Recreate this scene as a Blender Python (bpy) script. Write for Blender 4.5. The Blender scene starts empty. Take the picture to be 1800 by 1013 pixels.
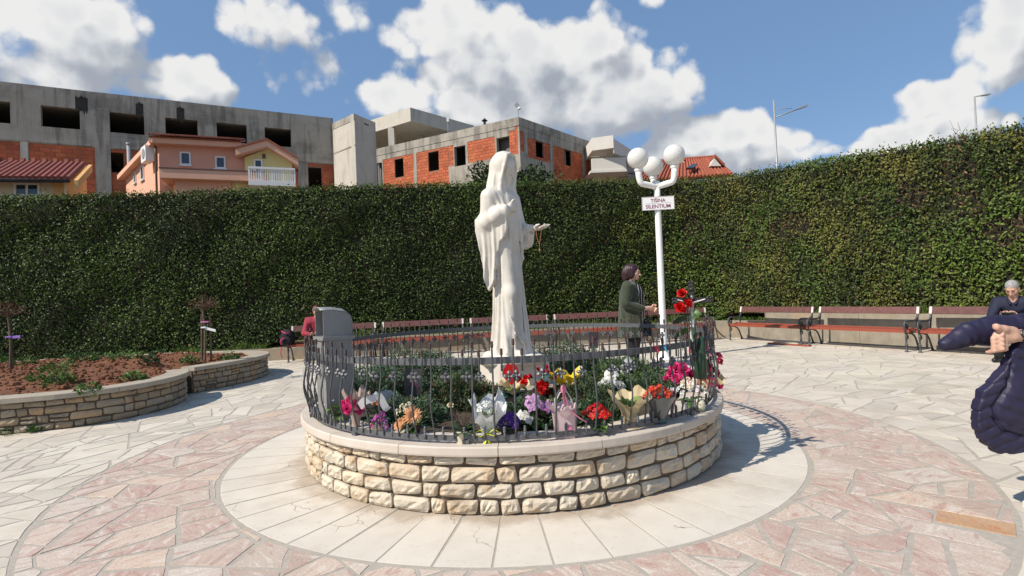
import bpy, math, random
import numpy as np
from mathutils import Vector, Matrix
random.seed(7)
R = math.radians
SC = bpy.context.scene
COL = SC.collection
pi = math.pi

# ------------------------------------------------------------------ camera
EYE = 1.27
FPX, PIT, ROL = 955.0, 0.0137, 0.0404          # focal length in 1800 px frame, pitch up, roll
cam_d = bpy.data.cameras.new('camera')
cam_d.sensor_width = 36.0
cam_d.lens = 36.0 * FPX / 1800.0
cam_d.clip_start = 0.05
cam_d.clip_end = 3000.0
cam = bpy.data.objects.new('camera', cam_d)
COL.objects.link(cam)
cam.matrix_world = Matrix.Translation((0, 0, EYE)) @ Matrix.Rotation(pi / 2 + PIT, 4, 'X') @ Matrix.Rotation(-ROL, 4, 'Z')
SC.camera = cam


def ray(px, py):
    """direction seen at a position of the 1800x1013 photograph (used to measure real places)"""
    x = (px - 900) / FPX
    z = -(py - 506.5) / FPX
    c, s = math.cos(ROL), math.sin(ROL)
    x2, z2 = x * c + z * s, -x * s + z * c
    cp, sp = math.cos(PIT), math.sin(PIT)
    return Vector((x2, cp - sp * z2, sp + cp * z2))


def G(px, py, z=0.0):
    r = ray(px, py)
    t = (z - EYE) / r.z
    return Vector((r.x * t, r.y * t, z))


def Y(px, py, y):
    r = ray(px, py)
    return r * (y / r.y) + Vector((0, 0, EYE))


# ------------------------------------------------------------------ light
SUN_AZ, SUN_EL = R(240), R(44)                  # azimuth clockwise from +Y
SUNV = Vector((math.sin(SUN_AZ) * math.cos(SUN_EL), math.cos(SUN_AZ) * math.cos(SUN_EL), math.sin(SUN_EL)))
sd = bpy.data.lights.new('sun', 'SUN')
sd.energy = 4.9
sd.angle = R(0.55)
sd.color = (1.0, 0.93, 0.83)
sun = bpy.data.objects.new('sun', sd)
COL.objects.link(sun)
sun.rotation_euler = SUNV.to_track_quat('Z', 'Y').to_euler()
sun.location = (-20, -12, 30)

SC.view_settings.view_transform = 'Standard'
SC.view_settings.look = 'None'
SC.view_settings.exposure = 0.16
SC.view_settings.gamma = 1.0
SC.view_settings.use_curve_mapping = False
SC.render.engine = 'CYCLES'
SC.cycles.max_bounces = 6
SC.cycles.transparent_max_bounces = 12
SC.cycles.use_denoising = True

# ------------------------------------------------------------------ sky with cumulus
W = bpy.data.worlds.new('World')
SC.world = W
W.use_nodes = True
wt = W.node_tree
wt.nodes.clear()


class NT:
    """tiny helper for node trees"""
    def __init__(s, t):
        s.t = t

    def n(s, typ, **kw):
        nd = s.t.nodes.new(typ)
        for k, v in kw.items():
            if k.startswith('i_'):
                key = k[2:]
                nd.inputs[int(key) if key.isdigit() else key].default_value = v
            else:
                setattr(nd, k, v)
        return nd

    def put(s, sock, v):
        if hasattr(v, 'is_linked') or hasattr(v, 'links'):
            s.t.links.new(v, sock)
        else:
            sock.default_value = v

    def math(s, op, a, b=0.0, c=0.0, clamp=False):
        nd = s.n('ShaderNodeMath', operation=op, use_clamp=clamp)
        s.put(nd.inputs[0], a)
        s.put(nd.inputs[1], b)
        s.put(nd.inputs[2], c)
        return nd.outputs[0]

    def vec(s, op, a, b=(0, 0, 0), c=(0, 0, 0), scale=None):
        nd = s.n('ShaderNodeVectorMath', operation=op)
        s.put(nd.inputs[0], a)
        s.put(nd.inputs[1], b)
        if scale is not None:
            s.put(nd.inputs['Scale'], scale)
        return nd.outputs['Value'] if op in ('DOT_PRODUCT', 'LENGTH', 'DISTANCE') else nd.outputs[0]

    def mix(s, f, a, b, blend='MIX', clamp=True):
        nd = s.n('ShaderNodeMix', data_type='RGBA', blend_type=blend)
        nd.clamp_factor = clamp
        s.put(nd.inputs['Factor'], f)
        s.put(nd.inputs['A'] if False else nd.inputs[6], a)
        s.put(nd.inputs[7], b)
        return nd.outputs[2]

    def ramp(s, f, stops, interp='LINEAR'):
        nd = s.n('ShaderNodeValToRGB')
        cr = nd.color_ramp
        cr.interpolation = interp
        while len(cr.elements) < len(stops):
            cr.elements.new(0.5)
        for e, (p, c) in zip(cr.elements, stops):
            e.position = p
            e.color = (c[0], c[1], c[2], 1.0) if hasattr(c, '__len__') else (c, c, c, 1.0)
        s.put(nd.inputs[0], f)
        return nd.outputs[0]

    def noise(s, vec, scale, detail=4, rough=0.55, dist=0.0, lac=2.0):
        nd = s.n('ShaderNodeTexNoise')
        if vec is not None:
            s.put(nd.inputs['Vector'], vec)
        nd.inputs['Scale'].default_value = scale
        nd.inputs['Detail'].default_value = detail
        nd.inputs['Roughness'].default_value = rough
        nd.inputs['Distortion'].default_value = dist
        nd.inputs['Lacunarity'].default_value = lac
        return nd.outputs['Fac']

    def maprange(s, v, a, b, c=0.0, d=1.0, smooth=True):
        nd = s.n('ShaderNodeMapRange')
        nd.interpolation_type = 'SMOOTHSTEP' if smooth else 'LINEAR'
        s.put(nd.inputs[0], v)
        for i, q in enumerate((a, b, c, d)):
            nd.inputs[1 + i].default_value = q
        return nd.outputs[0]


def azel(px, py):
    r = ray(px, py).normalized()
    return math.atan2(r.x, r.y), math.asin(r.z)


# cumulus banks: centre and half size in azimuth / elevation, density bias, blueness of the shade
BANKS = []
for (px, py, rx, ry, w) in [
    (95, 60, 150, 120, .8), (40, 95, 190, 85, .75), (170, 20, 70, 60, .5),
    (315, 142, 75, 42, .95), (265, 125, 40, 30, .6), (372, 165, 35, 26, .5),
    (470, 40, 110, 75, .42), (545, 95, 60, 70, .30), (610, 25, 60, 45, .35),
    (800, 62, 140, 60, 1.0), (900, 110, 210, 85, 1.1), (1030, 70, 75, 62, 1.0), (690, 62, 55, 40, .6),
    (1040, 175, 205, 82, 1.15), (700, 175, 105, 48, .95), (645, 160, 40, 34, .7), (860, 190, 160, 60, .95), (1160, 150, 60, 60, .6),
    (1215, 240, 85, 42, .95), (1290, 232, 70, 36, .9), (1385, 240, 58, 26, .8), (1330, 270, 140, 34, .9), (1170, 262, 60, 25, .7),
    (1770, 60, 95, 80, .75), (1730, 120, 60, 45, .5), (1640, 178, 95, 34, .62), (1780, 10, 110, 45, .8), (1590, 165, 45, 25, .45),
    (1600, 235, 140, 30, .85), (1530, 262, 90, 22, .8), (1690, 215, 80, 28, .85), (1775, 205, 28, 18, .75), (1470, 255, 40, 14, .5),
    (1160, 5, 40, 22, .2), (1215, 105, 32, 26, .3)]:
    a, e = azel(px, py)
    a2, _ = azel(px + rx, py)
    _, e2 = azel(px, py - ry)
    BANKS.append((a, e, abs(a2 - a) * .93, abs(e2 - e) * .93, w * .95))
rs = random.Random(3)
for i in range(13):                              # the same sort of sky carries on all round
    a = 0.95 + (2 * pi - 1.9) * (i + rs.random() * .6) / 13
    BANKS.append((((a + pi) % (2 * pi)) - pi, rs.uniform(.12, .45), rs.uniform(.12, .26), rs.uniform(.06, .12), rs.uniform(.7, 1.0)))

cg = bpy.data.node_groups.new('cloud_density', 'ShaderNodeTree')
cg.interface.new_socket('Vector', in_out='INPUT', socket_type='NodeSocketVector')
cg.interface.new_socket('Density', in_out='OUTPUT', socket_type='NodeSocketFloat')
cg.interface.new_socket('Bulk', in_out='OUTPUT', socket_type='NodeSocketFloat')
h = NT(cg)
gi = h.n('NodeGroupInput')
go = h.n('NodeGroupOutput')
vin = gi.outputs[0]
sx = h.n('ShaderNodeSeparateXYZ')
h.t.links.new(vin, sx.inputs[0])
azn = h.math('ARCTAN2', sx.outputs[0], sx.outputs[1])
eln = h.math('ARCSINE', sx.outputs[2])
ae = h.n('ShaderNodeCombineXYZ')
h.t.links.new(azn, ae.inputs[0])
h.t.links.new(eln, ae.inputs[1])
wrp = h.n('ShaderNodeTexNoise', i_Scale=9.0, i_Detail=3.0)
h.t.links.new(vin, wrp.inputs['Vector'])
woff = h.vec('MULTIPLY', h.vec('SUBTRACT', wrp.outputs['Color'], (.5, .5, .5)), (.10, .07, 0))
aew = h.vec('ADD', ae.outputs[0], woff)
acc = None
for (a, e, ra, re, w) in BANKS:
    d = h.vec('MULTIPLY', h.vec('SUBTRACT', aew, (a, e, 0)), (1 / ra, 1 / re, 0))
    q = h.math('MULTIPLY_ADD', h.vec('DOT_PRODUCT', d, d), -0.75 * w, w)
    acc = q if acc is None else h.math('SMOOTH_MAX', acc, q, 0.22)
fbm = h.noise(vin, 7.5, 9.0, .62)
bil = h.n('ShaderNodeTexVoronoi', feature='F1')
bil.inputs['Scale'].default_value = 21.0
bil.inputs['Detail'].default_value = 1.0
bil.inputs['Roughness'].default_value = .5
h.t.links.new(vin, bil.inputs['Vector'])
fb = h.math('MULTIPLY_ADD', fbm, 1.9, -0.98)
bi = h.math('MULTIPLY_ADD', bil.outputs['Distance'], -0.75, 0.60)
dn = h.math('ADD', h.math('ADD', h.math('MAXIMUM', acc, -1.2), fb), bi)
h.t.links.new(dn, go.inputs[0])
bk = h.math('MULTIPLY_ADD', bi, .55, h.math('MULTIPLY_ADD', fb, .40, h.math('MINIMUM', h.math('MAXIMUM', acc, -.6), 1.15)))
h.t.links.new(bk, go.inputs[1])

n = NT(wt)
tc = n.n('ShaderNodeTexCoord')
dirv = n.vec('NORMALIZE', tc.outputs['Generated'])


def dens(vec):
    g = n.n('ShaderNodeGroup')
    g.node_tree = cg
    wt.links.new(vec, g.inputs[0])
    return g.outputs[0], g.outputs[1]


d0, b0 = dens(dirv)
sh = Vector((-0.040, -0.006, 0.052))             # towards the sun, across the sky in front of us
d1, b1 = dens(n.vec('NORMALIZE', n.vec('ADD', dirv, tuple(sh))))
alpha = n.maprange(d0, 0.0, 0.46)
lit = n.math('MULTIPLY_ADD', n.math('SUBTRACT', d0, d1), .22, n.math('SUBTRACT', b0, b1))
lit = n.maprange(lit, -0.50, 0.42)
thick = n.maprange(d0, 0.35, 1.25, 1.0, 0.74)
shade = n.math('MULTIPLY', n.math('MULTIPLY_ADD', lit, .95, .05), thick, clamp=True)
ccol = n.ramp(shade, [(0.0, (2.9, 3.2, 3.75)), (0.3, (3.9, 4.2, 4.65)), (0.56, (5.2, 5.4, 5.7)), (0.9, (7.0, 7.0, 6.95))])
sky = n.n('ShaderNodeTexSky')
sky.sky_type = 'NISHITA'
sky.sun_disc = False
sky.sun_elevation = SUN_EL
sky.sun_rotation = SUN_AZ
sky.air_density = 1.0
sky.dust_density = 0.25
sky.ozone_density = 2.2
skyc = sky.outputs[0]
skyc = n.mix(0.55, skyc, (1.6, 2.9, 5.2, 1))
full = n.mix(alpha, skyc, ccol)
bg = n.n('ShaderNodeBackground')
wt.links.new(full, bg.inputs[0])
bg.inputs[1].default_value = 0.108
wo = n.n('ShaderNodeOutputWorld')
wt.links.new(bg.outputs[0], wo.inputs[0])
W.cycles.sampling_method = 'MANUAL'
W.cycles.sample_map_resolution = 512
# ------------------------------------------------------------------ materials
MAT = {}


def mat(name, c1, c2=None, scale=6.0, rough=0.8, bump=0.0, bscale=40.0, rnd=0.0, spec=0.4, stops=None,
        attr=False, metal=0.0, stretch=None, detail=5, coat=0.0, bdist=0.01, trans=0.0, extra=None, hue=0.0, sheen=0.0):
    m = bpy.data.materials.new(name)
    m.use_nodes = True
    t = m.node_tree
    t.nodes.clear()
    h = NT(t)
    out = h.n('ShaderNodeOutputMaterial')
    b = h.n('ShaderNodeBsdfPrincipled')
    geo = h.n('ShaderNodeNewGeometry')
    pos = geo.outputs['Position']
    if stretch:
        pos = h.vec('MULTIPLY', pos, stretch)
    oi = h.n('ShaderNodeObjectInfo')
    pos = h.vec('ADD', pos, h.vec('SCALE', (7.3, 3.1, 5.7), scale=oi.outputs['Random']))
    c2 = c2 or c1
    nz = h.noise(pos, scale, detail, .6)
    f = h.maprange(nz, .3, .7, smooth=False)
    if stops:
        col = h.ramp(oi.outputs['Random'], stops)
        col = h.mix(h.math('MULTIPLY', f, .55), col, tuple(c2) + (1,))
    else:
        col = h.mix(f, tuple(c1) + (1,), tuple(c2) + (1,))
    if attr:
        at = h.n('ShaderNodeAttribute', attribute_name='col')
        col = h.mix(1.0, col, at.outputs['Color'], 'MULTIPLY')
    if rnd:
        k = h.math('MULTIPLY_ADD', oi.outputs['Random'], rnd, 1 - rnd * .5)
        hs = h.n('ShaderNodeHueSaturation')
        h.put(hs.inputs['Value'], k)
        if hue:
            h.put(hs.inputs['Hue'], h.math('MULTIPLY_ADD', h.math('FRACT', h.math('MULTIPLY', oi.outputs['Random'], 17.3)), hue, .5 - hue * .5))
        h.put(hs.inputs['Color'], col)
        col = hs.outputs[0]
    if extra:
        col = extra(h, col, geo.outputs['Position'], pos)
    h.put(b.inputs['Base Color'], col)
    b.inputs['Roughness'].default_value = rough
    b.inputs['Specular IOR Level'].default_value = spec
    b.inputs['Metallic'].default_value = metal
    b.inputs['Coat Weight'].default_value = coat
    b.inputs['Sheen Weight'].default_value = sheen
    if bump:
        bn = h.n('ShaderNodeBump')
        bn.inputs['Strength'].default_value = bump
        bn.inputs['Distance'].default_value = bdist
        h.put(bn.inputs['Height'], h.noise(pos, bscale, 5, .65))
        h.put(b.inputs['Normal'], bn.outputs[0])
    sh = b.outputs[0]
    if trans:
        tr = h.n('ShaderNodeBsdfTranslucent')
        h.put(tr.inputs[0], col)
        mx = h.n('ShaderNodeMixShader')
        mx.inputs[0].default_value = trans
        t.links.new(sh, mx.inputs[1])
        t.links.new(tr.outputs[0], mx.inputs[2])
        sh = mx.outputs[0]
    t.links.new(sh, out.inputs[0])
    MAT[name] = m
    return m


# ------------------------------------------------------------------ mesh builder
class MB:
    def __init__(s):
        s.v, s.f, s.m, s.c = [], [], [], []

    def add(s, verts, faces, mi=0, col=None):
        o = len(s.v)
        s.v.extend([tuple(p) for p in verts])
        for f in faces:
            s.f.append(tuple(i + o for i in f))
            s.m.append(mi)
            s.c.append(col)
        return o

    def box(s, c, sz, rz=0.0, mi=0, col=None, mtx=None):
        x, y, z = sz[0] / 2, sz[1] / 2, sz[2] / 2
        vs = [Vector((a * x, b * y, d * z)) for d in (-1, 1) for (a, b) in ((-1, -1), (1, -1), (1, 1), (-1, 1))]
        if mtx is not None:
            vs = [mtx @ p for p in vs]
        elif rz:
            mm = Matrix.Rotation(rz, 3, 'Z')
            vs = [mm @ p for p in vs]
        c = Vector(c)
        s.add([p + c for p in vs], [(3, 2, 1, 0), (4, 5, 6, 7), (0, 1, 5, 4), (1, 2, 6, 5), (2, 3, 7, 6), (3, 0, 4, 7)], mi, col)

    def tube(s, pts, rad, n=8, mi=0, cap=True, flat=None, col=None):
        pts = [Vector(p) for p in pts]
        if not hasattr(rad, '__len__'):
            rad = [rad] * len(pts)
        rings = []
        prev = None
        for i, p in enumerate(pts):
            t = (pts[min(i + 1, len(pts) - 1)] - pts[max(i - 1, 0)])
            t = t.normalized() if t.length > 1e-9 else Vector((0, 0, 1))
            if prev is None:
                a = Vector((0, 0, 1)) if abs(t.z) < .9 else Vector((1, 0, 0))
                u = t.cross(a).normalized()
            else:
                u = prev - t * prev.dot(t)
                u = u.normalized() if u.length > 1e-9 else t.orthogonal().normalized()
            prev = u
            w = t.cross(u)
            fl = flat or 1.0
            rings.append([p + (u * math.cos(2 * pi * k / n) + w * math.sin(2 * pi * k / n) * fl) * rad[i] for k in range(n)])
        o = len(s.v)
        vs = [q for r_ in rings for q in r_]
        fs = []
        for i in range(len(rings) - 1):
            for k in range(n):
                k2 = (k + 1) % n
                fs.append((i * n + k, i * n + k2, (i + 1) * n + k2, (i + 1) * n + k))
        if cap:
            fs.append(tuple(range(n))[::-1])
            fs.append(tuple((len(rings) - 1) * n + k for k in range(n)))
        s.add(vs, fs, mi, col)

    def lathe(s, prof, n=24, c=(0, 0, 0), mi=0, cap=True, mtx=None, wob=None, col=None):
        vs, fs = [], []
        for (r_, z) in prof:
            for k in range(n):
                a = 2 * pi * k / n
                rr = r_ * (wob(a, z) if wob else 1)
                p = Vector((rr * math.cos(a), rr * math.sin(a), z))
                if mtx is not None:
                    p = mtx @ p
                vs.append(p + Vector(c))
        for i in range(len(prof) - 1):
            for k in range(n):
                k2 = (k + 1) % n
                fs.append((i * n + k, i * n + k2, (i + 1) * n + k2, (i + 1) * n + k))
        if cap:
            fs.append(tuple(range(n))[::-1])
            fs.append(tuple((len(prof) - 1) * n + k for k in range(n)))
        s.add(vs, fs, mi, col)

    def ball(s, c, r_, n=10, m=6, mi=0, sc=(1, 1, 1), col=None):
        vs, fs = [Vector((0, 0, -1))], []
        for i in range(1, m):
            a = -pi / 2 + pi * i / m
            for k in range(n):
                b = 2 * pi * k / n
                vs.append(Vector((math.cos(a) * math.cos(b), math.cos(a) * math.sin(b), math.sin(a))))
        vs.append(Vector((0, 0, 1)))
        for k in range(n):
            fs.append((0, 1 + (k + 1) % n, 1 + k))
            fs.append((len(vs) - 1, 1 + (m - 2) * n + k, 1 + (m - 2) * n + (k + 1) % n))
        for i in range(m - 2):
            for k in range(n):
                k2 = (k + 1) % n
                fs.append((1 + i * n + k, 1 + i * n + k2, 1 + (i + 1) * n + k2, 1 + (i + 1) * n + k))
        c = Vector(c)
        s.add([Vector((p.x * sc[0], p.y * sc[1], p.z * sc[2])) * r_ + c for p in vs], fs, mi, col)

    def prism(s, poly, z0, z1, mi=0, col=None):
        k = len(poly)
        vs = [(p[0], p[1], z0) for p in poly] + [(p[0], p[1], z1) for p in poly]
        fs = [tuple(range(k))[::-1], tuple(range(k, 2 * k))]
        fs += [(i, (i + 1) % k, k + (i + 1) % k, k + i) for i in range(k)]
        s.add(vs, fs, mi, col)

    def extrude(s, pts, d, mi=0, col=None):
        """3-D polygon moved along d"""
        pts = [Vector(p) for p in pts]
        d = Vector(d)
        k = len(pts)
        vs = pts + [p + d for p in pts]
        fs = [tuple(range(k)), tuple(range(k, 2 * k))[::-1]]
        fs += [((i + 1) % k, i, k + i, k + (i + 1) % k) for i in range(k)]
        s.add(vs, fs, mi, col)

    def grid(s, fn, nu, nv, mi=0, closed=False, col=None):
        vs = [fn(i / nu, j / nv) for i in range(nu + (0 if closed else 1)) for j in range(nv + 1)]
        fs = []
        w = nv + 1
        for i in range(nu):
            i2 = (i + 1) % nu if closed else i + 1
            for j in range(nv):
                fs.append((i * w + j, i2 * w + j, i2 * w + j + 1, i * w + j + 1))
        s.add(vs, fs, mi, col)

    def mesh(s, name, mats, smooth=False):
        me = bpy.data.meshes.new(name)
        me.from_pydata(s.v, [], s.f)
        for m_ in (mats if isinstance(mats, (list, tuple)) else [mats]):
            me.materials.append(MAT[m_] if isinstance(m_, str) else m_)
        if any(s.m):
            me.polygons.foreach_set('material_index', s.m)
        if smooth:
            me.polygons.foreach_set('use_smooth', [True] * len(s.f))
        if any(c is not None for c in s.c):
            at = me.attributes.new('col', 'FLOAT_COLOR', 'FACE')
            arr = []
            for c in s.c:
                arr.extend((c[0], c[1], c[2], 1) if c is not None else (1, 1, 1, 1))
            at.data.foreach_set('color', arr)
        me.update()
        return me

    def build(s, name, mats, parent=None, smooth=False, kind=None, label=None):
        return link(name, s.mesh(name, mats, smooth), parent, kind, label)


def link(name, data, parent=None, kind=None, label=None, loc=None, rz=None):
    o = bpy.data.objects.new(name, data)
    COL.objects.link(o)
    if parent is not None:
        o.parent = parent
    if kind:
        o['kind'] = kind
    if label:
        o['label'] = label
    if loc is not None:
        o.location = loc
    if rz is not None:
        o.rotation_euler = (0, 0, rz)
    return o


def thing(name, label, cat, loc=(0, 0, 0), rz=0.0, group=None):
    o = bpy.data.objects.new(name, None)
    o.empty_display_size = .1
    COL.objects.link(o)
    o.location = loc
    o.rotation_euler = (0, 0, rz)
    return tag(o, label, cat, group)


def tag(o, label, cat, group=None):
    o['label'] = label
    o['category'] = cat
    if group:
        o['group'] = group
    return o


def structure(o):
    o['kind'] = 'structure'
    return o


def copy_tree(o, parent=None):
    c = o.copy()
    COL.objects.link(c)
    if parent is not None:
        c.parent = parent
    for ch in list(o.children):
        copy_tree(ch, c)
    return c


def smoothnoise(P, freq, seed, octaves=3):
    """cheap smooth pseudo noise in [-1, 1] for numpy points (N,3)"""
    rg = np.random.RandomState(seed)
    out = np.zeros(len(P))
    amp, tot = 1.0, 0.0
    for o_ in range(octaves):
        for k in range(4):
            d = rg.normal(size=3)
            d /= np.linalg.norm(d)
            out += amp * .5 * np.sin(P @ d * freq * (1 + .3 * k) + rg.uniform(0, 6.28) + 1.5 * np.sin(P @ rg.normal(size=3) * freq * .37 + rg.uniform(0, 6.28)))
        tot += amp
        amp *= .55
        freq *= 2.1
    return np.clip(out / tot, -1, 1)


def leaf_mesh(name, C, D, N, L, Wd, col, matname, parent=None, kind='stuff', fold=.25, label=None):
    """many small folded leaves: centre C, tip direction D, face normal N, length L, width Wd, colour col (all N rows)"""
    n_ = len(C)
    D = D / np.linalg.norm(D, axis=1, keepdims=True)
    N = N - D * (N * D).sum(1, keepdims=True)
    N /= np.linalg.norm(N, axis=1, keepdims=True) + 1e-9
    S = np.cross(D, N)
    L = np.broadcast_to(np.asarray(L, float).reshape(-1, 1), (n_, 1))
    Wd = np.broadcast_to(np.asarray(Wd, float).reshape(-1, 1), (n_, 1))
    v = np.empty((n_, 4, 3))
    v[:, 0] = C - D * L * .5
    v[:, 1] = C + S * Wd * .5 + N * Wd * fold + D * L * .02
    v[:, 2] = C + D * L * .5 - N * L * .06
    v[:, 3] = C - S * Wd * .5 + N * Wd * fold + D * L * .02
    me = bpy.data.meshes.new(name)
    me.vertices.add(n_ * 4)
    me.vertices.foreach_set('co', v.reshape(-1).astype(np.float32))
    base = np.arange(n_)[:, None] * 4
    tri = np.concatenate([base + [0, 1, 2], base + [0, 2, 3]], 1).reshape(-1)
    me.loops.add(len(tri))
    me.loops.foreach_set('vertex_index', tri.astype(np.int32))
    me.polygons.add(n_ * 2)
    me.polygons.foreach_set('loop_start', np.arange(0, n_ * 6, 3, dtype=np.int32))
    at = me.attributes.new('col', 'FLOAT_COLOR', 'FACE')
    cc = np.ones((n_, 2, 4), np.float32)
    cc[:, :, :3] = np.asarray(col, np.float32)[:, None, :]
    at.data.foreach_set('color', cc.reshape(-1))
    me.materials.append(MAT[matname])
    me.update(calc_edges=True)
    me.validate()
    return link(name, me, parent, kind, label)


# ------------------------------------------------------------------ soft solids (signed distance fields -> one continuous mesh)
class SDF:
    def __init__(s, lo, hi, h):
        s.lo = np.array(lo, float)
        s.h = h
        s.n = np.ceil((np.array(hi) - s.lo) / h).astype(int) + 1
        s.ax = [s.lo[i] + h * np.arange(s.n[i]) for i in range(3)]
        s.F = np.full(s.n, 1.0, np.float32)

    def _win(s, lo, hi):
        i0 = np.clip(np.floor((np.array(lo) - s.lo) / s.h).astype(int), 0, s.n)
        i1 = np.clip(np.ceil((np.array(hi) - s.lo) / s.h).astype(int) + 1, 0, s.n)
        sl = tuple(slice(a, b) for a, b in zip(i0, i1))
        X = s.ax[0][sl[0]][:, None, None]
        Yy = s.ax[1][sl[1]][None, :, None]
        Z = s.ax[2][sl[2]][None, None, :]
        return sl, X, Yy, Z

    def op(s, lo, hi, fn, k=.02, sub=False):
        sl, X, Yy, Z = s._win(lo, hi)
        if min(x.stop - x.start for x in sl) <= 0:
            return
        d = fn(X, Yy, Z)
        A = s.F[sl]
        if sub:
            d = -d
            if k > 0:
                t = np.clip(.5 - .5 * (d - A) / k, 0, 1)
                s.F[sl] = d * (1 - t) + A * t + k * t * (1 - t)
            else:
                s.F[sl] = np.maximum(A, d)
        else:
            if k > 0:
                t = np.clip(.5 + .5 * (A - d) / k, 0, 1)
                s.F[sl] = A * (1 - t) + d * t - k * t * (1 - t)
            else:
                s.F[sl] = np.minimum(A, d)

    def ell(s, c, r_, k=.02, sub=False, rot=None, pad=.06):
        c = np.array(c, float)
        r_ = np.array(r_, float)
        M = np.array(rot.transposed()) if rot is not None else np.eye(3)
        m = (max(r_) if rot is not None else r_) + pad

        def fn(X, Yy, Z):
            x, y, z = X - c[0], Yy - c[1], Z - c[2]
            a = (M[0, 0] * x + M[0, 1] * y + M[0, 2] * z) / r_[0]
            b = (M[1, 0] * x + M[1, 1] * y + M[1, 2] * z) / r_[1]
            e = (M[2, 0] * x + M[2, 1] * y + M[2, 2] * z) / r_[2]
            k0 = np.sqrt(a * a + b * b + e * e)
            k1 = np.sqrt((a / r_[0]) ** 2 + (b / r_[1]) ** 2 + (e / r_[2]) ** 2) + 1e-9
            return k0 * (k0 - 1) / k1
        s.op(c - m, c + m, fn, k, sub)

    def cap(s, a, b, ra, rb=None, k=.02, sub=False, pad=.06, sq=None):
        a = np.array(a, float)
        b = np.array(b, float)
        rb = ra if rb is None else rb
        m = max(ra, rb) + pad
        ba = b - a
        L2 = (ba ** 2).sum()

        def fn(X, Yy, Z):
            t = np.clip(((X - a[0]) * ba[0] + (Yy - a[1]) * ba[1] + (Z - a[2]) * ba[2]) / L2, 0, 1)
            dx, dy, dz = X - a[0] - t * ba[0], Yy - a[1] - t * ba[1], Z - a[2] - t * ba[2]
            if sq is not None:                      # squashed section: direction, factor
                q = dx * sq[0][0] + dy * sq[0][1] + dz * sq[0][2]
                e = q * (1 / sq[1] - 1)
                dx, dy, dz = dx + e * sq[0][0], dy + e * sq[0][1], dz + e * sq[0][2]
            return np.sqrt(dx * dx + dy * dy + dz * dz) - (ra + (rb - ra) * t)
        s.op(np.minimum(a, b) - m, np.maximum(a, b) + m, fn, k, sub)

    def chain(s, pts, rad, k=.02, **kw):
        for i in range(len(pts) - 1):
            s.cap(pts[i], pts[i + 1], rad[i], rad[i + 1], k, **kw)

    def sheet(s, o, u, w, poly, th, k=.02, pad=.06, fold=None):
        """polygon in the plane o + s*u + t*w, thickened; fold(s,t) pushes it along the normal"""
        o, u, w = (np.array(q, float) for q in (o, u, w))
        u /= np.linalg.norm(u)
        w /= np.linalg.norm(w)
        nn = np.cross(u, w)
        P = np.array(poly, float)
        cor = np.array([o + p[0] * u + p[1] * w for p in P])

        def fn(X, Yy, Z):
            x, y, z = X - o[0], Yy - o[1], Z - o[2]
            a = x * u[0] + y * u[1] + z * u[2]
            b = x * w[0] + y * w[1] + z * w[2]
            q = x * nn[0] + y * nn[1] + z * nn[2]
            if fold is not None:
                q = q - fold(a, b)
            d = np.full(a.shape, 1e9)
            sg = np.ones(a.shape)
            m = len(P)
            j = m - 1
            for i in range(m):
                e = P[j] - P[i]
                wx, wy = a - P[i][0], b - P[i][1]
                t = np.clip((wx * e[0] + wy * e[1]) / (e @ e), 0, 1)
                bx, by = wx - e[0] * t, wy - e[1] * t
                d = np.minimum(d, bx * bx + by * by)
                c1, c2, c3 = b >= P[i][1], b < P[j][1], e[0] * wy > e[1] * wx
                fl = (c1 & c2 & c3) | (~c1 & ~c2 & ~c3)
                sg = np.where(fl, -sg, sg)
                j = i
            d2 = sg * np.sqrt(d)
            q = np.abs(q) - th
            return np.minimum(np.maximum(d2, q), 0) + np.sqrt(np.maximum(d2, 0) ** 2 + np.maximum(q, 0) ** 2) - .006
        m = th + pad
        s.op(cor.min(0) - m, cor.max(0) + m, fn, k)

    def warp(s, lo, hi, fn):
        sl, X, Yy, Z = s._win(lo, hi)
        s.F[sl] += fn(X, Yy, Z)

    def arrays(s):
        F = s.F.copy()
        for ax in range(3):
            ii = [slice(None)] * 3
            for e in (0, -1):
                ii[ax] = e
                F[tuple(ii)] = np.maximum(F[tuple(ii)], 1e-3)
        S = F < 0
        nx, ny, nz = F.shape
        cs = np.zeros((nx - 1, ny - 1, nz - 1), np.int8)
        for i in (0, 1):
            for j in (0, 1):
                for k in (0, 1):
                    cs += S[i:nx - 1 + i, j:ny - 1 + j, k:nz - 1 + k]
        act = (cs > 0) & (cs < 8)
        idx = -np.ones(act.shape, np.int64)
        ci = np.argwhere(act)
        idx[act] = np.arange(len(ci))
        acc = np.zeros((len(ci), 3))
        cnt = np.zeros(len(ci))
        cor = [(i, j, k) for i in (0, 1) for j in (0, 1) for k in (0, 1)]
        for a in cor:
            for ax in range(3):
                if a[ax]:
                    continue
                b = list(a)
                b[ax] = 1
                fa = F[ci[:, 0] + a[0], ci[:, 1] + a[1], ci[:, 2] + a[2]]
                fb = F[ci[:, 0] + b[0], ci[:, 1] + b[1], ci[:, 2] + b[2]]
                m = (fa < 0) != (fb < 0)
                t = fa / np.where(fa == fb, 1, fa - fb)
                p = np.array(a, float)[None, :].repeat(len(ci), 0)
                p[:, ax] += t
                acc[m] += p[m]
                cnt[m] += 1
        V = (ci + acc / cnt[:, None]) * s.h + s.lo
        Q = []
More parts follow.
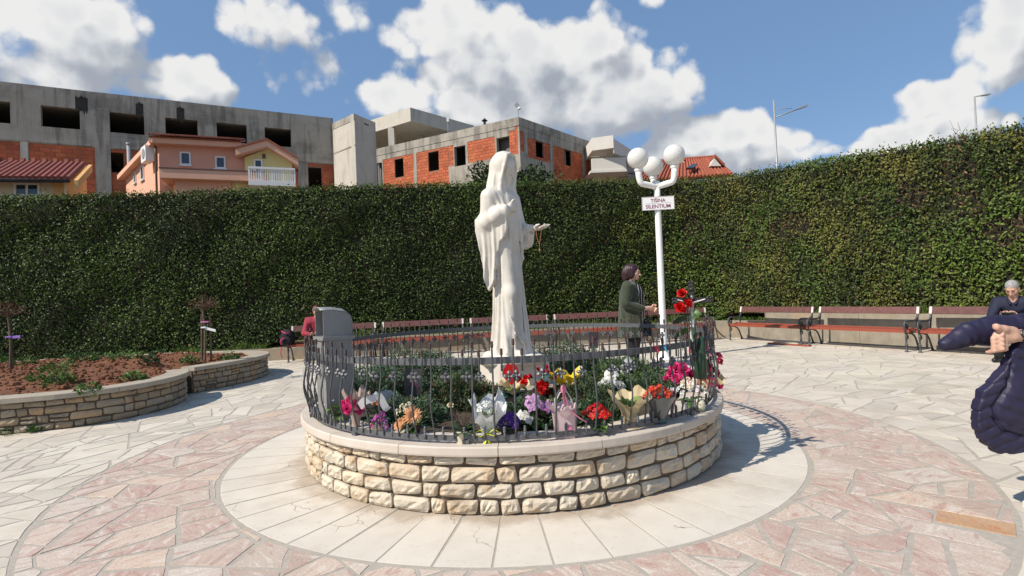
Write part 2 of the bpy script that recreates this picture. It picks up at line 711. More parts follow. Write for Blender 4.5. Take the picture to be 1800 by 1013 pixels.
        for ax in range(3):
            o1, o2 = (ax + 1) % 3, (ax + 2) % 3
            a = [slice(0, nn) for nn in F.shape]
            b = [slice(0, nn) for nn in F.shape]
            a[ax], b[ax] = slice(0, -1), slice(1, None)
            ch = S[tuple(a)] != S[tuple(b)]
            e = np.argwhere(ch)
            e = e[(e[:, o1] > 0) & (e[:, o2] > 0) & (e[:, o1] < F.shape[o1] - 1) & (e[:, o2] < F.shape[o2] - 1)]
            ins = S[e[:, 0], e[:, 1], e[:, 2]]
            c = []
            for (p, q) in ((-1, -1), (0, -1), (0, 0), (-1, 0)):
                z = e.copy()
                z[:, o1] += p
                z[:, o2] += q
                c.append(idx[z[:, 0], z[:, 1], z[:, 2]])
            c = np.stack(c, 1)
            c[~ins] = c[~ins][:, ::-1]
            Q.append(c)
        return V, np.concatenate(Q)

    def build(s, name, matname, parent=None, xf=None, kind=None, label=None):
        V, Q = s.arrays()
        if xf is not None:
            M = np.array(xf)
            V = V @ M[:3, :3].T + M[:3, 3]
        me = bpy.data.meshes.new(name)
        me.vertices.add(len(V))
        me.vertices.foreach_set('co', V.reshape(-1).astype(np.float32))
        me.loops.add(Q.size)
        me.loops.foreach_set('vertex_index', Q.reshape(-1).astype(np.int32))
        me.polygons.add(len(Q))
        me.polygons.foreach_set('loop_start', np.arange(0, Q.size, 4, dtype=np.int32))
        me.polygons.foreach_set('use_smooth', np.ones(len(Q), bool))
        me.materials.append(MAT[matname])
        me.update(calc_edges=True)
        me.validate()
        return link(name, me, parent, kind, label)
# ------------------------------------------------------------------ base materials
CX, CY = -0.0376, 4.880                         # middle of the round planter
R_WALL, R_CAP, R_CREAM, R_PINK = 1.735, 1.765, 2.326, 3.306
Z_CAP0, Z_CAP = 0.350, 0.408


def cracks(scale, amount, dark):
    def fx(h, col, P, pos):
        wv = h.n('ShaderNodeTexNoise', i_Scale=2.4, i_Detail=5.0)
        h.put(wv.inputs['Vector'], pos)
        p2 = h.vec('ADD', pos, h.vec('SCALE', wv.outputs['Color'], scale=.55))
        vo = h.n('ShaderNodeTexVoronoi', feature='DISTANCE_TO_EDGE')
        vo.inputs['Scale'].default_value = scale
        h.put(vo.inputs['Vector'], p2)
        ln = h.maprange(vo.outputs['Distance'], 0.0, .010, 1.0, 0.0)
        dt = h.maprange(h.noise(P, .9, 6, .7), .50, .72)
        col = h.mix(h.math('MULTIPLY', dt, .32), col, (.27, .22, .165, 1))
        sk = h.maprange(h.noise(P, 38, 2, .6), .66, .74)
        col = h.mix(h.math('MULTIPLY', sk, .30), col, (.25, .20, .15, 1))
        msk = h.maprange(h.noise(pos, 1.7, 2), .54, .62)
        return h.mix(h.math('MULTIPLY', h.math('MULTIPLY', ln, msk), amount), col, dark)
    return fx


def cream_fx(h, col, P, pos):
    col = cracks(2.6, .8, (.14, .09, .06, 1))(h, col, P, pos)
    # rusty earth washed out at the foot of the stone wall
    d = h.vec('LENGTH', h.vec('MULTIPLY', h.vec('SUBTRACT', P, (CX, CY, 0)), (1, 1, 0)))
    nz = h.noise(P, 3.2, 5, .65)
    st = h.maprange(h.math('ADD', h.math('SUBTRACT', d, R_WALL), h.math('MULTIPLY_ADD', nz, .62, -.31)), .0, .19, 1.0, 0.0)
    col = h.mix(h.math('MULTIPLY', st, .48), col, (.21, .125, .06, 1))
    sp = h.maprange(h.noise(P, 26, 3, .6), .62, .72)
    return h.mix(h.math('MULTIPLY', sp, .25), col, (.33, .24, .16, 1))


def veins(c):
    def fx(h, col, P, pos):
        wv = h.n('ShaderNodeTexNoise', i_Scale=5.0, i_Detail=6.0, i_Distortion=1.6)
        ca = h.n('ShaderNodeVectorRotate', rotation_type='Z_AXIS')
        h.put(ca.inputs['Vector'], pos)
        oi_ = h.n('ShaderNodeObjectInfo')
        h.put(ca.inputs['Angle'], h.math('MULTIPLY', oi_.outputs['Random'], 6.0))
        h.put(wv.inputs['Vector'], h.vec('MULTIPLY', ca.outputs[0], (1.0, 3.4, 1.0)))
        f = h.maprange(wv.outputs['Fac'], .54, .68)
        col = h.mix(h.math('MULTIPLY', f, .7), col, c)
        g = h.maprange(wv.outputs['Fac'], .46, .34)
        col = h.mix(h.math('MULTIPLY', g, .55), col, (.40, .22, .185, 1))
        gr = h.maprange(h.noise(P, 90, 3, .7), .35, .65, .80, 1.12, False)
        col = h.mix(1.0, col, gr, 'MULTIPLY')
        return cracks(3.1, .45, (.25, .17, .13, 1))(h, col, P, pos)
    return fx


mat('mortar', (.36, .32, .265), (.45, .405, .345), 30, .95, .5, 160, bdist=.006)
mat('mortar_dark', (.105, .08, .056), (.16, .125, .09), 18, .95, .5, 120, bdist=.006)
mat('paving_white', (.50, .44, .355), (.60, .54, .455), 5, .78, .25, 60, rnd=.24, hue=.014, extra=cracks(2.2, .35, (.28, .22, .16, 1)), bdist=.004)
mat('paving_white_far', (.52, .47, .395), (.61, .56, .48), 1.1, .75, .15, 60, attr=True, bdist=.004)
mat('paving_pink', (.5, .3, .25), (.58, .47, .39), 7, .62, .16, 60, rnd=.16,
    stops=[(0.0, (.47, .345, .28)), (.15, (.56, .46, .38)), (.3, (.49, .335, .275)), (.45, (.58, .51, .43)), (.6, (.52, .40, .325)), (.72, (.43, .285, .24)), (.85, (.54, .435, .355)), (1, (.55, .41, .29))],
    extra=veins((.66, .59, .51, 1)), bdist=.004)
mat('paving_orange', (.46, .27, .145), (.54, .36, .22), 5, .6, .1, 60, extra=veins((.5, .2, .09, 1)))
mat('paving_cream', (.60, .54, .455), (.655, .60, .515), 5, .7, .15, 80, rnd=.08, extra=cream_fx, bdist=.004)
mat('earth', (.13, .10, .06), (.18, .14, .09), 2, .95, .5, 10)

# ------------------------------------------------------------------ ground sheet
gb = MB()
gb.add([(-400, -300, -.03), (400, -300, -.03), (400, 900, -.03), (-400, 900, -.03)], [(0, 1, 2, 3)])
structure(gb.build('ground', ['earth']))


def disc_sheet(name, r0, r1, z, m, n=96):
    b = MB()
    b.grid(lambda u, v: (CX + (r0 + (r1 - r0) * v) * math.cos(2 * pi * u), CY + (r0 + (r1 - r0) * v) * math.sin(2 * pi * u), z), n, 1, closed=True)
    # faces point up
    b.f = [f[::-1] for f in b.f]
    return structure(b.build(name, [m]))


# ------------------------------------------------------------------ crazy paving: random convex splits in log-polar space
def clip(poly, nx, ny, d):
    """keep the side n.p <= d"""
    out = []
    k = len(poly)
    for i in range(k):
        a, b = poly[i], poly[(i + 1) % k]
        da, db = nx * a[0] + ny * a[1] - d, nx * b[0] + ny * b[1] - d
        if da <= 0:
            out.append(a)
        if (da < 0 < db) or (db < 0 < da):
            t = da / (da - db)
            out.append((a[0] + (b[0] - a[0]) * t, a[1] + (b[1] - a[1]) * t))
    return out


def area(p):
    return .5 * sum(p[i][0] * p[(i + 1) % len(p)][1] - p[(i + 1) % len(p)][0] * p[i][1] for i in range(len(p)))


def cen(p):
    return (sum(q[0] for q in p) / len(p), sum(q[1] for q in p) / len(p))


def split(poly, target, rg, out, skew=.5):
    c = cen(poly)
    A = abs(area(poly))
    if A < target * rg.uniform(.55, 2.1):
        out.append(poly)
        return
    m00 = sum((q[0] - c[0]) ** 2 for q in poly)
    m11 = sum((q[1] - c[1]) ** 2 for q in poly)
    m01 = sum((q[0] - c[0]) * (q[1] - c[1]) for q in poly)
    ang = .5 * math.atan2(2 * m01, m00 - m11) + rg.gauss(0, skew)
    nx, ny = math.cos(ang), math.sin(ang)
    ext = [nx * q[0] + ny * q[1] for q in poly]
    d = min(ext) + (max(ext) - min(ext)) * rg.uniform(.36, .64)
    for s in (1, -1):
        p = clip(poly, s * nx, s * ny, s * d)
        if len(p) >= 3 and abs(area(p)) > 1e-7:
            split(p, target, rg, out, skew)


def inset(poly, g):
    if area(poly) < 0:
        poly = poly[::-1]
    p = list(poly)
    for i in range(len(poly)):
        a, b = poly[i], poly[(i + 1) % len(poly)]
        ex, ey = b[0] - a[0], b[1] - a[1]
        l = math.hypot(ex, ey)
        if l < 1e-6:
            continue
        nx, ny = ey / l, -ex / l
        p = clip(p, nx, ny, nx * a[0] + ny * a[1] - g)
        if len(p) < 3:
            return None
    return p


def voronoi(x0, x1, y0, y1, cell, rg):
    """irregular starting patches, so that no joint runs on for long"""
    pts = [(x0 + (i + rg.random()) * cell, y0 + (j + rg.random()) * cell) for i in range(int((x1 - x0) / cell)) for j in range(int((y1 - y0) / cell))]
    A = np.array(pts)
    out = []
    for k, (x, y) in enumerate(pts):
        d = (A[:, 0] - x) ** 2 + (A[:, 1] - y) ** 2
        nb = np.argsort(d)[1:19]
        w = cell * 2
        p = [(x - w, y - w), (x + w, y - w), (x + w, y + w), (x - w, y + w)]
        for m in nb:
            nx, ny = A[m, 0] - x, A[m, 1] - y
            l = math.hypot(nx, ny)
            nx, ny = nx / l, ny / l
            p = clip(p, nx, ny, nx * (x + A[m, 0]) / 2 + ny * (y + A[m, 1]) / 2)
            if len(p) < 3:
                break
        if len(p) >= 3:
            out.append(p)
    return out


def crazy(r0, r1, target, gap, rg, skew=.5, cell=.75, box=None):
    polys = []
    bx_ = box or (-r1 - 1, r1 + 1, -r1 - 1, r1 + 1)
    for p in voronoi(*bx_, cell, rg):
        c = cen(p)
        if r0 - cell * 1.5 < math.hypot(*c) < r1 + cell * 1.5:
            split(p, target, rg, polys, skew)
    stones = []
    for p in polys:
        q = inset(p, gap * rg.uniform(.55, 1.3))
        if not q:
            continue
        a = math.atan2(cen(q)[1], cen(q)[0])
        if min(math.hypot(*v) for v in q) < r0:
            q = clip(q, -math.cos(a), -math.sin(a), -r0)
        if len(q) >= 3 and max(math.hypot(*v) for v in q) > r1:
            for da in (-.16, -.1, -.05, 0, .05, .1, .16):
                if len(q) >= 3:
                    q = clip(q, math.cos(a + da), math.sin(a + da), r1)
        if len(q) < 3 or abs(area(q)) < .0025:
            continue
        r = 1.0
        for _ in range(2):                       # knock off corners
            if rg.random() < .6 and len(q) >= 4:
                i = rg.randrange(len(q))
                a, b, cc = q[i - 1], q[i], q[(i + 1) % len(q)]
                t, t2 = rg.uniform(.06, .3), rg.uniform(.06, .3)
                q = q[:i] + [(b[0] + (a[0] - b[0]) * t, b[1] + (a[1] - b[1]) * t), (b[0] + (cc[0] - b[0]) * t2, b[1] + (cc[1] - b[1]) * t2)] + q[i + 1:]
        qq = []                                  # slightly broken edges
        for i in range(len(q)):
            a, b = q[i], q[(i + 1) % len(q)]
            qq.append(a)
            l = math.hypot(b[0] - a[0], b[1] - a[1]) * r
            k = int(l / .16)
            for j in range(1, k + 1):
                t = j / (k + 1)
                w = rg.uniform(0, .008) / r
                nx, ny = -(b[1] - a[1]), (b[0] - a[0])
                nl = math.hypot(nx, ny)
                qq.append((a[0] + (b[0] - a[0]) * t + nx / nl * w, a[1] + (b[1] - a[1]) * t + ny / nl * w))
        xy = [(CX + u, CY + v) for (u, v) in qq]
        stones.append(xy)
    return stones


def stone_mesh(mb, xy, rg, zt=0.0, col=None, depth=.006, bev=.0012):
    c = cen(xy)
    tx, ty = rg.gauss(0, .002), rg.gauss(0, .002)
    dz = rg.uniform(-.0005, .0010)
    k = len(xy)
    vs = []
    for (x, y) in xy:
        vs.append((x - c[0], y - c[1], -depth))
    for (x, y) in xy:
        vs.append((x - c[0], y - c[1], -bev + dz))
    for (x, y) in xy:
        dx, dy = x - c[0], y - c[1]
        l = math.hypot(dx, dy) + 1e-9
        f = 1 - bev / l
        vs.append((dx * f, dy * f, dz + tx * dx + ty * dy))
    fs = [(i, (i + 1) % k, k + (i + 1) % k, k + i) for i in range(k)]
    fs += [(k + i, k + (i + 1) % k, 2 * k + (i + 1) % k, 2 * k + i) for i in range(k)]
    fs.append(tuple(2 * k + i for i in range(k)))
    if area(xy) < 0:
        fs = [f[::-1] for f in fs]
    return vs, fs, (c[0], c[1], zt)


def seen_size(x, y, a):
    if y < .3:
        return 0
    px = abs(x - .04 * 0) / y
    if px > 1.02 or y < 2.15:
        return 0
    return a / (y ** 3)


def lay(stones, name, m, mfar, parent, rg, limit=300):
    order = sorted(stones, key=lambda p: -seen_size(*cen(p), abs(area(p))))
    far = MB()
    for i, xy in enumerate(order):
        if i < limit and seen_size(*cen(xy), abs(area(xy))) > 0:
            vs, fs, loc = stone_mesh(None, xy, rg)
            b = MB()
            b.add(vs, fs)
            o = b.build(name, [m], parent)
            o.location = loc
        else:
            k = rg.uniform(.88, 1.08)
            vs, fs, loc = stone_mesh(None, xy, rg)
            far.add([(v[0] + loc[0], v[1] + loc[1], v[2] + loc[2]) for v in vs], fs, 0, (k, k * rg.uniform(.975, 1.0), k * rg.uniform(.93, 1.0)))
    if far.v:
        far.build(name + '_field', [mfar], parent, kind='stuff')


rgp = random.Random(11)
plaza = disc_sheet('plaza_paving', R_PINK, 17.5, -.0022, 'mortar')
white = crazy(R_PINK + .022, 15.5, .072, .0085, rgp, skew=.55, box=(-13.2, 13.2, -8.4, 12))
white = [s for s in white if cen(s)[1] > -3.2 and abs(cen(s)[0]) < 13]
lay(white, 'paving_stone', 'paving_white', 'paving_white_far', plaza, rgp)

pinkring = disc_sheet('pink_paving_ring', R_CREAM, R_PINK, -.0022, 'mortar')
pink = crazy(R_CREAM + .020, R_PINK - .010, .075, .012, rgp, skew=.62, cell=.6)
# one long orange slab lies among the pink stones on the right
oc = G(1715, 925)
pink2 = []
oa, ob = G(1648, 897), G(1785, 922)
od = (ob - oa).normalized()
on = Vector((od.y, -od.x, 0))
oc = (oa + ob) / 2 + on * .085
for p in pink:
    q = p
    c = Vector((*cen(p), 0))
    if (c - oc).length < .75:
        hl, hw = (ob - oa).length / 2 + .012, .098
        hit = abs((c - oc).dot(od)) < hl + .02 and abs((c - oc).dot(on)) < hw + .02
        if hit:
            continue
        # cut the stone back from the slab along its most separated side
        best = None
        for (ax, lim) in ((od, hl), (-od, hl), (on, hw), (-on, hw)):
            r_ = clip(p, -ax.x, -ax.y, -(ax.dot(oc) + lim))
            if len(r_) >= 3 and (best is None or abs(area(r_)) > abs(area(best))):
                best = r_
        if best is None or abs(area(best)) < .004:
            continue
        q = best
    pink2.append(q)
lay(pink2, 'paving_stone', 'paving_pink', 'paving_pink', pinkring, rgp)
hl = (ob - oa).length / 2
oq = [(oc + od * a * hl + on * b * .088) for (a, b) in ((-1, -1), (1, -1), (1, 1), (-1, 1))]
vs, fs, loc = stone_mesh(None, [(q.x, q.y) for q in oq], rgp, .001)
ob_ = MB()
ob_.add(vs, fs)
o = ob_.build('paving_slab', ['paving_orange'], pinkring, label='long orange sandstone slab')
o.location = loc

creamring = disc_sheet('cream_paving_ring', .9, R_CREAM, -.0022, 'mortar')
NS = 50
for i in range(NS):
    a0 = 2 * pi * (i + .13) / NS
    a1 = 2 * pi * (i + 1.13) / NS
    j0, j1 = rgp.gauss(0, .002), rgp.gauss(0, .002)
    ri, ro = R_WALL - .05, R_CREAM - .012
    g = .006
    pts = []
    for t in (0, .5, 1):
        a = a0 + g / ro + (a1 - a0 - 2 * g / ro) * t
        pts.append((CX + ro * math.cos(a), CY + ro * math.sin(a)))
    for t in (1, .5, 0):
        a = a0 + g / ri + (a1 - a0 - 2 * g / ri) * t + j0
        pts.append((CX + ri * math.cos(a), CY + ri * math.sin(a)))
    vs, fs, loc = stone_mesh(None, pts, rgp)
    b = MB()
    b.add(vs, fs)
    o = b.build('paving_slab', ['paving_cream'], creamring)
    o.location = loc
# ------------------------------------------------------------------ round stone planter
def stone_fx(h, col, P, pos):
    f = h.maprange(h.noise(P, 5.5, 4, .6), .52, .72)
    col = h.mix(h.math('MULTIPLY', f, .6), col, (.40, .235, .10, 1))
    g = h.maprange(h.noise(P, 2.1, 3, .6), .60, .70)
    return h.mix(h.math('MULTIPLY', g, .45), col, (.15, .11, .08, 1))


mat('wall_stone', (.5, .42, .31), (.62, .55, .43), 12, .82, .75, 34, rnd=.22, bdist=.012, extra=stone_fx,
    stops=[(0, (.53, .455, .35)), (.25, (.59, .53, .43)), (.42, (.48, .36, .235)), (.6, (.57, .505, .40)), (.75, (.43, .35, .255)), (.9, (.55, .485, .385)), (1, (.50, .375, .24))])


def grey_fx(h, col, P, pos):
    f = h.maprange(h.noise(P, 3.3, 4, .6), .50, .66)
    col = h.mix(h.math('MULTIPLY', f, .55), col, (.20, .17, .135, 1))
    return col


mat('wall_stone_grey', (.30, .25, .18), (.34, .29, .21), 9, .85, .7, 30, rnd=.3, bdist=.012, extra=grey_fx,
    stops=[(0, (.34, .26, .16)), (.25, (.30, .25, .19)), (.45, (.40, .27, .14)), (.6, (.27, .235, .19)), (.8, (.36, .29, .20)), (.93, (.42, .24, .11)), (1, (.30, .25, .18))])
mat('coping', (.50, .43, .355), (.58, .515, .44), 5, .65, .2, 60, rnd=.06, bdist=.004)
mat('coping_grey', (.33, .285, .22), (.40, .35, .275), 4, .85, .4, 50, bdist=.006)
mat('soil_dark', (.06, .042, .026), (.11, .08, .05), 9, .95, 1.0, 40, bdist=.03)
mat('soil_red', (.135, .052, .023), (.215, .090, .043), 6, .95, .8, 30, bdist=.02)
mat('white_marble', (.60, .555, .48), (.70, .655, .585), 2.5, .55, .16, 90, bdist=.002, spec=.35, extra=lambda h, col, P, pos: h.mix(h.math('MULTIPLY', h.maprange(h.noise(h.vec('MULTIPLY', P, (3, 3, .7)), 2.2, 6, .65), .52, .72), .30), col, (.40, .36, .30, 1)))
mat('marble_pedestal', (.62, .57, .495), (.70, .65, .575), 3, .5, .05, 60,
    extra=lambda h, col, P, pos: h.mix(h.math('MULTIPLY', h.maprange(h.noise(h.vec('MULTIPLY', P, (1.2, 1.2, 5)), 3.0, 6, .6, 2.0), .60, .68), .4), col, (.45, .24, .17, 1)))


def hewn_stone(rg, w, hgt, dep, nu=7, nv=4):
    """rough quarry-faced stone: local x along the wall, z up, front face towards +y"""
    b = MB()
    pro = rg.uniform(.004, .014)
    sd_ = rg.random() * 50
    tilt, tilz = rg.gauss(0, .05), rg.gauss(0, .06)
    ex = [rg.uniform(-.008, .008) for _ in range(4)]

    def fn(u, v):
        su, sv = 2 * u - 1, 2 * v - 1
        e = max(abs(su), abs(sv))
        edge = 1 - min(1, max(abs(su) ** 14, abs(sv) ** 9))
        x = su * w / 2 + (ex[0] if su > 0 else ex[1]) * abs(su) * sv
        z = sv * hgt / 2 + (ex[2] if sv > 0 else ex[3]) * abs(sv) * su
        nz = .005 * math.sin(su * 4.1 + sd_) * math.sin(sv * 3.3 + sd_ * 1.7) + .003 * math.sin(su * 9 + sv * 5 + sd_ * 2.3) + rg.gauss(0, .0028)
        y = edge ** .5 * (pro + nz + tilt * su * w * .5 + tilz * sv * hgt * .5)
        y = y if e < .999 else -.004
        cr = (abs(su) * abs(sv)) ** 6             # rounded corners
        return Vector((x * (1 - .06 * cr), y, z * (1 - .10 * cr)))
    b.grid(fn, nu, nv)
    b.f = [f[::-1] for f in b.f]
    # sides running back into the mortar
    k = nv + 1
    loop = [i * k for i in range(nu + 1)] + [nu * k + j for j in range(1, nv + 1)] + [i * k + nv for i in range(nu - 1, -1, -1)] + [j for j in range(nv - 1, 0, -1)]
    o = len(b.v)
    b.v += [(b.v[i][0], -dep, b.v[i][2]) for i in loop]
    m = len(loop)
    for i in range(m):
        b.f.append((loop[i], o + i, o + (i + 1) % m, loop[(i + 1) % m])[::-1])
        b.m.append(0)
        b.c.append(None)
    return b


planter = thing('stone_planter', 'round planter of rough cream stone with pale marble coping, in the middle of the plaza', 'planter', (CX, CY, 0))
pb = MB()
pb.lathe([(R_WALL - .026, -.008), (R_WALL - .026, Z_CAP0)], 96, cap=False)
pb.lathe([(1.45, Z_CAP0), (1.45, -.006)], 64, cap=False)
pb.build('mortar_core', ['mortar_dark'], planter, smooth=True)
rgw = random.Random(5)
rows = [(.088, .20), (.082, .175), (.094, .21), (.058, .18)]
z = .004
for ri, (hh, mean) in enumerate(rows):
    a = rgw.uniform(0, .2)
    aend = a + 2 * pi
    while a < aend - .02:
        w = mean * (rgw.choice([.5, .62, .9, 1.0, 1.1, 1.25, 1.3]))
        da = min(w / R_WALL, aend - a)
        if aend - a - da < .045:
            da = aend - a
        w = da * R_WALL - .019
        am = a + da / 2
        b = hewn_stone(rgw, w, hh - .008, .05)
        o = b.build('stone', ['wall_stone'], planter)
        r_ = R_WALL - .006 - (w * w / 8 / R_WALL) * .5
        o.location = (r_ * math.cos(am), r_ * math.sin(am), z + hh / 2)
        o.rotation_euler = (0, rgw.gauss(0, .012), am - pi / 2)
        a += da
    z += hh + .0075
for i in range(18):
    a0, a1 = 2 * pi * (i + .37) / 18 + .0012, 2 * pi * (i + 1.37) / 18 - .0012
    b = MB()
    K = 7
    prof = [(1.44, Z_CAP0 + .002), (R_CAP, Z_CAP0 + .002), (R_CAP + .003, Z_CAP0 + .012), (R_CAP + .001, Z_CAP - .008), (R_CAP - .006, Z_CAP), (1.44, Z_CAP)]
    vs = [(r_ * math.cos(a0 + (a1 - a0) * k / K), r_ * math.sin(a0 + (a1 - a0) * k / K), zz) for k in range(K + 1) for (r_, zz) in prof]
    m = len(prof)
    fs = [(k * m + j, (k + 1) * m + j, (k + 1) * m + (j + 1) % m, k * m + (j + 1) % m) for k in range(K) for j in range(m)]
    fs += [tuple(range(m)), tuple(K * m + j for j in range(m))[::-1]]
    b.add(vs, [f[::-1] for f in fs])
    b.build('coping_stone', ['coping'], planter)
# soil fill, slightly mounded
sb = MB()
sb.grid(lambda u, v: (1.445 * v * math.cos(2 * pi * u), 1.445 * v * math.sin(2 * pi * u),
                      .375 + .03 * (1 - v * v) + .012 * math.sin(9 * v * math.cos(2 * pi * u)) * math.sin(11 * v * math.sin(2 * pi * u))), 48, 14, closed=True)
sb.f = [f[::-1] for f in sb.f]
sb.build('soil', ['soil_dark'], planter, smooth=True)

# ------------------------------------------------------------------ pedestal
PROT = R(27)
pc = Vector((CX + .02, CY + .06, 0))
ped = thing('pedestal', 'square white marble pedestal with red veins under the statue, on a low step', 'pedestal', pc, PROT)
b = MB()
b.box((0, 0, .43), (.86, .86, .10))
b.build('step', ['coping_grey'], ped)
b = MB()
b.prism([(-.245, -.23), (-.23, -.245), (.23, -.245), (.245, -.23), (.245, .23), (.23, .245), (-.23, .245), (-.245, .23)], .47, .686)
b.build('block', ['marble_pedestal'], ped)

# ------------------------------------------------------------------ iron fence round the planter
mat('iron', (.060, .062, .066), (.105, .108, .112), 30, .5, .25, 130, metal=.35, spec=.5, bdist=.003)
mat('iron_bright', (.10, .104, .11), (.17, .175, .185), 30, .5, .3, 90, metal=.4, bdist=.003)
mat('rust_paint', (.050, .032, .029), (.085, .045, .038), 40, .6)
RF = 1.688
fence = thing('iron_fence', 'wrought iron fence of bulging dark bars standing on the round planter', 'fence', (CX, CY, 0))


def ring_band(r0, r1, z0, z1, n=120, mi=0, mb=None):
    b = mb or MB()
    prof = [(r0, z0), (r1, z0), (r1, z1), (r0, z1)]
    vs = [(r_ * math.cos(2 * pi * k / n), r_ * math.sin(2 * pi * k / n), zz) for k in range(n) for (r_, zz) in prof]
    fs = [(k * 4 + j, ((k + 1) % n) * 4 + j, ((k + 1) % n) * 4 + (j + 1) % 4, k * 4 + (j + 1) % 4) for k in range(n) for j in range(4)]
    b.add(vs, [f[::-1] for f in fs], mi)
    return b


ring_band(RF - .006, RF + .006, .872, .912).build('rail', ['iron_bright'], fence)
ring_band(RF - .006, RF + .006, .424, .456).build('rail', ['iron_bright'], fence)


def bulge(z):
    pts = [(.42, 0), (.47, .004), (.54, .020), (.60, .036), (.66, .039), (.72, .028), (.78, .014), (.83, .010), (.88, .012), (1.1, .013)]
    for (a, b_), (c, d) in zip(pts, pts[1:]):
        if z <= c:
            t = (z - a) / (c - a)
            t = t * t * (3 - 2 * t)
            return b_ + (d - b_) * t
    return pts[-1][1]


def finial(b, x, z0):
    b.lathe([(.0055, z0 - .012), (.0095, z0 - .008), (.0095, z0 - .002), (.0065, z0), (.0095, z0 + .003), (.0095, z0 + .009), (.0065, z0 + .011), (.009, z0 + .014), (.0085, z0 + .022), (.004, z0 + .028)], 8, (x, 0, 0), 1)


def bar_mesh(dz):
    b = MB()
    zs = [.440 + (.985 - .440) * i / 16 for i in range(17)]
    b.tube([(bulge(zz) + .008, 0, zz) for zz in zs], .0055, 6)
    finial(b, bulge(.985) + .008, .985 + dz)
    return b.mesh('bar', ['iron', 'rust_paint'], True)


def petal_mesh():
    """hanging bar above a four-petalled forged flower"""
    b = MB()
    x = .012 + .013
    b.tube([(x, 0, .83), (x, 0, .90), (x, 0, .935)], .0058, 6)
    finial(b, x, .935)
    return b.mesh('hanging_bar', ['iron', 'rust_paint'], True)


def flower_mesh():
    b = MB()
    x = .022
    zc = .803
    for k in range(4):
        a = pi / 2 * k
        d = Vector((0, math.cos(a), math.sin(a)))
        s = Vector((0, -math.sin(a), math.cos(a)))
        c = Vector((x, 0, zc))
        for sg in (1, -1):
            L = [c, c + d * .013 + s * .010 * sg, c + d * .024 + s * .0125 * sg, c + d * .036, c + d * .020 + Vector((.012, 0, 0))]
            L2 = [p - Vector((.008, 0, 0)) for p in L[:4]]
            fs = [(0, 1, 4), (1, 2, 4), (2, 3, 4), (3, 0, 4)]
            if sg < 0:
                fs = [f[::-1] for f in fs]
            b.add(L, fs)
            b.add(L2, [(0, 1, 2, 3)])
    b.ball((x + .008, 0, zc), .0075, 8, 5)
    return b.mesh('ornament', ['iron_bright'])


def stub_mesh():
    b = MB()
    b.tube([(.010, 0, .435), (.010, 0, .478)], .0065, 6)
    b.lathe([(.005, .472), (.0095, .476), (.0095, .482), (.006, .484), (.009, .487), (.009, .492), (.006, .494), (.0085, .497), (.007, .506), (.003, .511)], 8, (.010, 0, 0))
    return b.mesh('stub_bar', ['iron_bright'], True)


NB = 88
bars = [bar_mesh(d) for d in (0, .006, -.005)]
hb, fl, stb = petal_mesh(), flower_mesh(), stub_mesh()
rgf = random.Random(8)
for i in range(NB):
    a = 2 * pi * (i + .2) / NB
    a2 = a + pi / NB
    for (me, nm, aa) in ((rgf.choice(bars), 'bar', a), (hb, 'hanging_bar', a2), (fl, 'ornament', a2), (stb, 'stub_bar', a2)):
        aj = aa + rgf.gauss(0, .0012)
        o = link(nm, me, fence)
        o.location = (RF * math.cos(aj), RF * math.sin(aj), rgf.gauss(0, .002))
        o.rotation_euler = (rgf.gauss(0, .006) if nm != 'ornament' else rgf.gauss(0, .03), rgf.gauss(0, .006), aj)
b = MB()
b.box((0, 0, .417), (.034, .04, .03))
foot = b.mesh('foot', ['iron_bright'])
for i in range(13):
    a = 2 * pi * (i + .42) / 13
    o = link('foot', foot, fence)
    o.location = (RF * math.cos(a), RF * math.sin(a), 0)
    o.rotation_euler = (0, 0, a)
# ------------------------------------------------------------------ clipped laurel hedge, low wall, grass
mat('leaf', (.9, .9, .9), (1.05, 1.05, 1.05), 30, .50, attr=True, spec=.24, trans=.10)
mat('leaf_matt', (.9, .9, .9), (1.05, 1.05, 1.05), 30, .65, attr=True, spec=.3, trans=.18)
mat('hedge_core', (.012, .014, .007), (.03, .026, .014), 12, .95, 1.0, 30, bdist=.04)
mat('twig', (.10, .07, .045), (.16, .12, .085), 20, .9)
HP = [(-19, 11.6, 4.00), (-14, 12.2, 4.03), (-9.5, 12.75, 4.07), (-6, 13.2, 4.14), (-2, 13.75, 4.22), (2, 14.35, 4.25), (4.6, 14.75, 4.26), (5.7, 14.55, 4.24),
      (6.5, 13.6, 4.20), (7.2, 12.3, 4.10), (7.85, 11.0, 3.98), (8.4, 9.9, 3.90), (9.0, 8.6, 3.80), (9.9, 6.6, 3.72), (10.8, 4.6, 3.70)]


def catmull(P, step):
    P = [np.array(p, float) for p in P]
    out = []
    for i in range(len(P) - 1):
        p0, p1, p2, p3 = P[max(i - 1, 0)], P[i], P[i + 1], P[min(i + 2, len(P) - 1)]
        k = max(2, int(np.linalg.norm((p2 - p1)[:2]) / step))
        for j in range(k):
            t = j / k
            out.append(.5 * (2 * p1 + (p2 - p0) * t + (2 * p0 - 5 * p1 + 4 * p2 - p3) * t * t + (3 * p1 - p0 - 3 * p2 + p3) * t ** 3))
    out.append(P[-1])
    return np.array(out)


HC = catmull(HP, .12)
hd = np.gradient(HC[:, :2], axis=0)
hd /= np.linalg.norm(hd, axis=1, keepdims=True)
hnrm = np.stack([hd[:, 1], -hd[:, 0]], 1)          # towards the plaza
hlen = np.concatenate([[0], np.cumsum(np.linalg.norm(np.diff(HC[:, :2], axis=0), axis=1))])
hedge = thing('hedge', 'tall clipped dark green laurel hedge curving round the back of the plaza', 'hedge', (0, 0, 0))


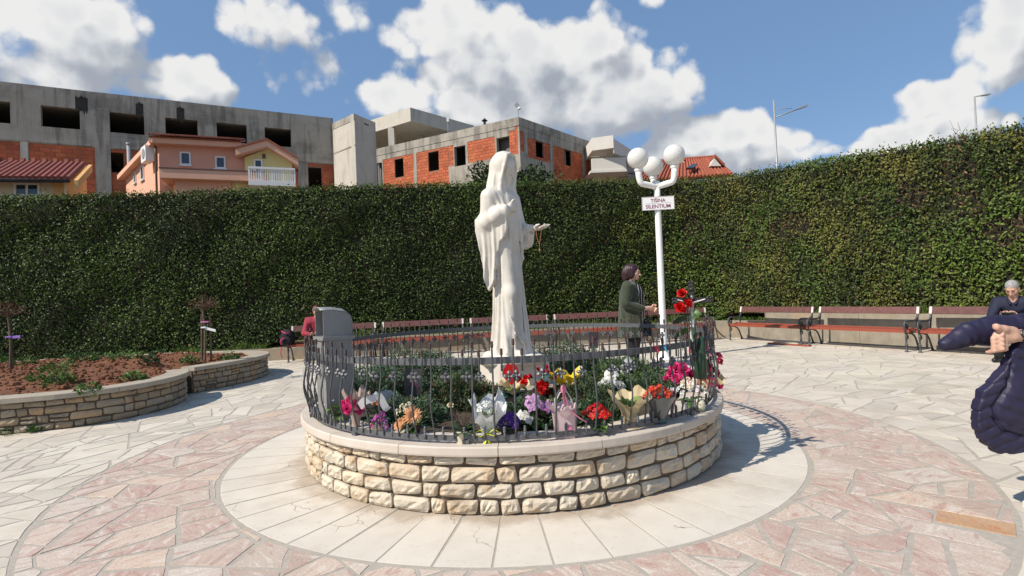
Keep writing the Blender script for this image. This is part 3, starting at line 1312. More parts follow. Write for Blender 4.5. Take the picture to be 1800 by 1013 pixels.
def hedge_pt(s):
    """position, outward normal, top height at path length s (arrays)"""
    x = np.interp(s, hlen, HC[:, 0])
    y = np.interp(s, hlen, HC[:, 1])
    z = np.interp(s, hlen, HC[:, 2])
    nx = np.interp(s, hlen, hnrm[:, 0])
    ny = np.interp(s, hlen, hnrm[:, 1])
    return x, y, z, nx, ny


TH = 1.3
b = MB()
cr = HC[::3]
cn = hnrm[::3]
K = len(cr)
ring = []
for (p, q) in zip(cr, cn):
    f = p[:2] - q * .10
    k = p[:2] - q * TH
    ring.append([(f[0], f[1], -.02), (f[0], f[1], p[2] - .10), (k[0], k[1], p[2] - .10), (k[0], k[1], -.02)])
b.add([v for r_ in ring for v in r_], [(i * 4 + j, (i + 1) * 4 + j, (i + 1) * 4 + j + 1, i * 4 + j + 1) for i in range(K - 1) for j in range(3)] + [(0, 1, 2, 3), tuple((K - 1) * 4 + j for j in (3, 2, 1, 0))])
b.build('branch_core', ['hedge_core'], hedge)

rh = np.random.RandomState(4)
Ltot = hlen[-1]
# bare twiggy patches seen in the hedge: (px, py, radius m)
PATCH = [(1385, 395, .42), (1215, 400, .34), (1690, 300, .35), (1600, 345, .3), (1700, 360, .34), (1225, 440, .25), (1770, 400, .3), (1680, 250, .22)]


def px_of(P):
    x, y, z = P[:, 0], P[:, 1], P[:, 2] - EYE
    cp, sp = math.cos(PIT), math.sin(PIT)
    d = cp * y + sp * z
    z2 = -sp * y + cp * z
    c, s = math.cos(ROL), math.sin(ROL)
    return 900 + FPX * (x * c - z2 * s) / d, 506.5 - FPX * (x * s + z2 * c) / d


PC = []
for (px, py, r_) in PATCH:                        # meet the hedge face
    rr = ray(px, py)
    t = np.linspace(6, 20, 1400)
    P = np.stack([rr.x * t / rr.y, t], 1)
    dd = ((P[:, None, :] - HC[None, ::2, :2]) ** 2).sum(2)
    i = np.unravel_index(dd.argmin(), dd.shape)[0]
    PC.append((P[i][0], P[i][1], EYE + rr.z * t[i] / rr.y, r_))

NL = 150000
s = rh.uniform(3.0, Ltot, NL)
x, y, zt, nx, ny = hedge_pt(s)
top = rh.rand(NL) < .13
u = rh.rand(NL)
zz = np.where(top, zt - .05 + rh.normal(0, .035, NL), u * (zt - .02) + .02)
inn = np.where(top, u * TH, np.abs(rh.normal(0, .055, NL)) - .05)
lump = smoothnoise(np.stack([x * 1.0, y * 1.0, zz], 1), 2.3, 3, 3)
inn2 = np.where(top, inn, inn - lump * .10)
# rounded shoulder
shd = np.clip((zz - (zt - .22)) / .22, 0, 1)
inn2 = np.where(top, inn2, inn2 + shd ** 2 * .12)
C = np.stack([x - nx * inn2, y - ny * inn2, zz + np.where(top, lump * .03, 0)], 1)
Nn = np.stack([np.where(top, 0, nx), np.where(top, 0, ny), np.where(top, 1.0, .35)], 1) + rh.normal(0, .42, (NL, 3))
D = rh.normal(0, 1, (NL, 3)) + np.array([0, 0, .25]) + np.stack([nx, ny, 0 * nx], 1) * .5
c1 = smoothnoise(C, 1.15, 21, 3)
c2 = smoothnoise(C, 3.1, 33, 2)
right = np.clip((s - .52 * Ltot) / (.16 * Ltot), 0, 1)
dark = np.array([.036, .060, .014])
mid = np.array([.088, .135, .026])
oliv = np.array([.185, .175, .038])
fresh = np.array([.105, .185, .026])
brown = np.array([.13, .07, .035])
a = np.clip(.5 + .6 * c1 + rh.normal(0, .28, NL), 0, 1)[:, None]
col = dark * (1 - a) + mid * a
o_ = np.clip((c2 * .8 + rh.normal(0, .4, NL) - .5 + .75 * right), 0, 1)[:, None] * (.25 + .6 * right[:, None])
col = col * (1 - o_) + oliv * o_
f_ = (np.clip(c1 * 1.3 - .15 + rh.normal(0, .2, NL), 0, 1) * np.clip(1.2 - zz / 3.3, 0, 1) * (.18 + .62 * right))[:, None]
col = col * (1 - f_) + fresh * f_
br = (rh.rand(NL) < .006 + .012 * right)[:, None]
col = np.where(br, brown * rh.uniform(.6, 1.5, (NL, 1)), col)
keep = np.ones(NL, bool)
for (px_, py_, pz_, r_) in PC:
    d = np.sqrt((C[:, 0] - px_) ** 2 + (C[:, 1] - py_) ** 2 + ((C[:, 2] - pz_) * 1.2) ** 2)
    near = d < r_ * (1 + .35 * c2)
    keep &= ~(near & (rh.rand(NL) < .55))
    rim = near & (rh.rand(NL) < .22)
    col[rim] = brown * rh.uniform(.7, 1.6, (rim.sum(), 1))
col *= rh.uniform(.75, 1.25, (NL, 1))
sz = rh.uniform(.045, .084, NL)
leaf_mesh('leaf_mass', C[keep], D[keep], Nn[keep], sz[keep], sz[keep] * .52, col[keep], 'leaf', hedge)
# stray shoots along the clipped top
NSH = 2600
s = rh.uniform(3.0, Ltot, NSH)
x, y, zt, nx, ny = hedge_pt(s)
up = np.abs(rh.normal(0, .055, NSH))
inn = rh.uniform(-.03, .5, NSH)
C = np.stack([x - nx * inn, y - ny * inn, zt - .03 + up], 1)
cl = (mid * .6 + fresh * .5)[None] * rh.uniform(.6, 1.3, (NSH, 1))
leaf_mesh('top_shoots', C, rh.normal(0, .6, (NSH, 3)) + [0, 0, .8], rh.normal(0, 1, (NSH, 3)), rh.uniform(.05, .08, NSH), .032, cl, 'leaf', hedge)
# twigs in the bare patches
b = MB()
rt = random.Random(2)
for (px_, py_, pz_, r_) in PC:
    i = np.argmin((HC[:, 0] - px_) ** 2 + (HC[:, 1] - py_) ** 2)
    q = hnrm[i]
    tg = hd[i]
    for k in range(26):
        a0, z0 = rt.gauss(0, r_ * .5), rt.gauss(0, r_ * .5)
        p = Vector((px_ + tg[0] * a0 - q[0] * .06, py_ + tg[1] * a0 - q[1] * .06, pz_ + z0))
        d = Vector((tg[0] * rt.gauss(0, .6) + q[0] * .12, tg[1] * rt.gauss(0, .6) + q[1] * .12, rt.gauss(.3, .6))).normalized() * rt.uniform(.12, .34)
        b.tube([p, p + d * .5 + Vector((0, 0, rt.gauss(0, .02))), p + d], [.005, .004, .002], 4, cap=False)
b.build('bare_twigs', ['twig'], hedge, kind='stuff')

# ------------------------------------------------------------------ low concrete wall behind the benches, with weedy grass on top
def wall_fx(h, col, P, pos):
    v = h.noise(h.vec('MULTIPLY', P, (3.2, 3.2, .8)), 2.0, 5, .65)
    col = h.mix(h.math('MULTIPLY', h.maprange(v, .5, .68), .6), col, (.20, .17, .12, 1))
    d = h.maprange(h.noise(P, 1.5, 4, .6), .52, .66)
    return h.mix(h.math('MULTIPLY', d, .4), col, (.40, .27, .15, 1))


mat('old_wall', (.25, .215, .165), (.34, .30, .235), 5, .9, .6, 45, extra=wall_fx, bdist=.01)
WP = [(-9.5, 12.0), (-7.5, 12.2), (-5.6, 12.45), (-4, 12.62), (-2, 12.88), (0, 13.12), (2, 13.38), (3.8, 13.62), (5.0, 13.72), (5.75, 13.2), (6.35, 12.15), (6.95, 10.95), (7.5, 9.85), (8.1, 8.6), (8.9, 6.9), (9.6, 5.4)]
WC = catmull([(p[0], p[1], 0) for p in WP], .35)[:, :2]
wd = np.gradient(WC, axis=0)
wd /= np.linalg.norm(wd, axis=1, keepdims=True)
wn = np.stack([wd[:, 1], -wd[:, 0]], 1)
WH = .50


def wall_h(i):
    return .63 if (WC[i][0] > 5.4 and WC[i][1] < 12.9) else (.42 if WC[i][0] > -4.9 else .27)


lw = thing('low_wall', 'low stained concrete wall behind the row of benches, with grass growing on top', 'wall', (0, 0, 0))
nseg = 0
i = 0
while i < len(WC) - 1:
    j = min(i + 5, len(WC) - 1)
    hh = wall_h(i) + random.uniform(-.012, .012)
    b = MB()
    f = [(WC[k] - wn[k] * (.004 * (nseg % 2))) for k in range(i, j + 1)]
    q = [(WC[k] - wn[k] * .30) for k in range(i, j + 1)]
    # tiny joint between sections
    f[0] = f[0] + wd[i] * .004
    q[0] = q[0] + wd[i] * .004
    vs = []
    for (p, r_) in zip(f, q):
        vs += [(p[0], p[1], -.004), (p[0], p[1], hh), (r_[0], r_[1], hh), (r_[0], r_[1], -.004)]
    m = len(f)
    b.add(vs, [(k * 4 + a, (k + 1) * 4 + a, (k + 1) * 4 + a + 1, k * 4 + a + 1) for k in range(m - 1) for a in range(3)] + [(0, 1, 2, 3), tuple((m - 1) * 4 + a for a in (3, 2, 1, 0))])
    b.build('wall_section', ['old_wall'], lw)
    i = j
    nseg += 1
# earth bank between wall and hedge
b = MB()
n_ = len(WC)
vs = []
for k in range(n_):
    p = WC[k] - wn[k] * .29
    q = WC[k] - wn[k] * 2.2
    vs += [(p[0], p[1], wall_h(min(k + 2, n_ - 1)) - .03 if wall_h(k) < .5 else .60), (q[0], q[1], wall_h(k))]
b.add(vs, [(2 * k, 2 * k + 2, 2 * k + 3, 2 * k + 1) for k in range(n_ - 1)])
structure(b.build('earth_bank', ['earth']))
NG = 16000
k = rh.randint(0, n_ - 1, NG)
t = rh.rand(NG)[:, None]
p = WC[k] * (1 - t) + WC[k + 1] * t
q = wn[k]
off = rh.uniform(.10, .95, NG)[:, None]
p = p - q * off
clump = np.clip(smoothnoise(np.stack([p[:, 0], p[:, 1], 0 * p[:, 0]], 1), 3.2, 9, 2) * .8 + .55, .12, 1.2)
hgt = rh.uniform(.05, .20, NG) * clump
gz = np.where((p[:, 0] > 5.4) & (p[:, 1] < 12.9), .60, np.where(p[:, 0] > -4.9, .41, .26))
C = np.stack([p[:, 0], p[:, 1], gz + hgt * .5], 1)
D = rh.normal(0, .35, (NG, 3)) + [0, 0, 1]
cg_ = np.array([.055, .12, .02])[None] * rh.uniform(.5, 1.5, (NG, 1)) + np.array([.05, .03, .0])[None] * rh.rand(NG, 1)
g = leaf_mesh('bank_grass', C, D, rh.normal(0, 1, (NG, 3)), hgt, rh.uniform(.008, .022, NG), cg_, 'leaf_matt')
tag(g, 'ragged green grass growing between the low wall and the hedge', 'grass')
# ------------------------------------------------------------------ park benches
mat('bench_red', (.23, .048, .028), (.31, .082, .047), 18, .42, .25, 70, rnd=.25, stretch=(1, 1, 6), bdist=.003)
mat('bench_brown', (.115, .045, .040), (.17, .075, .065), 14, .5, .25, 60, rnd=.25, bdist=.003)
mat('bench_bare', (.62, .58, .52), (.7, .66, .6), 10, .7)
mat('cast_iron', (.055, .058, .062), (.10, .105, .11), 30, .5, .3, 90, metal=.3, bdist=.003)


def end_frame():
    """cast iron bench end in the y-z plane (front = -y)"""
    b = MB()

    def tb(pts, r_, nn=7):
        b.tube([(0, p[0], p[1]) for p in pts], [q * 1.25 for q in r_] if hasattr(r_, '__len__') else r_ * 1.25, nn)
    # front leg: turned post with foot
    b.lathe([(.034, 0), (.034, .012), (.020, .02), (.019, .10), (.026, .11), (.026, .125), (.017, .14), (.015, .24), (.021, .255), (.017, .27), (.017, .31)], 8, (0, -.02, 0))
    # armrest: from seat up in an S, scroll at the front
    tb([(-.02, .31), (-.05, .38), (-.065, .44), (-.055, .50), (-.02, .535), (.05, .545), (.14, .54), (.25, .535), (.32, .55), (.365, .60), (.385, .66), (.40, .72), (.425, .775)], [.013, .013, .014, .015, .016, .016, .016, .015, .014, .014, .013, .013, .012])
    sc = []
    for k in range(15):
        t = k / 14
        a = -pi * .4 + t * pi * 2.6
        r_ = .052 * (1 - .75 * t)
        sc.append((.005 + r_ * math.cos(a), .44 + r_ * math.sin(a)))
    tb([(-.02, .35)] + sc, .009, 6)
    sc = []
    for k in range(12):
        t = k / 11
        a = pi * .5 - t * pi * 2.2
        r_ = .045 * (1 - .7 * t)
        sc.append((.01 + r_ * math.cos(a), .255 + r_ * math.sin(a)))
    tb(sc, .008, 6)
    # back upright, swept rear leg, seat bearer
    tb([(.32, .33), (.335, .42), (.35, .50), (.375, .60), (.40, .72)], .012)
    tb([(.05, .325), (.14, .315), (.22, .285), (.28, .22), (.335, .10), (.375, .015)], [.011, .012, .013, .013, .014, .018])
    tb([(-.03, .325), (.10, .322), (.33, .335)], .011)
    b.box((0, .378, .008), (.05, .07, .016))
    return b.mesh('end_frame', ['cast_iron'], True)


def make_bench(label, L=1.86):
    t = thing('park_bench', label, 'bench', (0, 0, 0), 0, 'red plank benches along the low wall')
    ef = end_frame()
    for sx in (-1, 1):
        link('end_frame', ef, t, loc=(sx * (L / 2 - .02), 0, 0))
    for k in range(4):
        b = MB()
        y0 = .012 + k * .083
        w, hh = .074, (.050 if k == 0 else .034)
        c = .006
        prof = [(y0 - w / 2, 0), (y0 + w / 2, 0), (y0 + w / 2, hh - c), (y0 + w / 2 - c, hh), (y0 - w / 2 + c, hh), (y0 - w / 2, hh - c)]
        b.extrude([(-L / 2 - .03, p[0], .334 + p[1] + .013 * k) for p in prof], (L + .06, 0, 0))
        b.build('seat_plank', ['bench_red'], t)
    b = MB()
    b.extrude([(-L / 2 - .02, .372 + p[0], .675 + p[1]) for p in ((0, -.022), (.030, -.030), (.060, .094), (.028, .102))], (L + .04, 0, 0))
    b.build('back_plank', ['bench_brown'], t)
    for sx in (-1, 1):
        b = MB()
        x = sx * (L / 2 - .015)
        b.extrude([(x - .02, .366 + p[0], .678 + p[1]) for p in ((-.004, -.024), (.006, -.023), (.034, .098), (.025, .099))], (.04, 0, 0))
        b.build('plank_end', ['bench_bare'], t)
    return t


bench0 = make_bench('')
LB = [  # centre pixel pairs measured at the feet: (left front foot, right front foot), label
    ((-4.98, 11.92), (-3.12, 12.14), 'red plank bench with a backpack and a person, at the left end of the row'),
    ((-2.98, 12.16), (-1.12, 12.40), 'red plank bench behind the round planter, just left of the statue'),
    ((-.98, 12.42), (.88, 12.64), 'red plank bench seen directly behind the foot of the statue'),
    ((1.02, 12.66), (2.88, 12.90), 'red plank bench behind the standing woman in the olive coat'),
    ((3.02, 12.92), (4.80, 13.14), 'red plank bench at the bend of the wall, seen behind the crucifix and roses'),
    ((5.14, 12.95), (5.98, 11.28), 'red plank bench right of the fence with the globe shadow on its back'),
    ((6.06, 11.20), (6.90, 9.53), 'red plank bench between its two neighbours on the right, nobody on it'),
    ((7.00, 9.42), (7.84, 7.75), 'red plank bench under the man in the navy shirt, far right'),
]
for i, (a, c, lb) in enumerate(LB):
    o = bench0 if i == 0 else copy_tree(bench0)
    a, c = Vector((*a, 0)), Vector((*c, 0))
    d = (c - a).normalized()
    o.location = (a + c) / 2
    o.rotation_euler = (0, 0, math.atan2(d.y, d.x))
    o['label'] = lb
# fallen planks painted red lying before bench
b = MB()
b.box((0, 0, .014), (.95, .085, .028))
pl = b.build('loose_plank', ['bench_red'])
pl.location = (5.72, 11.35, 0)
pl.rotation_euler = (0, 0, math.atan2(-1.67, .84) + .02)
tag(pl, 'loose red plank lying on the paving under the right-hand benches', 'plank')

# ------------------------------------------------------------------ lamp post with three globes and the sign
mat('white_paint', (.78, .77, .74), (.84, .83, .80), 3, .4, .05, 40)
mat('globe', (.80, .785, .745), (.84, .825, .79), 2, .28, spec=.5, trans=.25)
mat('sign_white', (.80, .78, .77), (.84, .82, .81), 3, .45)
mat('sign_text', (.20, .035, .085))
mat('sign_frame', (.45, .40, .40))
LX, LY = 2.709, 9.868
SCL = EYE / 1.35
lamp = thing('lamp_post', 'white lamp post with three globes and a small sign, behind the crucifix', 'lamp post', (LX, LY, 0))
b = MB()
b.lathe([(.17, 0), (.17, .02), (.14, .03), (.105, .07), (.075, .16), (.063, .26), (.060, .6), (.056, 2.9), (.056, 3.18)], 20)
b.build('pole', ['white_paint'], lamp, smooth=True)
zj = 3.12
b = MB()
b.ball((0, 0, zj + .06), .075, 14, 8)
b.build('collar', ['white_paint'], lamp, smooth=True)
for (ang, tip, zt) in ((R(196), .36, 3.42), (R(-28), .33, 3.44), (R(84), .34, 3.36)):
    d = Vector((math.cos(ang), math.sin(ang), 0))
    b = MB()
    pts = []
    for k in range(11):
        t = k / 10
        if t < .5:
            q = t / .5
            pts.append(d * (tip * .82 * q) + Vector((0, 0, zj + .02 + .05 * q)))
        else:
            a = (t - .5) / .5 * pi / 2
            pts.append(d * (tip * .82 + tip * .18 * math.sin(a)) + Vector((0, 0, zj + .07 + (zt - zj - .07) * (1 - math.cos(a)))))
    b.tube(pts, .056, 12)
    b.lathe([(.056, zt - .02), (.072, zt), (.072, zt + .05), (.06, zt + .06)], 16, d * tip)
    arm = b.build('arm', ['white_paint'], lamp, smooth=True)
    b = MB()
    b.ball(d * tip + Vector((0, 0, zt + .05 + .178)), .190, 28, 18)
    b.build('globe', ['globe'], lamp, smooth=True)
sg = thing('sign', 'small white sign reading TIŠINA SILENTIUM on the white lamp post', 'sign', (LX - .01, LY - .066, 2.83), R(-4))
b = MB()
b.box((0, 0, 0), (.575, .012, .245))
b.build('board', ['sign_white'], sg)
b = MB()
for (c, s_) in (((0, -.007, .118), (.575, .006, .008)), ((0, -.007, -.118), (.575, .006, .008)), ((-.284, -.007, 0), (.008, .006, .228)), ((.284, -.007, 0), (.008, .006, .228))):
    b.box(c, s_)
b.build('frame', ['sign_frame'], sg)
b = MB()
b.box((.01, -.0075, .0), (.45, .002, .004))
b.build('rule_line', ['sign_frame'], sg)


def text(body, size, loc, parent, m, name='lettering', w=None, rot=(pi / 2, 0, 0)):
    cu = bpy.data.curves.new('t', 'FONT')
    cu.body = body
    cu.size = size
    cu.align_x = 'CENTER'
    cu.align_y = 'CENTER'
    cu.extrude = .0008
    cu.offset = .0010
    to = bpy.data.objects.new('t', cu)
    COL.objects.link(to)
    dg = bpy.context.evaluated_depsgraph_get()
    me = bpy.data.meshes.new_from_object(to.evaluated_get(dg))
    bpy.data.objects.remove(to)
    me.materials.clear()
    me.materials.append(MAT[m])
    o = link(name, me, parent, loc=loc)
    o.rotation_euler = rot
    if w:
        xs = [v.co.x for v in me.vertices]
        o.scale = (w / (max(xs) - min(xs)),) * 2 + (1,)
    return o


text('TIŠINA', .1, (.0, -.0085, .047), sg, 'sign_text', w=.265)
text('SILENTIUM', .1, (.0, -.0085, -.06), sg, 'sign_text', w=.44)

# ------------------------------------------------------------------ street lights far behind the hedge
mat('galv', (.30, .31, .31), (.36, .37, .37), 6, .5, metal=.3)


def street_light(px, pb, pt, d, label, arm_px, arm_py, strut):
    base = Y(px, pb, d)
    topp = Y(px - 1, pt, d)
    t = thing('street_light', label, 'street light', (base.x, base.y, -.02), 0, 'street lights beyond the hedge')
    b = MB()
    H_ = topp.z + .02
    b.tube([(0, 0, 0), (0, 0, H_ * .5), (0, 0, H_)], [.10, .09, .065], 8)
    b.build('pole', ['galv'], t, smooth=True)
    A = Y(arm_px, arm_py, d) - Vector((base.x, base.y, -.02))
    z0 = Y(px, strut, d).z + .02
    b = MB()
    b.tube([(0, 0, z0), A], .045, 6)
    if strut > pt + 8:
        b.tube([(0, 0, z0 + .62), A * .72 + Vector((0, 0, z0 + .62)) * .28 + Vector((0, 0, .02))], .02, 5)
    b.build('arm', ['galv'], t, smooth=True)
    b = MB()
    dd = (A - Vector((0, 0, z0))).normalized()
    rz = math.atan2(dd.z, dd.x)
    b.box(A + dd * .28, (.75, .26, .09), mtx=Matrix.Rotation(-rz, 3, 'Y'))
    b.box(A + dd * .28 - Vector((0, 0, .055)), (.5, .18, .03), mtx=Matrix.Rotation(-rz, 3, 'Y'))
    b.build('lamp_head', ['galv'], t)


street_light(1366, 300, 176, 40, 'grey street light with a slanted strutted arm, left of the two beyond the hedge', 1405, 191, 207)
street_light(1717, 245, 170, 48, 'slim street light with a short level arm, right of the two beyond the hedge', 1727, 168, 170)
# ------------------------------------------------------------------ marble statue of a veiled woman
def slim(P):
    """draw the figure in to its slender proportions: full size at base and head"""
    P = np.array(P, float)
    k = np.interp(P[:, 2], [-.03, .08, .45, .9, 1.38, 1.58], [1, .92, .84, .76, .88, 1])
    r = np.hypot(P[:, 0], P[:, 1]) + 1e-9
    rn = np.where(r < .27, r * k, r - .27 * (1 - k))
    P[:, :2] *= (rn / r)[:, None]
    return P


def build_statue():
    S = SDF((-.36, -.40, -.09), (.50, .38, 1.88), .0075)
    # --- long robe: stack of elliptic sections with running folds
    zs = np.array([-.02, .05, .15, .35, .6, .8, .95, 1.05, 1.15, 1.28, 1.38, 1.45])
    rf = np.array([.185, .172, .160, .150, .150, .150, .142, .132, .130, .132, .118, .08])
    rl = np.array([.185, .175, .165, .160, .168, .172, .165, .155, .160, .178, .180, .12])
    cf = np.array([.0, .0, .0, .005, .01, .01, .0, -.005, -.005, -.005, -.015, -.02])

    def robe(X, Yy, Z):
        a, b_, c = np.interp(Z, zs, rf), np.interp(Z, zs, rl), np.interp(Z, zs, cf)
        x, y = X - c, Yy + 0 * Z
        th = np.arctan2(y / b_, x / a)
        lower = np.clip((1.1 - Z) / .7, 0, 1)
        foldz = .011 * (.35 + lower) * (np.sin(11 * th + 2.2 * np.sin(2.3 * Z + .6)) + .6 * np.sin(19 * th - 3.0 * Z + 1.2))
        foldz = foldz * np.clip((Z + .02) / .1, .3, 1)
        # the forward leg smooths the cloth
        leg = np.exp(-((th + .75) / .42) ** 2) * np.clip((Z - .25) / .2, 0, 1) * np.clip((1.0 - Z) / .25, 0, 1)
        foldz = foldz * (1 - .92 * leg)
        r = np.sqrt((x / a) ** 2 + (y / b_) ** 2)
        d = (r - 1) * np.minimum(a, b_) - foldz
        return np.maximum(d, np.maximum(Z - 1.45, -.03 - Z)) * .8
    S.op((-.3, -.3, -.06), (.3, .3, 1.5), robe, 0)
    S.chain([(.05, -.085, .93), (.125, -.10, .55), (.07, -.10, .10)], [.085, .066, .06], .05)      # relaxed knee
    S.chain([(.03, .08, .9), (.07, .09, .5), (.06, .09, .08)], [.075, .06, .06], .05)
    # swag folds running from the knee across the shin
    for (a, b_, r_) in (((.165, -.15, .47), (.15, .06, .10), .013), ((.15, -.17, .36), (.17, -.01, .10), .012), ((.165, .02, .75), (.17, .06, .05), .016),
                        ((.150, .07, .95), (.165, .11, .03), .015), ((.10, .14, .95), (.12, .155, .03), .016), ((.05, -.17, .6), (.10, -.165, .03), .014),
                        ((.155, -.01, .98), (.17, .0, .30), .010), ((.17, -.12, .20), (.185, -.02, .10), .011)):
        S.cap(a, b_, .003, r_ * 1.3, .02)
    # shoulders, chest, cloak on the back
    S.cap((-.02, -.135, 1.405), (-.02, .135, 1.405), .075, .075, .05)
    S.ell((.02, 0, 1.27), (.125, .155, .17), .05)
    S.ell((-.075, 0, 1.12), (.10, .19, .38), .05)
    # --- veil: hood and its fall onto the shoulders
    def fall(X, Yy, Z):
        t = np.clip((1.72 - Z) / .40, 0, 1)
        a = .112 + .030 * t
        b_ = .104 + .092 * t ** 1.5
        c = -.005 - .045 * t
        x, y = X - c, Yy + 0 * Z
        th = np.arctan2(y, x)
        r = np.sqrt((x / a) ** 2 + (y / b_) ** 2)
        fo = .010 * t * np.sin(15 * th + 2.5 * Z) + .006 * t * np.sin(25 * th)
        d = (r - 1) * a - fo
        return np.maximum(d, np.maximum(Z - 1.72, 1.30 - Z)) * .8
    S.op((-.25, -.26, 1.26), (.2, .26, 1.78), fall, .03)
    rot = Matrix.Rotation(R(18), 3, 'Y')
    S.ell((.010, 0, 1.700), (.124, .116, .130), .02, rot=rot)
    # opening for the face, throat and the front of the gown
    S.ell((.118, 0, 1.640), (.100, .084, .150), .010, sub=True, rot=Matrix.Rotation(R(14), 3, 'Y'))
    S.cap((.115, 0, 1.60), (.125, 0, 1.44), .074, .060, .02, sub=True)
    S.cap((.125, 0, 1.44), (.19, 0, 1.30), .060, .03, .03, sub=True)
    # rolled edges of the veil from brow to breast
    for sg in (-1, 1):
        S.chain([(.092, sg * .0, 1.800), (.096, sg * .055, 1.772), (.088, sg * .088, 1.67), (.060, sg * .098, 1.56), (.055, sg * .102, 1.46), (.085, sg * .100, 1.36), (.112, sg * .095, 1.22)],
                [.008, .010, .011, .014, .018, .016, .006], .014)
        S.chain([(.05, sg * .115, 1.50), (.075, sg * .125, 1.38), (.09, sg * .13, 1.24)], [.012, .014, .008], .014)
        S.chain([(.0, sg * .15, 1.46), (.03, sg * .165, 1.36), (.05, sg * .17, 1.2)], [.012, .014, .010], .016)
    # --- neck and gown
    S.cap((-.005, 0, 1.40), (.035, 0, 1.57), .056, .048, .02)
    S.ell((.042, 0, 1.37), (.085, .10, .10), .03)
    S.ell((.055, 0, 1.10), (.095, .13, .22), .05)
    for y_ in (-.035, -.012, .012, .035):
        S.cap((.132, y_ * 1.2 - .005, 1.27), (.140, y_ * 1.5 - .01, 1.16), .003, .009, .018)
        S.cap((.140, y_ * 1.5 - .01, 1.16), (.146, y_ * 2.1 - .01, .90), .009, .003, .02)
    # --- head, bowed
    hc = Vector((.040, 0, 1.665))
    HR = Matrix.Rotation(R(24), 3, 'Y')

    def hp(x, y, z):
        return HR @ Vector((x, y, z)) + hc

    def he(c, r_, k, sub=False):
        S.ell(hp(*c), r_, k, sub, rot=HR)
    he((0, 0, .015), (.080, .066, .100), 0.004)
    he((.022, 0, -.045), (.055, .052, .068), .03)
    he((.054, 0, -.094), (.020, .022, .018), .02)            # chin
    for sg in (-1, 1):
        he((.046, sg * .036, -.030), (.026, .022, .028), .02)   # cheek
        he((.070, sg * .026, .020), (.012, .024, .006), .014)   # brow
        he((.079, sg * .030, .000), (.014, .018, .010), .006, True)
        he((.066, sg * .029, -.002), (.012, .0165, .0095), .004)  # lowered lid
    S.cap(hp(.077, 0, .012), hp(.098, 0, -.033), .008, .0115, .008)   # nose
    S.cap(hp(.078, -.017, -.062), hp(.078, .017, -.062), .0045, .0045, .006)
    he((.066, 0, -.066), (.020, .026, .024), .012)
    S.cap(hp(.084, -.014, -.060), hp(.084, .014, -.060), .006, .006, .004)
    S.cap(hp(.081, -.012, -.074), hp(.081, .012, -.074), .0065, .0065, .004)
    S.cap(hp(.091, -.02, -.0672), hp(.091, .02, -.0672), .0035, .0035, .003, sub=True)
    # --- right arm: elbow out, hand on the breast, cloak hanging from the forearm
    S.chain([(-.035, -.19, 1.385), (-.062, -.225, 1.17)], [.088, .074], .05)
    S.chain([(-.062, -.230, 1.17), (.06, -.205, 1.225), (.135, -.165, 1.262)], [.074, .066, .056], .04)
    o = np.array((-.125, -.260, 0.0))
    u = np.array((.155 + .125, -.16 + .260, 0.0))
    L = np.linalg.norm(u)

    def hang(a, b_):
        k = np.clip((1.25 - b_) / .5, 0, 1)
        return .016 * k * np.sin(a * 62 + 1.5 * np.sin(b_ * 5)) + .009 * k * np.sin(a * 118 - b_ * 3)
    S.sheet(o, u, (0, 0, 1), [(-.035, 1.20), (.05, 1.25), (.19, 1.265), (L + .0, 1.30), (L - .005, 1.10), (L - .03, 1.04), (.205, 1.00), (.19, .93), (.165, .90), (.17, .80), (.135, .745), (.14, .68), (.095, .615), (.06, .575), (.04, .66), (.005, .78), (-.02, .95), (-.04, 1.1)], .026, .03, fold=hang)
    # cloak between the hanging side and the back
    S.cap((-.10, -.19, 1.15), (-.085, -.165, .70), .085, .055, .05)
    # folds running up over the shoulder
    for (a, b_) in (((-.02, -.235, 1.36), (.09, -.20, 1.24)), ((-.06, -.25, 1.32), (.02, -.26, 1.20)), ((.02, -.20, 1.42), (.11, -.16, 1.27)), ((.045, -.15, 1.44), (.115, -.13, 1.28))):
        S.cap(a, b_, .014, .012, .02)
    # right hand, fingers together on the breast
    w0, w1 = Vector((.135, -.162, 1.262)), Vector((.172, -.075, 1.305))
    S.cap(w0, w0 + (w1 - w0) * .45, .030, .032, .015)
    S.ell(w0 + (w1 - w0) * .85, (.030, .050, .040), .012, rot=Matrix.Rotation(R(-25), 3, 'X'))
    fd = Vector((-.012, .082, .010))
    for k in range(4):
        p = w1 + Vector((.008 - .002 * k, .004, .026 - .0185 * k))
        ln = (.88, 1.0, .95, .75)[k]
        S.chain([p - fd * .2, p + fd * ln * .5 + Vector((.008, 0, -.004)), p + fd * ln + Vector((-.006, 0, -.012))], [.0105, .0098, .0078], .004)
    S.chain([w0 + Vector((.02, .02, .03)), w1 + Vector((.012, -.01, .052)), w1 + Vector((.010, .028, .060))], [.013, .0115, .008], .006)
    # --- left arm reaching forward, palm up, wide sleeve
    S.chain([(-.015, .165, 1.38), (.055, .225, 1.12)], [.080, .066], .05)
    S.chain([(.055, .225, 1.12), (.17, .195, 1.10)], [.066, .056], .04)
    o2 = np.array((.02, .235, 0.0))
    u2 = np.array((.20, -.055, 0.0))
    S.sheet(o2, u2, (0, 0, 1), [(-.06, 1.16), (.06, 1.165), (.165, 1.15), (.205, 1.155), (.215, 1.09), (.20, 1.02), (.17, .96), (.12, .945), (.06, .955), (.0, .99), (-.07, .98)], .034, .03,
            fold=lambda a, b_: .012 * np.sin(a * 55 + b_ * 7) * np.clip((1.14 - b_) / .15, 0, 1))
    S.ell((.222, .178, 1.115), (.020, .034, .044), .012, sub=True)
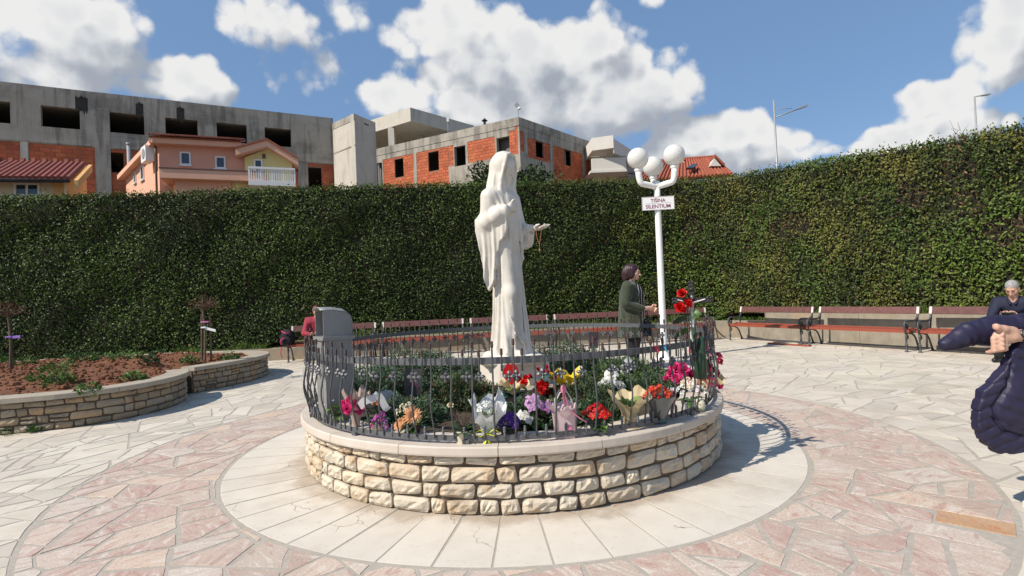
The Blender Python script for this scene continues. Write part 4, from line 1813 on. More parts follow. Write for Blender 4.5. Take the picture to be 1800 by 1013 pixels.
    for (a, b_) in (((.20, .215, 1.15), (.06, .255, 1.03)), ((.215, .20, 1.06), (.08, .25, .99)), ((.13, .235, 1.16), (.03, .26, 1.05))):
        S.cap(a, b_, .011, .009, .016)
    # front edges of the cloak
    for (pts, r_) in (([(.115, .10, 1.24), (.145, .115, 1.05), (.140, .135, .86), (.10, .15, .80)], [.016, .019, .018, .012]),
                      ([(.09, .14, 1.2), (.11, .165, 1.0), (.10, .175, .85)], [.014, .017, .012]),
                      ([(.12, -.10, 1.2), (.14, -.09, 1.05), (.145, -.05, .93)], [.009, .010, .008])):
        S.chain(pts, r_, .02)
    # hand
    a0, a1 = Vector((.20, .185, 1.112)), Vector((.290, .162, 1.118))
    S.cap(a0, a0 + (a1 - a0) * .7, .027, .024, .012)
    pal = Vector((.318, .158, 1.113))
    S.ell(pal, (.048, .038, .017), .012, rot=Matrix.Rotation(R(-6), 3, 'Y'))
    for k in range(4):
        y_ = -.030 + .020 * k
        ln = (.055, .068, .072, .064)[k]
        p = pal + Vector((.036, y_, .0))
        S.chain([p - Vector((.01, 0, 0)), p + Vector((ln * .5, y_ * .1, .010)), p + Vector((ln * .95, y_ * .15, .028))], [.0098, .0090, .0068], .004)
    S.chain([pal + Vector((-.03, -.026, .006)), pal + Vector((.008, -.048, .022)), pal + Vector((.040, -.046, .030))], [.0125, .0105, .0078], .006)
    # --- feet and cloud-like base
    for (f_, l_) in ((.17, -.085), (.15, .075)):
        S.chain([(f_ - .08, l_, .025), (f_ + .02, l_, .012)], [.038, .030], .02)
        for k in range(5):
            S.cap((f_ + .02, l_ - .024 + .012 * k, .006), (f_ + .045 - .005 * abs(k - 1), l_ - .028 + .014 * k, 0.0), .009, .008, .003)
    S.ell((0, 0, -.055), (.285, .265, .06), .02)
    rb = random.Random(12)
    for k in range(22):
        a = rb.uniform(0, 2 * pi)
        rr = rb.uniform(.19, .28)
        q = rb.uniform(.045, .075)
        S.ell((rr * math.cos(a) * 1.02, rr * math.sin(a), -.055 + rb.uniform(0, .03)), (q, q, q * .7), .012)
    S.warp((-.4, -.42, -.1), (.5, .4, 1.9), lambda X, Yy, Z: .0012 * np.sin(X * 71 + Z * 33) * np.sin(Yy * 63 - Z * 27))
    S.op((-.4, -.42, -.12), (.5, .4, -.04), lambda X, Yy, Z: (-.072 - Z) + 0 * X + 0 * Yy, 0, sub=True) if False else None
    t = thing('marble_statue', 'white marble statue of a veiled robed woman holding one hand out, on the pedestal', 'statue', (CX - .005, CY + .02, .745), R(-37))
    fig = S.build('figure', 'white_marble', t)
    n_ = len(fig.data.vertices)
    co = np.empty(n_ * 3, np.float32)
    fig.data.vertices.foreach_get('co', co)
    co = slim(co.reshape(-1, 3))
    fig.data.vertices.foreach_set('co', co.reshape(-1).astype(np.float32))
    fig.data.update()
    return t


statue = build_statue()
# rosary of copper beads over the statue's hand
mat('copper', (.36, .16, .08), (.45, .22, .11), 30, .4, metal=.5)
sl = lambda *p: Vector(slim(np.array([p]))[0])
M_ = Matrix.Translation(statue.location) @ Matrix.Rotation(R(-37), 4, 'Z')
b = MB()
p0, p1 = M_ @ sl(.322, .118, 1.125), M_ @ sl(.372, .118, 1.135)
lowp = (p0 + p1) / 2 - Vector((0, 0, .16))
mid_ = (p0 + p1) / 2 + Vector((0, 0, .012))
pts = []
for k in range(41):
    t = k / 40
    if t < .5:
        q = t / .5
        pts.append(p0.lerp(lowp, q) + Vector((-.012 * math.sin(q * pi), 0, 0)))
    else:
        q = (t - .5) / .5
        pts.append(lowp.lerp(p1, q) + Vector((.006 * math.sin(q * pi), 0, 0)))
b.tube(pts, .0022, 5)
for k in range(1, 40, 1):
    b.ball(pts[k], .0036, 6, 4)
b.tube([lowp, lowp - Vector((0, 0, .04))], .002, 5)
b.box(lowp - Vector((0, 0, .062)), (.006, .005, .045))
b.box(lowp - Vector((0, 0, .054)), (.024, .005, .006))
ro = b.build('rosary', ['copper'], smooth=True)
tag(ro, 'thin copper rosary hanging from the outstretched hand of the statue', 'rosary')
# ------------------------------------------------------------------ people
mat('skin', (.52, .31, .22), (.60, .37, .27), 20, .5, .05, 120, spec=.35, bdist=.001)
mat('skin_red', (.50, .27, .19), (.58, .34, .25), 20, .5, spec=.35)
mat('hair_dark', (.022, .010, .012), (.05, .02, .024), 60, .4, .5, 150, stretch=(1, 1, .2), bdist=.003)
mat('hair_grey', (.20, .19, .185), (.38, .37, .36), 60, .6, .5, 160, bdist=.003)
mat('hair_red', (.06, .012, .012), (.10, .02, .02), 60, .5, .4, 120)
mat('coat_olive', (.028, .036, .018), (.040, .048, .026), 8, .85, .3, 220, sheen=.2, bdist=.002)
mat('cloth_black', (.008, .008, .009), (.016, .016, .018), 10, .85, .3, 160, bdist=.002)
mat('shirt_navy', (.010, .012, .030), (.018, .021, .047), 8, .8, .3, 140, bdist=.003)
mat('cloth_red', (.26, .025, .045), (.34, .04, .06), 8, .8, .3, 140)
mat('cloth_purple', (.09, .04, .16), (.12, .06, .21), 8, .8)
mat('shoe_black', (.010, .010, .010), (.018, .018, .017), 10, .45)
mat('rubber_white', (.72, .71, .69), (.78, .77, .75), 10, .6)
mat('black_plastic', (.012, .012, .013), (.02, .02, .021), 20, .35)
mat('eye_dark', (.02, .012, .01))


def stripes(h, col, P, pos):
    wv = h.n('ShaderNodeTexWave', wave_type='BANDS', bands_direction='X')
    wv.inputs['Scale'].default_value = 7.0
    wv.inputs['Distortion'].default_value = 3.0
    wv.inputs['Detail'].default_value = 1.0
    h.put(wv.inputs['Vector'], P)
    f = h.maprange(wv.outputs['Fac'], .86, .95)
    return h.mix(f, col, (.45, .45, .46, 1))


mat('blouse_striped', (.010, .010, .012), (.014, .014, .016), 10, .8, extra=stripes)


def make_head(S, c, rot, sc=1.0, male=False, jaw=.0):
    """head with a face looking along local +x; c = centre of the skull"""
    c = Vector(c)

    def hp(x, y, z):
        return rot @ (Vector((x, y, z)) * sc) + c

    def he(p, r_, k, sub=False):
        S.ell(hp(*p), [q * sc for q in r_], k, sub, rot=rot)
    he((-.008, 0, .022), (.092, .074, .098), .004)
    he((.028, 0, -.045), (.060, .056 + jaw, .070), .03)
    he((.064, 0, -.098), (.024, .028 + jaw, .022), .02)
    for sg in (-1, 1):
        he((.052, sg * .038, -.028), (.028, .024, .030), .02)
        he((.080, sg * .028, .030), (.016, .026, .009), .012)
        he((.090, sg * .031, .008), (.014, .018, .011), .006, True)
        he((.074, sg * .030, .006), (.012, .016, .011), .004)
        he((-.004, sg * .076, -.008), (.020, .008, .030), .006)
    S.cap(hp(.086, 0, .014), hp(.112, 0, -.034), .009 * sc, .014 * sc, .008)
    for sg in (-1, 1):
        he((.100, sg * .012, -.038), (.011, .009, .009), .005)
    S.cap(hp(.090, -.020, -.064), hp(.090, .020, -.064), .0075 * sc, .0075 * sc, .005)
    S.cap(hp(.088, -.017, -.077), hp(.088, .017, -.077), .0085 * sc, .0085 * sc, .005)
    S.cap(hp(.100, -.026, -.070), hp(.100, .026, -.070), .0035 * sc, .0035 * sc, .003, sub=True)
    return hp


def eyes(hp, parent, sc=1.0):
    b = MB()
    for sg in (-1, 1):
        b.ball(hp(.082, sg * .030, .007), .0065 * sc, 8, 5)
        p0, p1 = hp(.090, sg * .046, .034), hp(.097, sg * .018, .036)
        b.tube([p0, (p0 + p1) / 2 + (hp(0, 0, .004) - hp(0, 0, 0)), p1], [.002, .003, .002], 5)
    b.build('eyes_and_brows', ['eye_dark'], parent, smooth=True)


def make_hand(S, wrist, tip_dir, palm_n, ln=.18, curl=.6, thumb=1, r0=.026, spread=.2):
    """hand with palm, five unequal fingers and a side thumb; palm_n points out of the palm"""
    w = Vector(wrist)
    f = Vector(tip_dir).normalized()
    nn = Vector(palm_n)
    nn = (nn - f * nn.dot(f)).normalized()
    sd_ = f.cross(nn) * thumb
    k = ln / .18
    pc = w + f * .05 * k
    rot = Matrix((f, sd_, nn)).transposed()
    S.cap(w - f * .02, w + f * .03 * k, r0, r0 * .95, .012)
    S.ell(pc, (.055 * k, .042 * k, .019 * k), .012, rot=rot)
    for i in range(4):
        off = (-.031 + .0207 * i) * k
        L = (.062, .074, .080, .072)[i] * k
        d = (f + sd_ * off / k * spread * 8 * .3).normalized()
        p0 = w + f * .085 * k + sd_ * off
        a = curl * (1.15 - .08 * i)
        d1 = (d * math.cos(a * .4) + nn * math.sin(a * .4))
        d2 = (d * math.cos(a * 1.1) + nn * math.sin(a * 1.1))
        d3 = (d * math.cos(a * 1.7) + nn * math.sin(a * 1.7))
        p1 = p0 + d1 * L * .45
        p2 = p1 + d2 * L * .32
        p3 = p2 + d3 * L * .26
        S.chain([p0 - f * .015 * k, p1, p2, p3], [.0105 * k, .0098 * k, .0090 * k, .0076 * k], .004)
    t0 = w + f * .025 * k + sd_ * .028 * k
    t1 = t0 + (f * .45 + sd_ * .75 + nn * .35).normalized() * .042 * k
    t2 = t1 + (f * .85 + sd_ * .25 + nn * .35).normalized() * .034 * k
    t3 = t2 + (f * .95 + nn * .25).normalized() * .026 * k
    S.chain([t0, t1, t2, t3], [.017 * k, .0135 * k, .0115 * k, .0085 * k], .008)


# ---- standing woman in the olive coat (faces right, +x, a little towards the planter)
WX, WY = 1.905, 8.75
wr = R(-22)
wom = thing('person', 'standing woman with dark bobbed hair in an olive coat and striped black blouse', 'person', (WX, WY, 0), wr)
hr = Matrix.Rotation(R(-6), 3, 'Z') @ Matrix.Rotation(R(9), 3, 'Y')
S = SDF((-.25, -.30, .78), (.42, .30, 1.74), .0085)
hp = make_head(S, (.045, 0, 1.565), hr, 1.0)
S.cap((.0, 0, 1.36), (.02, 0, 1.50), .058, .052, .02)
S.ell((.01, 0, 1.37), (.075, .09, .05), .03)
for sg in (-1, 1):
    S.cap((.16, sg * .14, .985), (.27, sg * .045, .985), .034, .027, .02)
make_hand(S, (.265, -.050, .985), (.75, .62, -.25), (-.4, .6, .3), .17, .7, 1)
make_hand(S, (.275, .040, .965), (.75, -.62, -.2), (-.4, -.6, .3), .17, .7, -1)
S.build('body', 'skin', wom)
eyes(hp, wom)
S = SDF((-.16, -.18, 1.36), (.22, .18, 1.76), .007)
S.ell((.018, 0, 1.610), (.112, .094, .098), .02, rot=hr)
S.ell((-.035, 0, 1.545), (.085, .095, .105), .03)
for sg in (-1, 1):
    S.ell((.035, sg * .072, 1.55), (.048, .026, .092), .02)
S.ell((-.04, 0, 1.47), (.062, .075, .05), .03)
S.ell((.150, 0, 1.54), (.072, .058, .105), .012, sub=True)
S.warp((-.2, -.2, 1.3), (.3, .2, 1.8), lambda X, Yy, Z: .003 * np.sin(np.arctan2(Yy, X - .03) * 26 + 6 * Z))
S.build('hair', 'hair_dark', wom)
S = SDF((-.26, -.32, .50), (.34, .32, 1.50), .0095)


def coat(X, Yy, Z):
    zz = [.5, .62, .8, .95, 1.1, 1.25, 1.36, 1.42]
    a = np.interp(Z, zz, [.20, .195, .185, .175, .165, .155, .115, .07])
    b_ = np.interp(Z, zz, [.255, .25, .235, .22, .215, .215, .195, .10])
    th = np.arctan2(Yy / b_, X / a)
    fo = .009 * np.clip((1.15 - Z) / .4, 0, 1) * np.sin(9 * th + 3 * Z)
    return np.maximum((np.sqrt((X / a) ** 2 + (Yy / b_) ** 2) - 1) * np.minimum(a, b_) - fo, np.maximum(.53 - Z, Z - 1.43)) * .85


S.op((-.26, -.31, .5), (.3, .31, 1.46), coat, 0)
for sg in (-1, 1):
    S.cap((-.01, sg * .16, 1.36), (.0, sg * .19, 1.33), .075, .07, .04)
    S.chain([(-.005, sg * .20, 1.33), (-.035, sg * .255, 1.07), (.165, sg * .150, .990)], [.074, .066, .052], .02)
    S.cap((.12, sg * .06, 1.20), (.17, sg * .14, .56), .018, .016, .02)
S.cap((.16, 0, 1.44), (.20, 0, .56), .105, .10, .02, sub=True)
S.warp((-.3, -.35, .5), (.4, .35, 1.5), lambda X, Yy, Z: .003 * np.sin(Z * 38 + X * 25) * np.sin(Yy * 30 + Z * 11))
S.build('coat', 'coat_olive', wom)
S = SDF((-.2, -.22, .66), (.3, .22, 1.46), .010)
S.ell((.035, 0, 1.19), (.155, .155, .20), .03)
S.ell((.05, 0, .95), (.155, .165, .24), .05)
S.ell((.02, 0, 1.37), (.075, .10, .06), .03)
S.build('blouse', 'blouse_striped', wom)
S = SDF((-.24, -.26, .0), (.3, .26, .95), .011)
for sg in (-1, 1):
    S.chain([(.0, sg * .085, .88), (.015, sg * .10, .48), (-.01, sg * .105, .06)], [.115, .082, .066], .03)
S.build('trousers', 'cloth_black', wom)
for sg in (-1, 1):
    S = SDF((-.12, sg * .11 - .07, -.01), (.24, sg * .11 + .07, .12), .009)
    S.cap((-.05, sg * .11, .045), (.14, sg * .125, .03), .045, .035, .03)
    S.op((-.2, -.3, -.05), (.3, .3, .01), lambda X, Yy, Z: Z + 0 * X + 0 * Yy - .002, 0, sub=True)
    S.build('shoe', 'shoe_black', wom)
wom.scale = (1.12, 1.10, 1.0)
# handbag on the far arm
hb_ = thing('handbag', 'black handbag hanging from the arm of the woman in the olive coat', 'bag', (WX + .20, WY + .02, 0), wr)
S = SDF((-.14, -.09, .50), (.14, .09, .84), .011)
S.sheet((0, 0, 0), (1, 0, 0), (0, 0, 1), [(-.11, .54), (.11, .54), (.095, .76), (-.095, .76)], .045, .01)
S.build('pouch', 'cloth_black', hb_)
b = MB()
b.tube([(-.07, -.02, .75), (-.06, -.02, .92), (0, -.02, .985), (.06, -.02, .92), (.07, -.02, .75)], .008, 6)
b.build('strap', ['shoe_black'], hb_, smooth=True)


# ---- seated figures: local frame faces -y of the bench (the plaza)
def seated(t, pose, mats, male, phone=False, sc=1.0):
    """bench seat at z .36; local +x is forward"""
    skin, top_m, leg_m, hair_m = mats
    lean = pose['lean']
    hip = Vector((-.02, 0, .46))
    ch = hip + Vector((math.sin(lean) * .36, 0, math.cos(lean) * .36))
    nk = hip + Vector((math.sin(lean) * .52, 0, math.cos(lean) * .52))
    hd_ = nk + Vector((.055, 0, .135))
    hrot = Matrix.Rotation(pose['yaw'], 3, 'Z') @ Matrix.Rotation(pose['nod'], 3, 'Y')
    S = SDF((-.3, -.45, .4), (.75, .45, 1.5), .0085)
    hp_ = make_head(S, hd_, hrot, 1.0, male, .008 if male else 0)
    S.cap(nk - Vector((.01, 0, .06)), nk + Vector((.025, 0, .09)), .062, .056, .02)
    hands = []
    for sg in (-1, 1):
        hw = Vector(pose['hand'](sg))
        el = Vector(pose['elbow'](sg))
        hands.append((sg, el, hw))
        dr = (hw - el).normalized()
        S.cap(el + dr * .12, hw, .036, .027, .02)
        make_hand(S, hw, dr + Vector((.1, -sg * .5, .25)), (0, -sg * .5, .9), .18 if male else .165, .65, -sg)
    S.build('body', skin, t)
    eyes(hp_, t)
    S = SDF((-.35, -.36, .34), (.75, .36, 1.3), .0105)
    S.ell(hip + Vector((0, 0, -.0)), (.155, .18, .12), .04)
    S.cap(hip + Vector((0, 0, .05)), ch, .145, .15, .05, sq=((1, 0, 0), .78))
    S.cap(ch + Vector((0, -.12, .06)), ch + Vector((0, .12, .06)), .105, .105, .05)
    for sg, el, hw in hands:
        sh_ = ch + Vector((.0, sg * .195, .085))
        dr = (hw - el)
        S.chain([sh_, el, el + dr * .82], [.078, .060, .046], .025)
    S.cap(nk + Vector((-.03, -.05, -.03)), nk + Vector((-.03, .05, -.03)), .045, .045, .03)
    for sg in (-1, 1):
        S.cap(nk + Vector((.01, sg * .055, .0)), nk + Vector((.075, sg * .03, -.09)), .020, .014, .012)
    S.cap(nk + Vector((.07, 0, .02)), nk + Vector((.115, 0, -.10)), .034, .010, .01, sub=True)
    S.warp((-.4, -.4, .3), (.8, .4, 1.3), lambda X, Yy, Z: .004 * np.sin(Z * 42 + X * 30 + Yy * 9) * np.sin(Yy * 26 - Z * 13))
    S.build(pose.get('top', 'shirt'), top_m, t)
    S = SDF((-.3, -.36, .0), (.72, .36, .66), .0115)
    for sg in (-1, 1):
        kn = Vector((.46, sg * .15, .475))
        an = Vector((pose['foot'], sg * .16, .07))
        S.chain([hip + Vector((-.02, sg * .09, -.01)), kn, an], [.105, .075, .055], .03)
    S.build('trousers', leg_m, t)
    for sg in (-1, 1):
        f = pose['foot']
        S = SDF((f - .14, sg * .16 - .08, -.01), (f + .28, sg * .16 + .08, .14), .010)
        S.cap((f - .05, sg * .16, .05), (f + .17, sg * .18, .032), .046, .036, .03)
        S.op((f - .3, -.4, -.06), (f + .4, .4, .01), lambda X, Yy, Z: Z + 0 * X + 0 * Yy - .003, 0, sub=True)
        S.build('shoe', 'shoe_black', t)
    S = SDF((hd_.x - .16, -.15, hd_.z - .2), (hd_.x + .17, .15, hd_.z + .17), .0075)
    if male:
        S.ell(hd_ + hrot @ Vector((-.016, 0, .040)), (.094, .079, .090), .01, rot=hrot)
        S.ell(hd_ + hrot @ Vector((.095, 0, -.005)), (.085, .10, .068), .015, sub=True, rot=hrot)
        S.ell(hd_ + hrot @ Vector((.03, 0, -.10)), (.14, .14, .10), .015, sub=True, rot=hrot)
    else:
        S.ell(hd_ + hrot @ Vector((-.018, 0, .030)), (.105, .090, .098), .01, rot=hrot)
        S.ell(hd_ + hrot @ Vector((-.05, 0, -.07)), (.07, .08, .09), .03, rot=hrot)
        S.ell(hd_ + hrot @ Vector((.115, 0, -.02)), (.075, .066, .095), .012, sub=True, rot=hrot)
    S.warp((-1, -1, 0), (1, 1, 2), lambda X, Yy, Z: .002 * np.sin(Yy * 160) * np.sin(X * 130 + Z * 60))
    S.build('hair', hair_m, t)


bd = (Vector((.84, -1.67, 0))).normalized()        # bench direction on the right
bn = Vector((bd.y, -bd.x, 0))                      # towards plaza
mp = Vector((7.61, 8.22, 0))
man = thing('person', 'grey-haired man in a navy shirt sitting on the far right bench with a phone', 'person', mp, math.atan2(bn.y, bn.x) + R(12))
seated(man, dict(lean=R(24), yaw=R(-8), nod=R(34), foot=.42, elbow=lambda s: (.33, s * .25, .60), hand=lambda s: (.50, s * .075, .665)), ('skin_red', 'shirt_navy', 'cloth_black', 'hair_grey'), True)
ph = MB()
ph.box((0, 0, 0), (.075, .155, .010))
pho = ph.build('phone', ['black_plastic'])
pho.matrix_world = Matrix.Translation(man.matrix_basis @ Vector((.60, 0, .715))) @ Matrix.Rotation(math.atan2(bn.y, bn.x) + R(12), 4, 'Z') @ Matrix.Rotation(R(-35), 4, 'Y')
tag(pho, 'dark phone held in both hands by the seated grey-haired man', 'phone')
sp = Vector((-4.34, 12.07, 0))
red = thing('person', 'seated person in a red and purple jacket, half hidden by the grey metal box', 'person', sp, R(-78))
seated(red, dict(lean=R(10), yaw=R(10), nod=R(10), foot=.44, elbow=lambda s: (.16, s * .26, .62), hand=lambda s: (.30, s * .10, .60), top='jacket'), ('skin', 'cloth_red', 'cloth_black', 'hair_red'), False)
S = SDF((-.2, .15, .75), (.2, .42, 1.05), .011)
S.ell((.03, .255, .86), (.085, .075, .10), .02)
S.build('sleeve_panel', 'cloth_purple', red)
bp = thing('backpack', 'black and magenta backpack leaning on the arm of the leftmost bench', 'backpack', (-4.98, 11.98, 0), R(5))
mat('magenta', (.42, .03, .11), (.5, .05, .15), 10, .7)
S = SDF((-.2, -.2, .30), (.22, .2, .82), .0115)
S.ell((0, 0, .53), (.16, .12, .20), .02)
S.ell((.01, -.09, .47), (.115, .06, .10), .02)
S.warp((-.3, -.3, .2), (.3, .3, .9), lambda X, Yy, Z: .004 * np.sin(Z * 50 + X * 20))
S.build('bag', 'cloth_black', bp)
b = MB()
b.tube([(-.09, -.12, .70), (.0, -.15, .64), (.09, -.13, .67)], [.02, .028, .02], 7, flat=.5)
b.tube([(-.10, -.13, .40), (-.09, -.17, .50), (-.02, -.165, .55)], [.018, .02, .015], 7)
b.tube([(-.12, -.08, .36), (-.13, -.10, .20), (-.10, -.10, .10)], [.018, .015, .018], 6, flat=.4)
b.build('trim', ['magenta'], bp, smooth=True)
# ------------------------------------------------------------------ person at the right edge holding a padded jacket (mostly outside the frame)
mat('puffer', (.015, .0125, .034), (.022, .019, .050), 9, .50, .35, 60, bdist=.006, spec=.38)
mat('denim', (.012, .012, .020), (.02, .02, .032), 12, .9)
PX, PY = 3.32, 3.02
hp0 = thing('person', 'person at the right edge whose hand with a black watch holds the padded jacket', 'person', (PX, PY, 0), 0)
Lx = lambda v: (v[0] - PX, v[1] - PY, v[2])
S = SDF((-.85, -.35, .78), (.2, .30, 1.72), .008)
hp = make_head(S, (-.05, 0, 1.60), Matrix.Rotation(pi, 3, 'Z') @ Matrix.Rotation(R(14), 3, 'Y'), 1.0, True, .008)
S.cap((0, 0, 1.40), (-.02, 0, 1.53), .065, .058, .02)
wr0 = Vector(Lx((2.632, 2.83, .955)))
elb = Vector((-.06, -.20, 1.03))
S.cap(elb, wr0, .045, .029, .02)
# the hand lies over the jacket: back of the hand towards the camera, thumb on top
w = wr0
f = Vector((-1.0, -.06, -.02)).normalized()
S.cap(w, w + f * .045, .029, .033, .012)
S.ell(w + f * .088, (.062, .026, .040), .014, rot=Matrix.Rotation(R(4), 3, 'Y'))
for i in range(4):
    z_ = .014 - .021 * i
    p0 = w + f * .128 + Vector((0, -.010, z_ - .012))
    L = (.050, .048, .044, .036)[i]
    d1 = (f * .95 + Vector((0, .25, -.22))).normalized()
    d2 = (f * .10 + Vector((0, .90, -.35))).normalized()
    p1 = p0 + d1 * L * .9
    p2 = p1 + d2 * L * .7
    p3 = p2 + Vector((.25, .95, -.1)).normalized() * L * .5
    S.chain([p0 - f * .03, p1, p2, p3], [.0150, .0135, .0120, .0100], .004)
t0 = w + f * .045 + Vector((0, -.004, .026))
t1 = t0 + f * .060 + Vector((0, -.012, .016))
t2 = t1 + f * .046 + Vector((0, -.004, .014))
t3 = t2 + f * .032 + Vector((0, .002, .006))
S.chain([t0, t1, t2, t3], [.025, .0185, .0155, .0115], .012)
for i in range(4):
    S.ell(w + f * .122 + Vector((0, -.026, .012 - .024 * i)), (.012, .008, .010), .008)
S.build('body', 'skin', hp0)
S = SDF((-.5, -.35, .80), (.25, .32, 1.52), .012)
S.ell((0, 0, 1.18), (.13, .21, .30), .03)
S.cap((0, -.14, 1.38), (0, .14, 1.38), .085, .085, .05)
S.chain([(0, -.20, 1.38), (.03, -.265, 1.13), tuple(elb.lerp(wr0, .28))], [.08, .066, .056], .03)
S.chain([(0, .20, 1.38), (.0, .265, 1.12), (-.26, .16, 1.06)], [.08, .066, .05], .03)
S.ell((0, 0, .92), (.13, .20, .12), .05)
S.build('pullover', 'cloth_black', hp0)
S = SDF((-.25, -.26, .0), (.25, .26, .98), .012)
for sg in (-1, 1):
    S.chain([(0, sg * .09, .88), (-.01, sg * .11, .48), (.03, sg * .12, .07)], [.115, .08, .062], .03)
S.build('trousers', 'denim', hp0)
S = SDF((-.2, -.15, 1.4), (.2, .15, 1.8), .009)
S.ell((-.03, 0, 1.635), (.10, .082, .09), .01)
S.ell((-.16, 0, 1.60), (.09, .10, .09), .015, sub=True)
S.build('hair', 'hair_dark', hp0)
for (sx, sy) in ((-.385, -.06), (-.02, .13)):
    sh0 = (sx - .05, sy)
    S = SDF((sh0[0] - .20, sy - .08, -.01), (sh0[0] + .22, sy + .08, .16), .008)
    S.cap((sh0[0] + .10, sy, .075), (sh0[0] - .10, sy - .01, .055), .050, .040, .03)
    S.op((-2, -1, -.1), (1, 1, .03), lambda X, Yy, Z: Z + 0 * X + 0 * Yy - .022, 0, sub=True)
    u = S.build('shoe', 'denim', hp0)
    b = MB()
    K = 20
    pl_ = [(sh0[0] + (.10 if math.cos(2 * pi * k / K) > 0 else -.10) + .052 * math.cos(2 * pi * k / K), sy + .052 * math.sin(2 * pi * k / K)) for k in range(K)]
    b.prism(pl_, .001, .028)
    b.build('sole', ['rubber_white'], u)
# legs reach their shoes
# watch
wt_ = thing('wristwatch', 'black wristwatch with a dark round dial on the wrist at the right edge', 'watch', (wr0.x + PX, wr0.y + PY, wr0.z), 0)
b = MB()
b.tube([(-.012, 0, 0), (.012, 0, 0)], [.034, .034], 20, flat=.92)
b.build('band', ['black_plastic'], wt_, smooth=True)
b = MB()
dn = Vector((-.15, -.95, .35)).normalized()
mq = dn.to_track_quat('Z', 'Y').to_matrix()
b.lathe([(.0, -.002), (.023, -.002), (.024, .008), (.020, .011), (.0185, .009), (0, .009)], 28, dn * .033, mtx=mq)
b.build('case', ['black_plastic'], wt_, smooth=False)
mat('watch_mark', (.55, .55, .52), (.6, .6, .57), 9, .5)
b = MB()
for k in range(12):
    a = 2 * pi * k / 12
    p = mq @ Vector((.0145 * math.cos(a), .0145 * math.sin(a), .0095))
    b.box(dn * .033 + p, (.0045, .0016, .0008), mtx=mq @ Matrix.Rotation(a, 3, 'Z'))
for (a, L) in ((1.1, .011), (2.7, .008)):
    b.box(dn * .033 + mq @ Vector((L / 2 * math.cos(a), L / 2 * math.sin(a), .0100)), (L, .0014, .0008), mtx=mq @ Matrix.Rotation(a, 3, 'Z'))
b.build('dial_marks', ['watch_mark'], wt_)

# ---- padded jacket hanging over the arm: one sleeve sticks out to the left, the body hangs below
pj = thing('padded_jacket', 'dark navy quilted padded jacket hanging over the forearm at the right edge', 'jacket', (0, 0, 0), 0)


def pts_y(lst, y):
    return [Y(p[0], p[1], y + (p[2] if len(p) > 2 else 0)) for p in lst]


S = SDF((2.02, 2.55, .80), (3.15, 3.20, 1.10), .0085)
ar = pts_y([(1664, 604), (1700, 588), (1740, 582), (1790, 576), (1850, 572)], 2.93)
S.chain(ar, [.028, .056, .073, .064, .070], .02, sq=((0, 1, 0), .72))
S.chain(pts_y([(1660, 607), (1690, 596)], 2.93), [.026, .045], .02)


def q1(X, Yy, Z):
    a = (X - 2.2) * 8.0 + Z * 3.0
    r_ = np.abs(np.sin(a * pi / 1.15))
    w_ = np.sin(X * 61 + Z * 83 + 3 * np.sin(X * 23)) * np.sin(Z * 47 - X * 29)
    return -.006 * r_ ** .4 + .0028 * w_ + .0015 * np.sin(X * 140 + Z * 60) * np.sin(Z * 95)


S.warp((2.0, 2.5, .8), (3.2, 3.3, 1.1), q1)
S.build('sleeve', 'puffer', pj)
S = SDF((2.22, 2.60, .28), (3.05, 3.12, .99), .0066)
OUT = [(1788, 622), (1774, 652), (1759, 672), (1744, 690), (1738, 725), (1738, 752), (1748, 778), (1764, 793), (1776, 802), (1792, 802), (1814, 795), (1874, 790), (1904, 700), (1894, 600), (1814, 598)]
P = [Y(px, py, 2.80) for (px, py) in OUT]
poly = [(p.x - 2.2, p.z) for p in P]
S.sheet((2.2, 2.86, 0), (1, 0, 0), (0, 0, 1), poly, .022, .02, pad=.1, fold=lambda a, b_: .02 * np.sin(a * 11 + b_ * 5))
c0 = Y(1818, 700, 2.8)
S.ell((c0.x + .12, 2.87, c0.z + .04), (.225, .09, .20), .05)
S.ell((c0.x - .06, 2.86, c0.z - .02), (.10, .06, .14), .05)
seam = [Y(px, py, 2.8) for (px, py) in ((1784, 640), (1774, 680), (1758, 715), (1762, 740), (1778, 762), (1812, 772), (1852, 780))]
sx_ = np.array([(p.x, p.z) for p in seam])


def quilt(X, Yy, Z):
    Xb, Zb = X + 0 * Z, Z + 0 * X
    d = np.full(Xb.shape, 9.0)
    for i in range(len(sx_) - 1):
        a, b_ = sx_[i], sx_[i + 1]
        e = b_ - a
        t = np.clip(((Xb - a[0]) * e[0] + (Zb - a[1]) * e[1]) / (e @ e), 0, 1)
        d = np.minimum(d, np.sqrt((Xb - a[0] - t * e[0]) ** 2 + (Zb - a[1] - t * e[1]) ** 2))
    right = Xb > np.interp(Zb, sx_[::-1, 1], sx_[::-1, 0])
    cl = Zb - .62
    u = np.where(right, (Zb + .55 * (Xb - 2.5) - .9 * np.clip(Xb - 2.52, 0, 1) ** 2) / .074, (Zb - .50 * (Xb - 2.45)) / .058)
    ridge = np.abs(np.sin(u * pi)) ** .38
    low = right & (Zb < np.interp(Xb, [2.4, 2.55, 2.8], [.47, .42, .38]))
    ridge = np.where(low, .55, ridge)
    seamd = np.exp(-(d / .008) ** 2)
    wr_ = np.sin(Xb * 47 + Zb * 31) * np.sin(Zb * 83 - Xb * 23) + .8 * np.sin(Xb * 150 + 2 * np.sin(Zb * 40)) * (1 - ridge) * np.sin(Zb * 60 + Xb * 20)
    return -.011 * ridge + .014 * seamd - .003 * wr_ + .008


S.warp((2.0, 2.5, .2), (3.2, 3.3, 1.0), quilt)
S.build('body_panels', 'puffer', pj)
